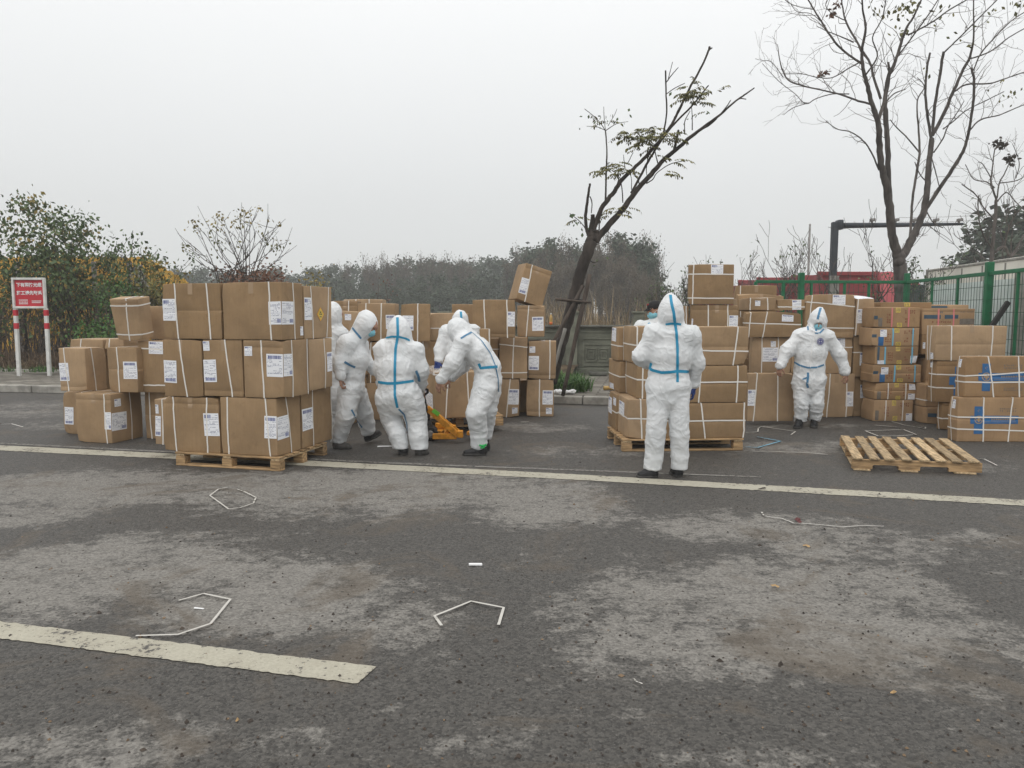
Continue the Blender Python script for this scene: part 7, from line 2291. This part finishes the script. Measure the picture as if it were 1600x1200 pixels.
# green mesh fence with a corner
M['green'] = varied('green_fence_paint', (0.012, 0.13, 0.055), 0.5, 0.2, 6, rnd=0)
M['wire'] = new_mat('dark_green_wire', (0.018, 0.07, 0.04), 0.5)
c0 = D(1417, 441, 15.6); ZT = c0.z
def at_top(px, py): 
    r = ray(px, py); return Vector((0, 0, CAM_H)) + r * ((ZT - CAM_H) / r.z)
cR = at_top(1602, 421.5)
cL = Vector((D(1181, 441, 15.3).x, 15.3, ZT))
def fence(label, A_, B_, posts, thick):
    A_, B_ = Vector((A_.x, A_.y, 0)), Vector((B_.x, B_.y, 0))
    root = empty('mesh_fence', A_, label, 'fence', 'green mesh fence panels')
    dv = (B_ - A_); L = dv.length; dv.normalize(); R = Matrix((dv, Vector((-dv.y, dv.x, 0)), (0, 0, 1))).transposed()
    zb = .3
    for z in (ZT, zb):
        mb = MB(); mb.box(dv * L / 2 + Vector((0, 0, z)), (L, .05, .06), R, .006); mb.build('rail', M['green'], root)
    for s_, w_ in posts:
        mb = MB(); mb.box(dv * s_ * L + Vector((0, 0, (ZT + (.12 if w_ > .07 else -.04)) / 2 + .05)), (w_, w_, ZT + (.14 if w_ > .07 else -.06)), R, .008); mb.build('post', M['green'], root)
    mb = MB()
    n_ = int(L / .10)
    for k in range(n_ + 1): mb.tube([dv * L * k / n_ + Vector((0, 0, zb)), dv * L * k / n_ + Vector((0, 0, ZT))], .0046, 3, False)
    for k in range(int((ZT - zb) / .2)): mb.tube([Vector((0, 0, zb + .2 * k + .1)), dv * L + Vector((0, 0, zb + .2 * k + .1))], .0046, 3, False)
    mb.build('wire_mesh', M['wire'], root)
    return root
fr = lambda px: (solve(Vector((cL.x, cL.y, 0)), (c0 - cL).normalized(), px, ZT)) / (c0 - cL).length
fence('green mesh fence running across behind the right carton piles', cL, c0, [(0, .06), (fr(1224), .06), (fr(1252), .10), (fr(1268), .05), (fr(1320), .05), (fr(1358), .05), (1.0, .09)], .05)
dR = (cR - c0); LR = Vector((dR.x, dR.y, 0)).length
fr2 = lambda px: solve(Vector((c0.x, c0.y, 0)), Vector((dR.x, dR.y, 0)).normalized(), px, 1.9) / LR
fence('green mesh fence side running towards us at the right', c0, c0 + dR * 1.25, [(fr2(1456) / 1.25, .04), (fr2(1496) / 1.25, .04), (fr2(1544) / 1.25, .105), (fr2(1590) / 1.25, .04)], .05)
# pale sheeting behind the side fence
M['sheeting'] = varied('pale_grey_green_sheeting', (0.60, 0.655, 0.64), 0.6, 0.08, 2, rnd=0)
nR = Vector((dR.y, -dR.x, 0)).normalized()
if nR.x < 0: nR = -nR
V, F = [], []
u_ = Vector((dR.x, dR.y, 0)).normalized()
N_ = 160
for i in range(N_ + 1):
    s_ = .35 + (LR * 1.35 - .35) * i / N_
    p = Vector((c0.x, c0.y, 0)) + u_ * s_ + nR * (.35 + (.025 if i % 4 in (1, 2) else 0))
    V += [(p.x, p.y, .05), (p.x, p.y, ZT - .08), (p.x + nR.x * .02, p.y + nR.y * .02, ZT - .08), (p.x + nR.x * .02, p.y + nR.y * .02, .05)]
for i in range(N_):
    a = i * 4
    for (q, r_) in ((0, 1), (1, 2), (2, 3)): F.append((a + q, a + 4 + q, a + 4 + r_, a + r_))
o = mesh_obj('ribbed_sheeting', V, F, M['sheeting'], None, False, None, (c0.x, c0.y, 0)); tag(o, 'pale grey green ribbed sheeting close behind the side of the green fence', 'sheeting')
mb = MB(); p = Vector((c0.x, c0.y, 0)) + u_ * (fr2(1572) * LR) + nR * .22; mb.box((0, 0, ZT / 2), (.16, .16, ZT), None, .01)
o = mb.build('concrete_post', M['kerb']); o.location = p; tag(o, 'grey concrete post between the side fence and the sheeting', 'post')
mb = MB(); a, b = D(1567, 473, 11.3), D(1550, 508, 11.2); mb.box((0, 0, 0), (.07, .05, (a - b).length + .5), None, .005)
o = mb.build('steel_angle', M['rubber']); o.location = (Vector(a) + Vector(b)) / 2 - (Vector(a) - Vector(b)).normalized() * .25; o.rotation_euler = (0, math.atan2(a.x - b.x, a.z - b.z), 0); tag(o, 'black steel bar leaning against the side of the green fence', 'bar')

# gantry with a long boom
M['gantry'] = varied('dark_slate_paint', (0.035, 0.042, 0.052), 0.5, 0.2, 3, rnd=0)
YG = 24.5
g0 = D(1299.5, 480, YG); gz = D(1299, 347, YG).z
gt = empty('gantry', (g0.x, YG, 0), 'dark slate gantry post with a long boom carrying cameras', 'gantry')
mb = MB(); mb.box((0, 0, gz / 2), (.19, .19, gz), None, .02); mb.build('post', M['gantry'], gt)
mb = MB(); bz = D(1350, 351.5, YG).z; x1 = D(1505, 350, YG).x - g0.x
mb.tube([(.1, 0, bz - .02), (x1 * .5, 0, bz + .0), (x1, 0, bz + .03)], [.09, .07, .042], 8); mb.box((.14, 0, bz), (.16, .3, .3), None, .02); mb.build('boom', M['gantry'], gt, True)
for px in (1362, 1399, 1428, 1461, 1498):
    mb = MB(); x = D(px, 350, YG).x - g0.x; mb.box((x, -.05, bz + .15), (.11, .22, .09), None, .015); mb.box((x, 0, bz + .07), (.05, .05, .1)); mb.build('camera_housing', M['steel'], gt)
mb = MB(); mb.box((-.0, -.12, D(1299, 446, YG).z), (.30, .04, .6), None, .01); mb.build('notice_plate', M['stake_pale'], gt)
# slim lamp pole far behind
mb = MB(); p = D(1261, 480, 45); mb.tube([(0, 0, 0), (0, 0, D(1261, 350, 45).z)], [.09, .06], 8)
o = mb.build('slim_pole', M['steel'], None, True); o.location = (p.x, 45, 0); tag(o, 'slim grey pole among the bare trees left of the gantry', 'pole')
for k, (ya_, yb_) in enumerate(((334, 318), (341, 327))):
    mb = MB(); a, b = D(1404, ya_ + 6, 60), D(1700, yb_ - 2, 52)
    mb.tube([Vector(a) + (Vector(b) - Vector(a)) * t / 10 - Vector((0, 0, .3 * math.sin(math.pi * t / 10))) for t in range(11)], .014, 4)
    o = mb.build('overhead_cable', M['steel'], None, False, tuple(a)); tag(o, ('upper' if k == 0 else 'lower') + ' faint overhead cable crossing the sky at the right', 'cable', 'overhead cables')

# container lorries
M['red_box'] = varied('faded_red_container', (0.27, 0.045, 0.05), 0.6, 0.25, .8, rnd=.1)
M['red_cab'] = varied('bright_red_cab', (0.60, 0.14, 0.16), 0.35, 0.08, 1, rnd=0)
M['glass'] = new_mat('dark_glass', (0.02, 0.022, 0.025), 0.1, spec=0.6)
M['chassis'] = new_mat('lorry_chassis', (0.03, 0.03, 0.032), 0.7)
M['lamp_white'] = new_mat('pale_panel', (0.6, 0.6, 0.58), 0.5)
def lorry(label, pxl, pxr, ytop, Y, cab=True):
    a, b = D(pxl, 480, Y), D(pxr, 480, Y); L = b.x - a.x; H = D(pxr, ytop, Y).z; zb = 1.25; W = 2.5
    root = empty('container_lorry', ((a.x + b.x) / 2, Y, 0), label, 'lorry', 'red container lorries beyond the fence')
    V, F = [], []
    n_ = max(12, int(L / .14)) // 4 * 4
    for i in range(n_ + 1):                                   # ribbed long sides
        x = -L / 2 + L * i / n_; rib = .035 if i % 4 in (1, 2) else 0
        V += [(x, rib, zb), (x, rib, H - .08), (x, W - rib, H - .08), (x, W - rib, zb)]
    for i in range(n_):
        q = i * 4
        for (j, k) in ((0, 1), (1, 2), (2, 3), (3, 0)): F.append((q + j, q + 4 + j, q + 4 + k, q + k))
    F += [(0, 1, 2, 3), (n_ * 4 + 3, n_ * 4 + 2, n_ * 4 + 1, n_ * 4)]
    bx_ = mesh_obj('container', V, F, M['red_box'], root)
    mb = MB()
    for z in (zb, H - .06):
        for y in (.0, W): mb.box((0, y, z), (L + .08, .14, .14), None, .015)
    for x in (-L / 2, L / 2):
        for y in (.0, W): mb.box((x, y, (zb + H) / 2), (.16, .16, H - zb + .04), None, .015)
    mb.build('container_frame', M['red_box'], bx_)
    mb = MB(); mb.box((.8, W / 2, 1.05), (L + 1.6, .9, .25), None, .02); mb.build('chassis', M['chassis'], root)
    for x in (-L / 2 + .8, -L / 2 + 2.0, L / 2 - .8) + ((L / 2 + 1.8,) if cab else ()):
        for y in (.15, W - .15):
            mb = MB(); mb.lathe((x, y, .5), [(.2, -.14), (.47, -.14), (.5, -.1), (.5, .1), (.47, .14), (.2, .14)], 18, 0, Matrix.Rotation(math.pi / 2, 3, 'X')); mb.build('wheel', M['rubber'], root, True)
    if cab:
        mb = MB(); x0 = L / 2 + .2
        prof_ = [(0, .7), (0, H - .0), (.35, H + .02), (1.25, H - .28), (1.75, H - .75), (2.0, 1.9), (2.05, .7)]
        for y in (.05, W - .05): mb.v += [(x0 + x, y, z) for (x, z) in prof_]
        m_ = len(prof_)
        for i in range(m_): mb.f.append((i, (i + 1) % m_, m_ + (i + 1) % m_, m_ + i))
        mb.f += [tuple(range(m_))[::-1], tuple(range(m_, 2 * m_))]; mb.m = [0] * len(mb.f)
        cb = mb.build('cab', M['red_cab'], root)
        mb = MB(); mb.box((x0 + 1.1, .045, 2.25), (1.1, .03, .62), None, .01); mb.build('side_window', M['glass'], cb)
        mb = MB(); mb.box((x0 + 1.2, .03, 2.72), (.9, .05, .12), None, .02); mb.build('visor', M['lamp_white'], cb)
    return root
lorry('red container lorry with bright cab right of the gantry post', 1279, 1366, 425, 27)
lorry('red container lorry with bright cab left of the gantry post', 1184, 1235, 434, 31)
lorry('farthest red container lorry showing above the far cartons', 1098, 1152, 447, 36)
# white trailer on the right, nearer end to the right
M['trailer'] = varied('dirty_white_trailer', (0.78, 0.75, 0.67), 0.6, 0.1, .7, rnd=0)
a, b = D(1450, 416, 23), D(1660, 399, 16)
zt = (a.z + b.z) / 2
tv = Vector((b.x - a.x, b.y - a.y, 0)); LT_ = tv.length; tv.normalize()
tr = empty('white_trailer', (a.x, a.y, 0), 'long dirty white box trailer with dark handwriting beyond the side fence', 'trailer', None, math.atan2(tv.y, tv.x))
mb = MB(); mb.box((LT_ / 2, 1.25, (zt + .95) / 2), (LT_, 2.5, zt - .95), None, .02); mb.build('box_body', M['trailer'], tr)
mb = MB(); mb.box((LT_ / 2, 0.0, zt - .04), (LT_ + .06, .05, .06), None, .01); mb.box((0.0, -.01, (zt + .95) / 2), (.12, .05, zt - .95), None, .01); mb.build('edge_rail', M['stake_pale'], tr)
for k in range(1, 6):
    mb = MB(); mb.box((LT_ * k / 6, -.012, (zt + .9) / 2), (.04, .02, zt - 1.1)); mb.build('panel_seam', M['stake_pale'], tr)
mb = MB(); mb.box((LT_ / 2, 1.25, .85), (LT_, 1.6, .2)); mb.build('chassis', M['chassis'], tr)
for x in (1.2, 2.5, LT_ - 1.5):
    mb = MB(); mb.lathe((x, .2, .5), [(.2, -.14), (.47, -.14), (.5, -.1), (.5, .1), (.47, .14), (.2, .14)], 18, 0, Matrix.Rotation(math.pi / 2, 3, 'X')); mb.build('wheel', M['rubber'], tr, True)
def text_mesh(name, body, size, mt, parent, mtx, bold=0.0, align='CENTER'):
    cu = bpy.data.curves.new(name, 'FONT'); cu.body = body; cu.size = size; cu.align_x = align; cu.align_y = 'CENTER'; cu.offset = bold; cu.resolution_u = 3
    ob = bpy.data.objects.new(name, cu); col.objects.link(ob)
    dg = bpy.context.evaluated_depsgraph_get()
    me = bpy.data.meshes.new_from_object(ob.evaluated_get(dg))
    bpy.data.objects.remove(ob)
    me.materials.clear(); me.materials.append(mt)
    o = bpy.data.objects.new(name, me); col.objects.link(o); o.parent = parent; o.matrix_local = mtx
    return o
RX = Matrix.Rotation(math.pi / 2, 4, 'X')
text_mesh('handwriting', 'Acool', .30, M['black_ink'], tr, Matrix.Translation((.8, -.045, zt - .30)) @ RX @ Matrix.Shear('XY', 4, (.35, 0)))

# red notice board on striped posts
sb = G(27, 579, .2); sb2 = G(76, 573, .2)
YS = G(27, 579, .26).y
A0, A1 = D(19, 434, YS), D(71, 434, YS)
sg = empty('notice_board', ((A0.x + A1.x) / 2, YS, .2), 'red notice board with white Chinese lettering on two striped posts', 'notice board')
W_ = A1.x - A0.x; ztop = A0.z - .2; zbot = D(45, 482, YS).z - .2
M['post_white'] = varied('white_post_paint', (0.66, 0.66, 0.63), 0.6, 0.15, 6, rnd=0)
M['sign_red'] = varied('sign_red', (0.50, 0.03, 0.045), 0.5, 0.1, 3, rnd=0)
for sx in (-1, 1):
    x = sx * (W_ / 2 - .03)
    mb = MB(); mb.box((x, .0, zbot / 2 - .1), (.075, .075, zbot + .2), None, .006); po = mb.build('post', M['post_white'], sg)
    for z in (zbot - .10, zbot - .40):
        mb = MB(); mb.box((x, 0, z), (.082, .082, .14), None, .006); mb.build('red_band', M['sign_red'], po)
mb = MB(); mb.box((0, .0, (ztop + zbot) / 2), (W_ - .1, .02, ztop - zbot - .1), None, .002); pn = mb.build('panel', M['sign_red'], sg)
mb = MB(); t = .05
for (x, z, sx, sz) in ((0, ztop - t / 2, W_, t), (0, zbot + t / 2, W_, t), (-W_ / 2 + t / 2, (ztop + zbot) / 2, t, ztop - zbot - 2 * t), (W_ / 2 - t / 2, (ztop + zbot) / 2, t, ztop - zbot - 2 * t)):
    mb.box((x, -.02, z), (sx, .07, sz), None, .006)
mb.build('frame', M['post_white'], sg)
hh = ztop - zbot
for (txt, f) in (('下有国防光缆', .76), ('施工请先联系', .50)):
    text_mesh('lettering', txt, W_ * .128, M['white'], pn, Matrix.Translation((0, -.014, zbot + hh * f)) @ RX, .003)
mb = MB(); rr_ = random.Random(6)
for (x0, x1, z, sz) in ((-.33, -.05, .275, 10), (-.33, -.05, .21, 6), (-.33, -.05, .155, 8), (.06, .35, .245, 12), (.06, .33, .195, 12)):
    for k in range(sz):
        xa = (x0 + (x1 - x0) * k / sz) * W_; mb.quad((xa, -.013, zbot + hh * (z - .016)), (xa + (x1 - x0) / sz * .7 * W_, -.013, zbot + hh * (z - .016)), (xa + (x1 - x0) / sz * .7 * W_, -.013, zbot + hh * (z + .014)), (xa, -.013, zbot + hh * (z + .014)))
mb.build('small_print', M['white'], pn)

# ------------------------------------------------------------------ litter
def band(label, pxs, mt='strap_road', width=.014, lift=.004, name='strapping_band', group='cut strapping bands lying on the road'):
    pts = []
    for (a, b) in zip(pxs[:-1], pxs[1:]):
        for k in range(6): pts.append((a[0] + (b[0] - a[0]) * k / 6, a[1] + (b[1] - a[1]) * k / 6))
    pts.append(pxs[-1])
    width *= .85
    W = [G(x, y, lift + .014 * abs(math.sin(i * .45 + x)) ) for i, (x, y) in enumerate(pts)]
    mb = MB(); mb.strip(W, width, (0, 0, 1))
    o = mb.build(name, M[mt], None, False, tuple(W[0])); tag(o, label, 'strapping', group)
band('closed loop of white strapping on the road below the near left pallet', [(357, 761), (341, 764), (328, 774), (357, 795), (375, 793), (396, 786), (400, 777), (382, 768), (370, 764)], width=.016)
band('open hooked length of white strapping above the cream lane dash', [(279, 938), (318, 927), (360, 936), (329, 974), (278, 991), (212, 993)], width=.017)
band('bent white strapping in the middle foreground like a low tent', [(690, 977), (679, 962), (736, 939), (787, 949), (779, 976)], width=.018)
band('thin curling white strapping past the dark red leaf', [(1190, 800), (1194, 806), (1222, 810), (1240, 817), (1262, 818), (1296, 821), (1318, 823), (1350, 821), (1381, 822)], width=.014)
band('white strapping outline just behind the empty pallet', [(1352, 673), (1412, 671), (1432, 679), (1400, 681), (1372, 681), (1352, 673)], width=.022)
band('short white strapping in front of the printed column', [(1366, 664), (1392, 666), (1401, 667)], width=.03)
band('white strapping with a curl beside the printed column', [(1393, 658), (1413, 664), (1438, 668), (1446, 670), (1446, 667), (1440, 667)], width=.02)
band('white strapping zigzag by the feet of the walking worker', [(1165, 675.5), (1184, 674.5), (1185, 669), (1190, 666), (1243, 674), (1236, 679)], width=.02)
band('long white strapping right of the right pallet on the road', [(1176, 705), (1205, 705), (1260, 707), (1293, 710)], width=.016)
band('light blue strapping on the road beside the right pallet', [(1182, 682), (1192, 684), (1220, 689), (1184, 699), (1165, 698)], 'strap_blue', .026)
band('white strapping tail at the right corner of the empty pallet', [(1529, 716), (1538, 717), (1558, 727)], 'strap', .012)
band('small white hooked scrap of strapping in the right foreground', [(991, 1060), (993, 1064), (1004, 1068)], 'strap', .008)
band('faint grey strap near the far left kerb', [(0, 663), (18, 662), (36, 667)], 'strap', .016)
def chip(label, px, py, w, l, h, mt, rz, name, cat):
    mb = MB(); mb.box((0, 0, h / 2 + .003), (w, l, h), None, min(h, .02) * .45)
    for i, v in enumerate(mb.v): mb.v[i] = (v[0], v[1], v[2] + .006 * noise.noise(Vector(v) * 40))
    o = mb.build(name, M[mt]); p = G(px, py); o.location = p; o.rotation_euler = (0, 0, rz); tag(o, label, cat)
chip('little white plastic stick lying alone on the dark road', 743, 884, .085, .02, .012, 'white', .12, 'plastic_stick', 'litter')
chip('white paper scrap inside the hooked strapping', 311, 952, .055, .012, .006, 'white', -.1, 'paper_scrap', 'litter')
chip('folded pale paper on the road between the workers', 601, 698, .17, .04, .006, 'white', .1, 'paper_scrap', 'litter')
chip('torn white label on the road behind the bent worker', 820, 660, .12, .04, .005, 'stake_pale', 0, 'paper_scrap', 'litter')
def leaf(label, px, py, size, mt, seed, z=0.0):
    rng = random.Random(seed); V, F = [], []
    p = G(px, py, z); n_ = 8; 
    V.append((0, 0, .02))
    for k in range(n_):
        t = k * 2 * math.pi / n_; r_ = size * (.5 + .5 * abs(math.cos(t))) * rng.uniform(.75, 1.1)
        V.append((r_ * math.cos(t), r_ * .6 * math.sin(t), .004 + .02 * rng.random() * (size / .05)))
    for k in range(n_): F.append((0, 1 + k, 1 + (k + 1) % n_))
    o = mesh_obj('fallen_leaf', V, F, M[mt]); o.location = p; o.rotation_euler = (0, 0, rng.uniform(0, 6)); tag(o, label, 'leaf', 'fallen leaves on the road')
M['leaf_maroon'] = leafmat('maroon_leaf', (0.07, 0.018, 0.018), (0.12, 0.03, 0.03)); M['leaf_tan'] = leafmat('tan_leaf', (0.36, 0.23, 0.10), (0.45, 0.3, 0.15))
leaf('curled dark red leaf lying on the white strapping', 1247, 816, .065, 'leaf_maroon', 1)
for k, (x, y, s_, lb) in enumerate(((1260, 855, .03, 'tan leaf below the dark red leaf'), (1211, 918, .028, 'small tan leaf in the middle of the right foreground'), (1396, 1085, .02, 'tiny tan leaf in the lower right foreground'), (1191, 765, .045, 'dark twisted leaf on the white line'), (371, 1128, .014, 'tiny pale crumb in the lower left foreground'))):
    leaf(lb, x, y, s_, 'leaf_tan' if k not in (3,) else 'bark', 10 + k)
def bottle(label, c, rot, sc, mt, capm, liq=None):
    o = empty('drink_bottle', c, label, 'bottle'); o.rotation_euler = rot
    mb = MB(); mb.lathe((0, 0, 0), [(.028 * sc, 0), (.033 * sc, .008), (.033 * sc, .06 * sc), (.030 * sc, .085 * sc), (.033 * sc, .11 * sc), (.033 * sc, .15 * sc), (.026 * sc, .185 * sc), (.014 * sc, .205 * sc), (.0135 * sc, .22 * sc)], 16); mb.build('bottle_body', M[mt], o, True)
    mb = MB(); mb.lathe((0, 0, .22 * sc), [(.016 * sc, 0), (.016 * sc, .018 * sc), (.014 * sc, .02 * sc)], 14); mb.build('bottle_cap', M[capm], o, True)
    if liq: 
        mb = MB(); mb.lathe((0, 0, .012), [(.0338 * sc, 0), (.0338 * sc, .05 * sc)], 16); mb.build('bottle_label', M[liq], o, True)
M['tea'] = new_mat('amber_drink', (0.45, 0.28, 0.08), 0.2, spec=.5); M['orange_label'] = new_mat('orange_label', (0.6, 0.14, 0.04), 0.5)
wt = K(s0, tK + .1, wz + 1.16); wt2 = D(861, 505, wt.y); 
bottle('amber drink bottle with orange label standing on the panelled wall', (wt2.x, wt2.y + .06, wz + 1.162), (0, 0, 0), 1.15, 'tea', 'white', 'orange_label')
q = G(943, 610, .14); bottle('amber bottle lying on the footway beside the right pallet stack', (q.x, q.y, .185), (0, math.pi / 2, .1), 1.25, 'tea', 'orange_label', None)
# loose grit: crumbs of stone, bark and dry leaf on the road
rng = random.Random(99); V, F, mi = [], [], []
for k in range(1500):
    x, y = rng.uniform(-60, 1660), 640 + 560 * rng.random() ** .8
    p = G(x, y, .0)
    if p.y > 12.8: continue
    s_ = rng.uniform(.003, .009) * (1 if rng.random() < .93 else 2.0); i = len(V)
    a = rng.uniform(0, 6.3); ca, sa = math.cos(a) * s_, math.sin(a) * s_; f_ = rng.uniform(.4, 1)
    V += [(p.x + ca, p.y + sa, .002), (p.x - sa * f_, p.y + ca * f_, .002), (p.x - ca, p.y - sa, .002), (p.x + sa * f_, p.y - ca * f_, .002), (p.x + ca * .1, p.y, .002 + s_ * rng.uniform(.5, 1.0))]
    m_ = 0 if rng.random() < .55 else (1 if rng.random() < .6 else 2)
    for q in range(4): F.append((i + q, i + (q + 1) % 4, i + 4)); mi.append(m_)
o = mesh_obj('grit', V, F, [M['bark'], M['stake'], M['straw_dark']], None, False, None, None, mi); tag(o, 'loose grit and crumbs scattered over the road', kind='stuff')
# crumpled white bag on the kerb
B = Body(); c = G(882, 616, .14); rng = random.Random(3)
for k in range(9): B.ell(Vector(c) + Vector((rng.uniform(-.15, .15), rng.uniform(-.03, .05), rng.uniform(.01, .06))), (rng.uniform(.04, .08), .05, rng.uniform(.025, .05)), .02)
V, F = B.mesh(.014); V = np.array([v + np.array(noise.noise_vector(Vector(v) * 22)) * .018 for v in V])
tag(mesh_obj('plastic_bag', V, F, M['white'], None, False, None, tuple(c)), 'crumpled white plastic bag on the kerb in front of the green grass clump', 'plastic bag')

# ------------------------------------------------------------------ the misty air
hz = MB(); hz.box((0, 60, 11.0), (330, 170, 24.0))
hm = bpy.data.materials.new('mist'); hm.use_nodes = True
hn = hm.node_tree.nodes; hn.clear()
ho = hn.new('ShaderNodeOutputMaterial'); hv = hn.new('ShaderNodeVolumePrincipled')
hv.inputs['Color'].default_value = (0.86, 0.87, 0.87, 1); hv.inputs['Density'].default_value = 0.0024; hv.inputs['Anisotropy'].default_value = 0.2
hm.node_tree.links.new(hv.outputs['Volume'], ho.inputs['Volume'])
o = hz.build('haze', hm); tag(o, kind='stuff')
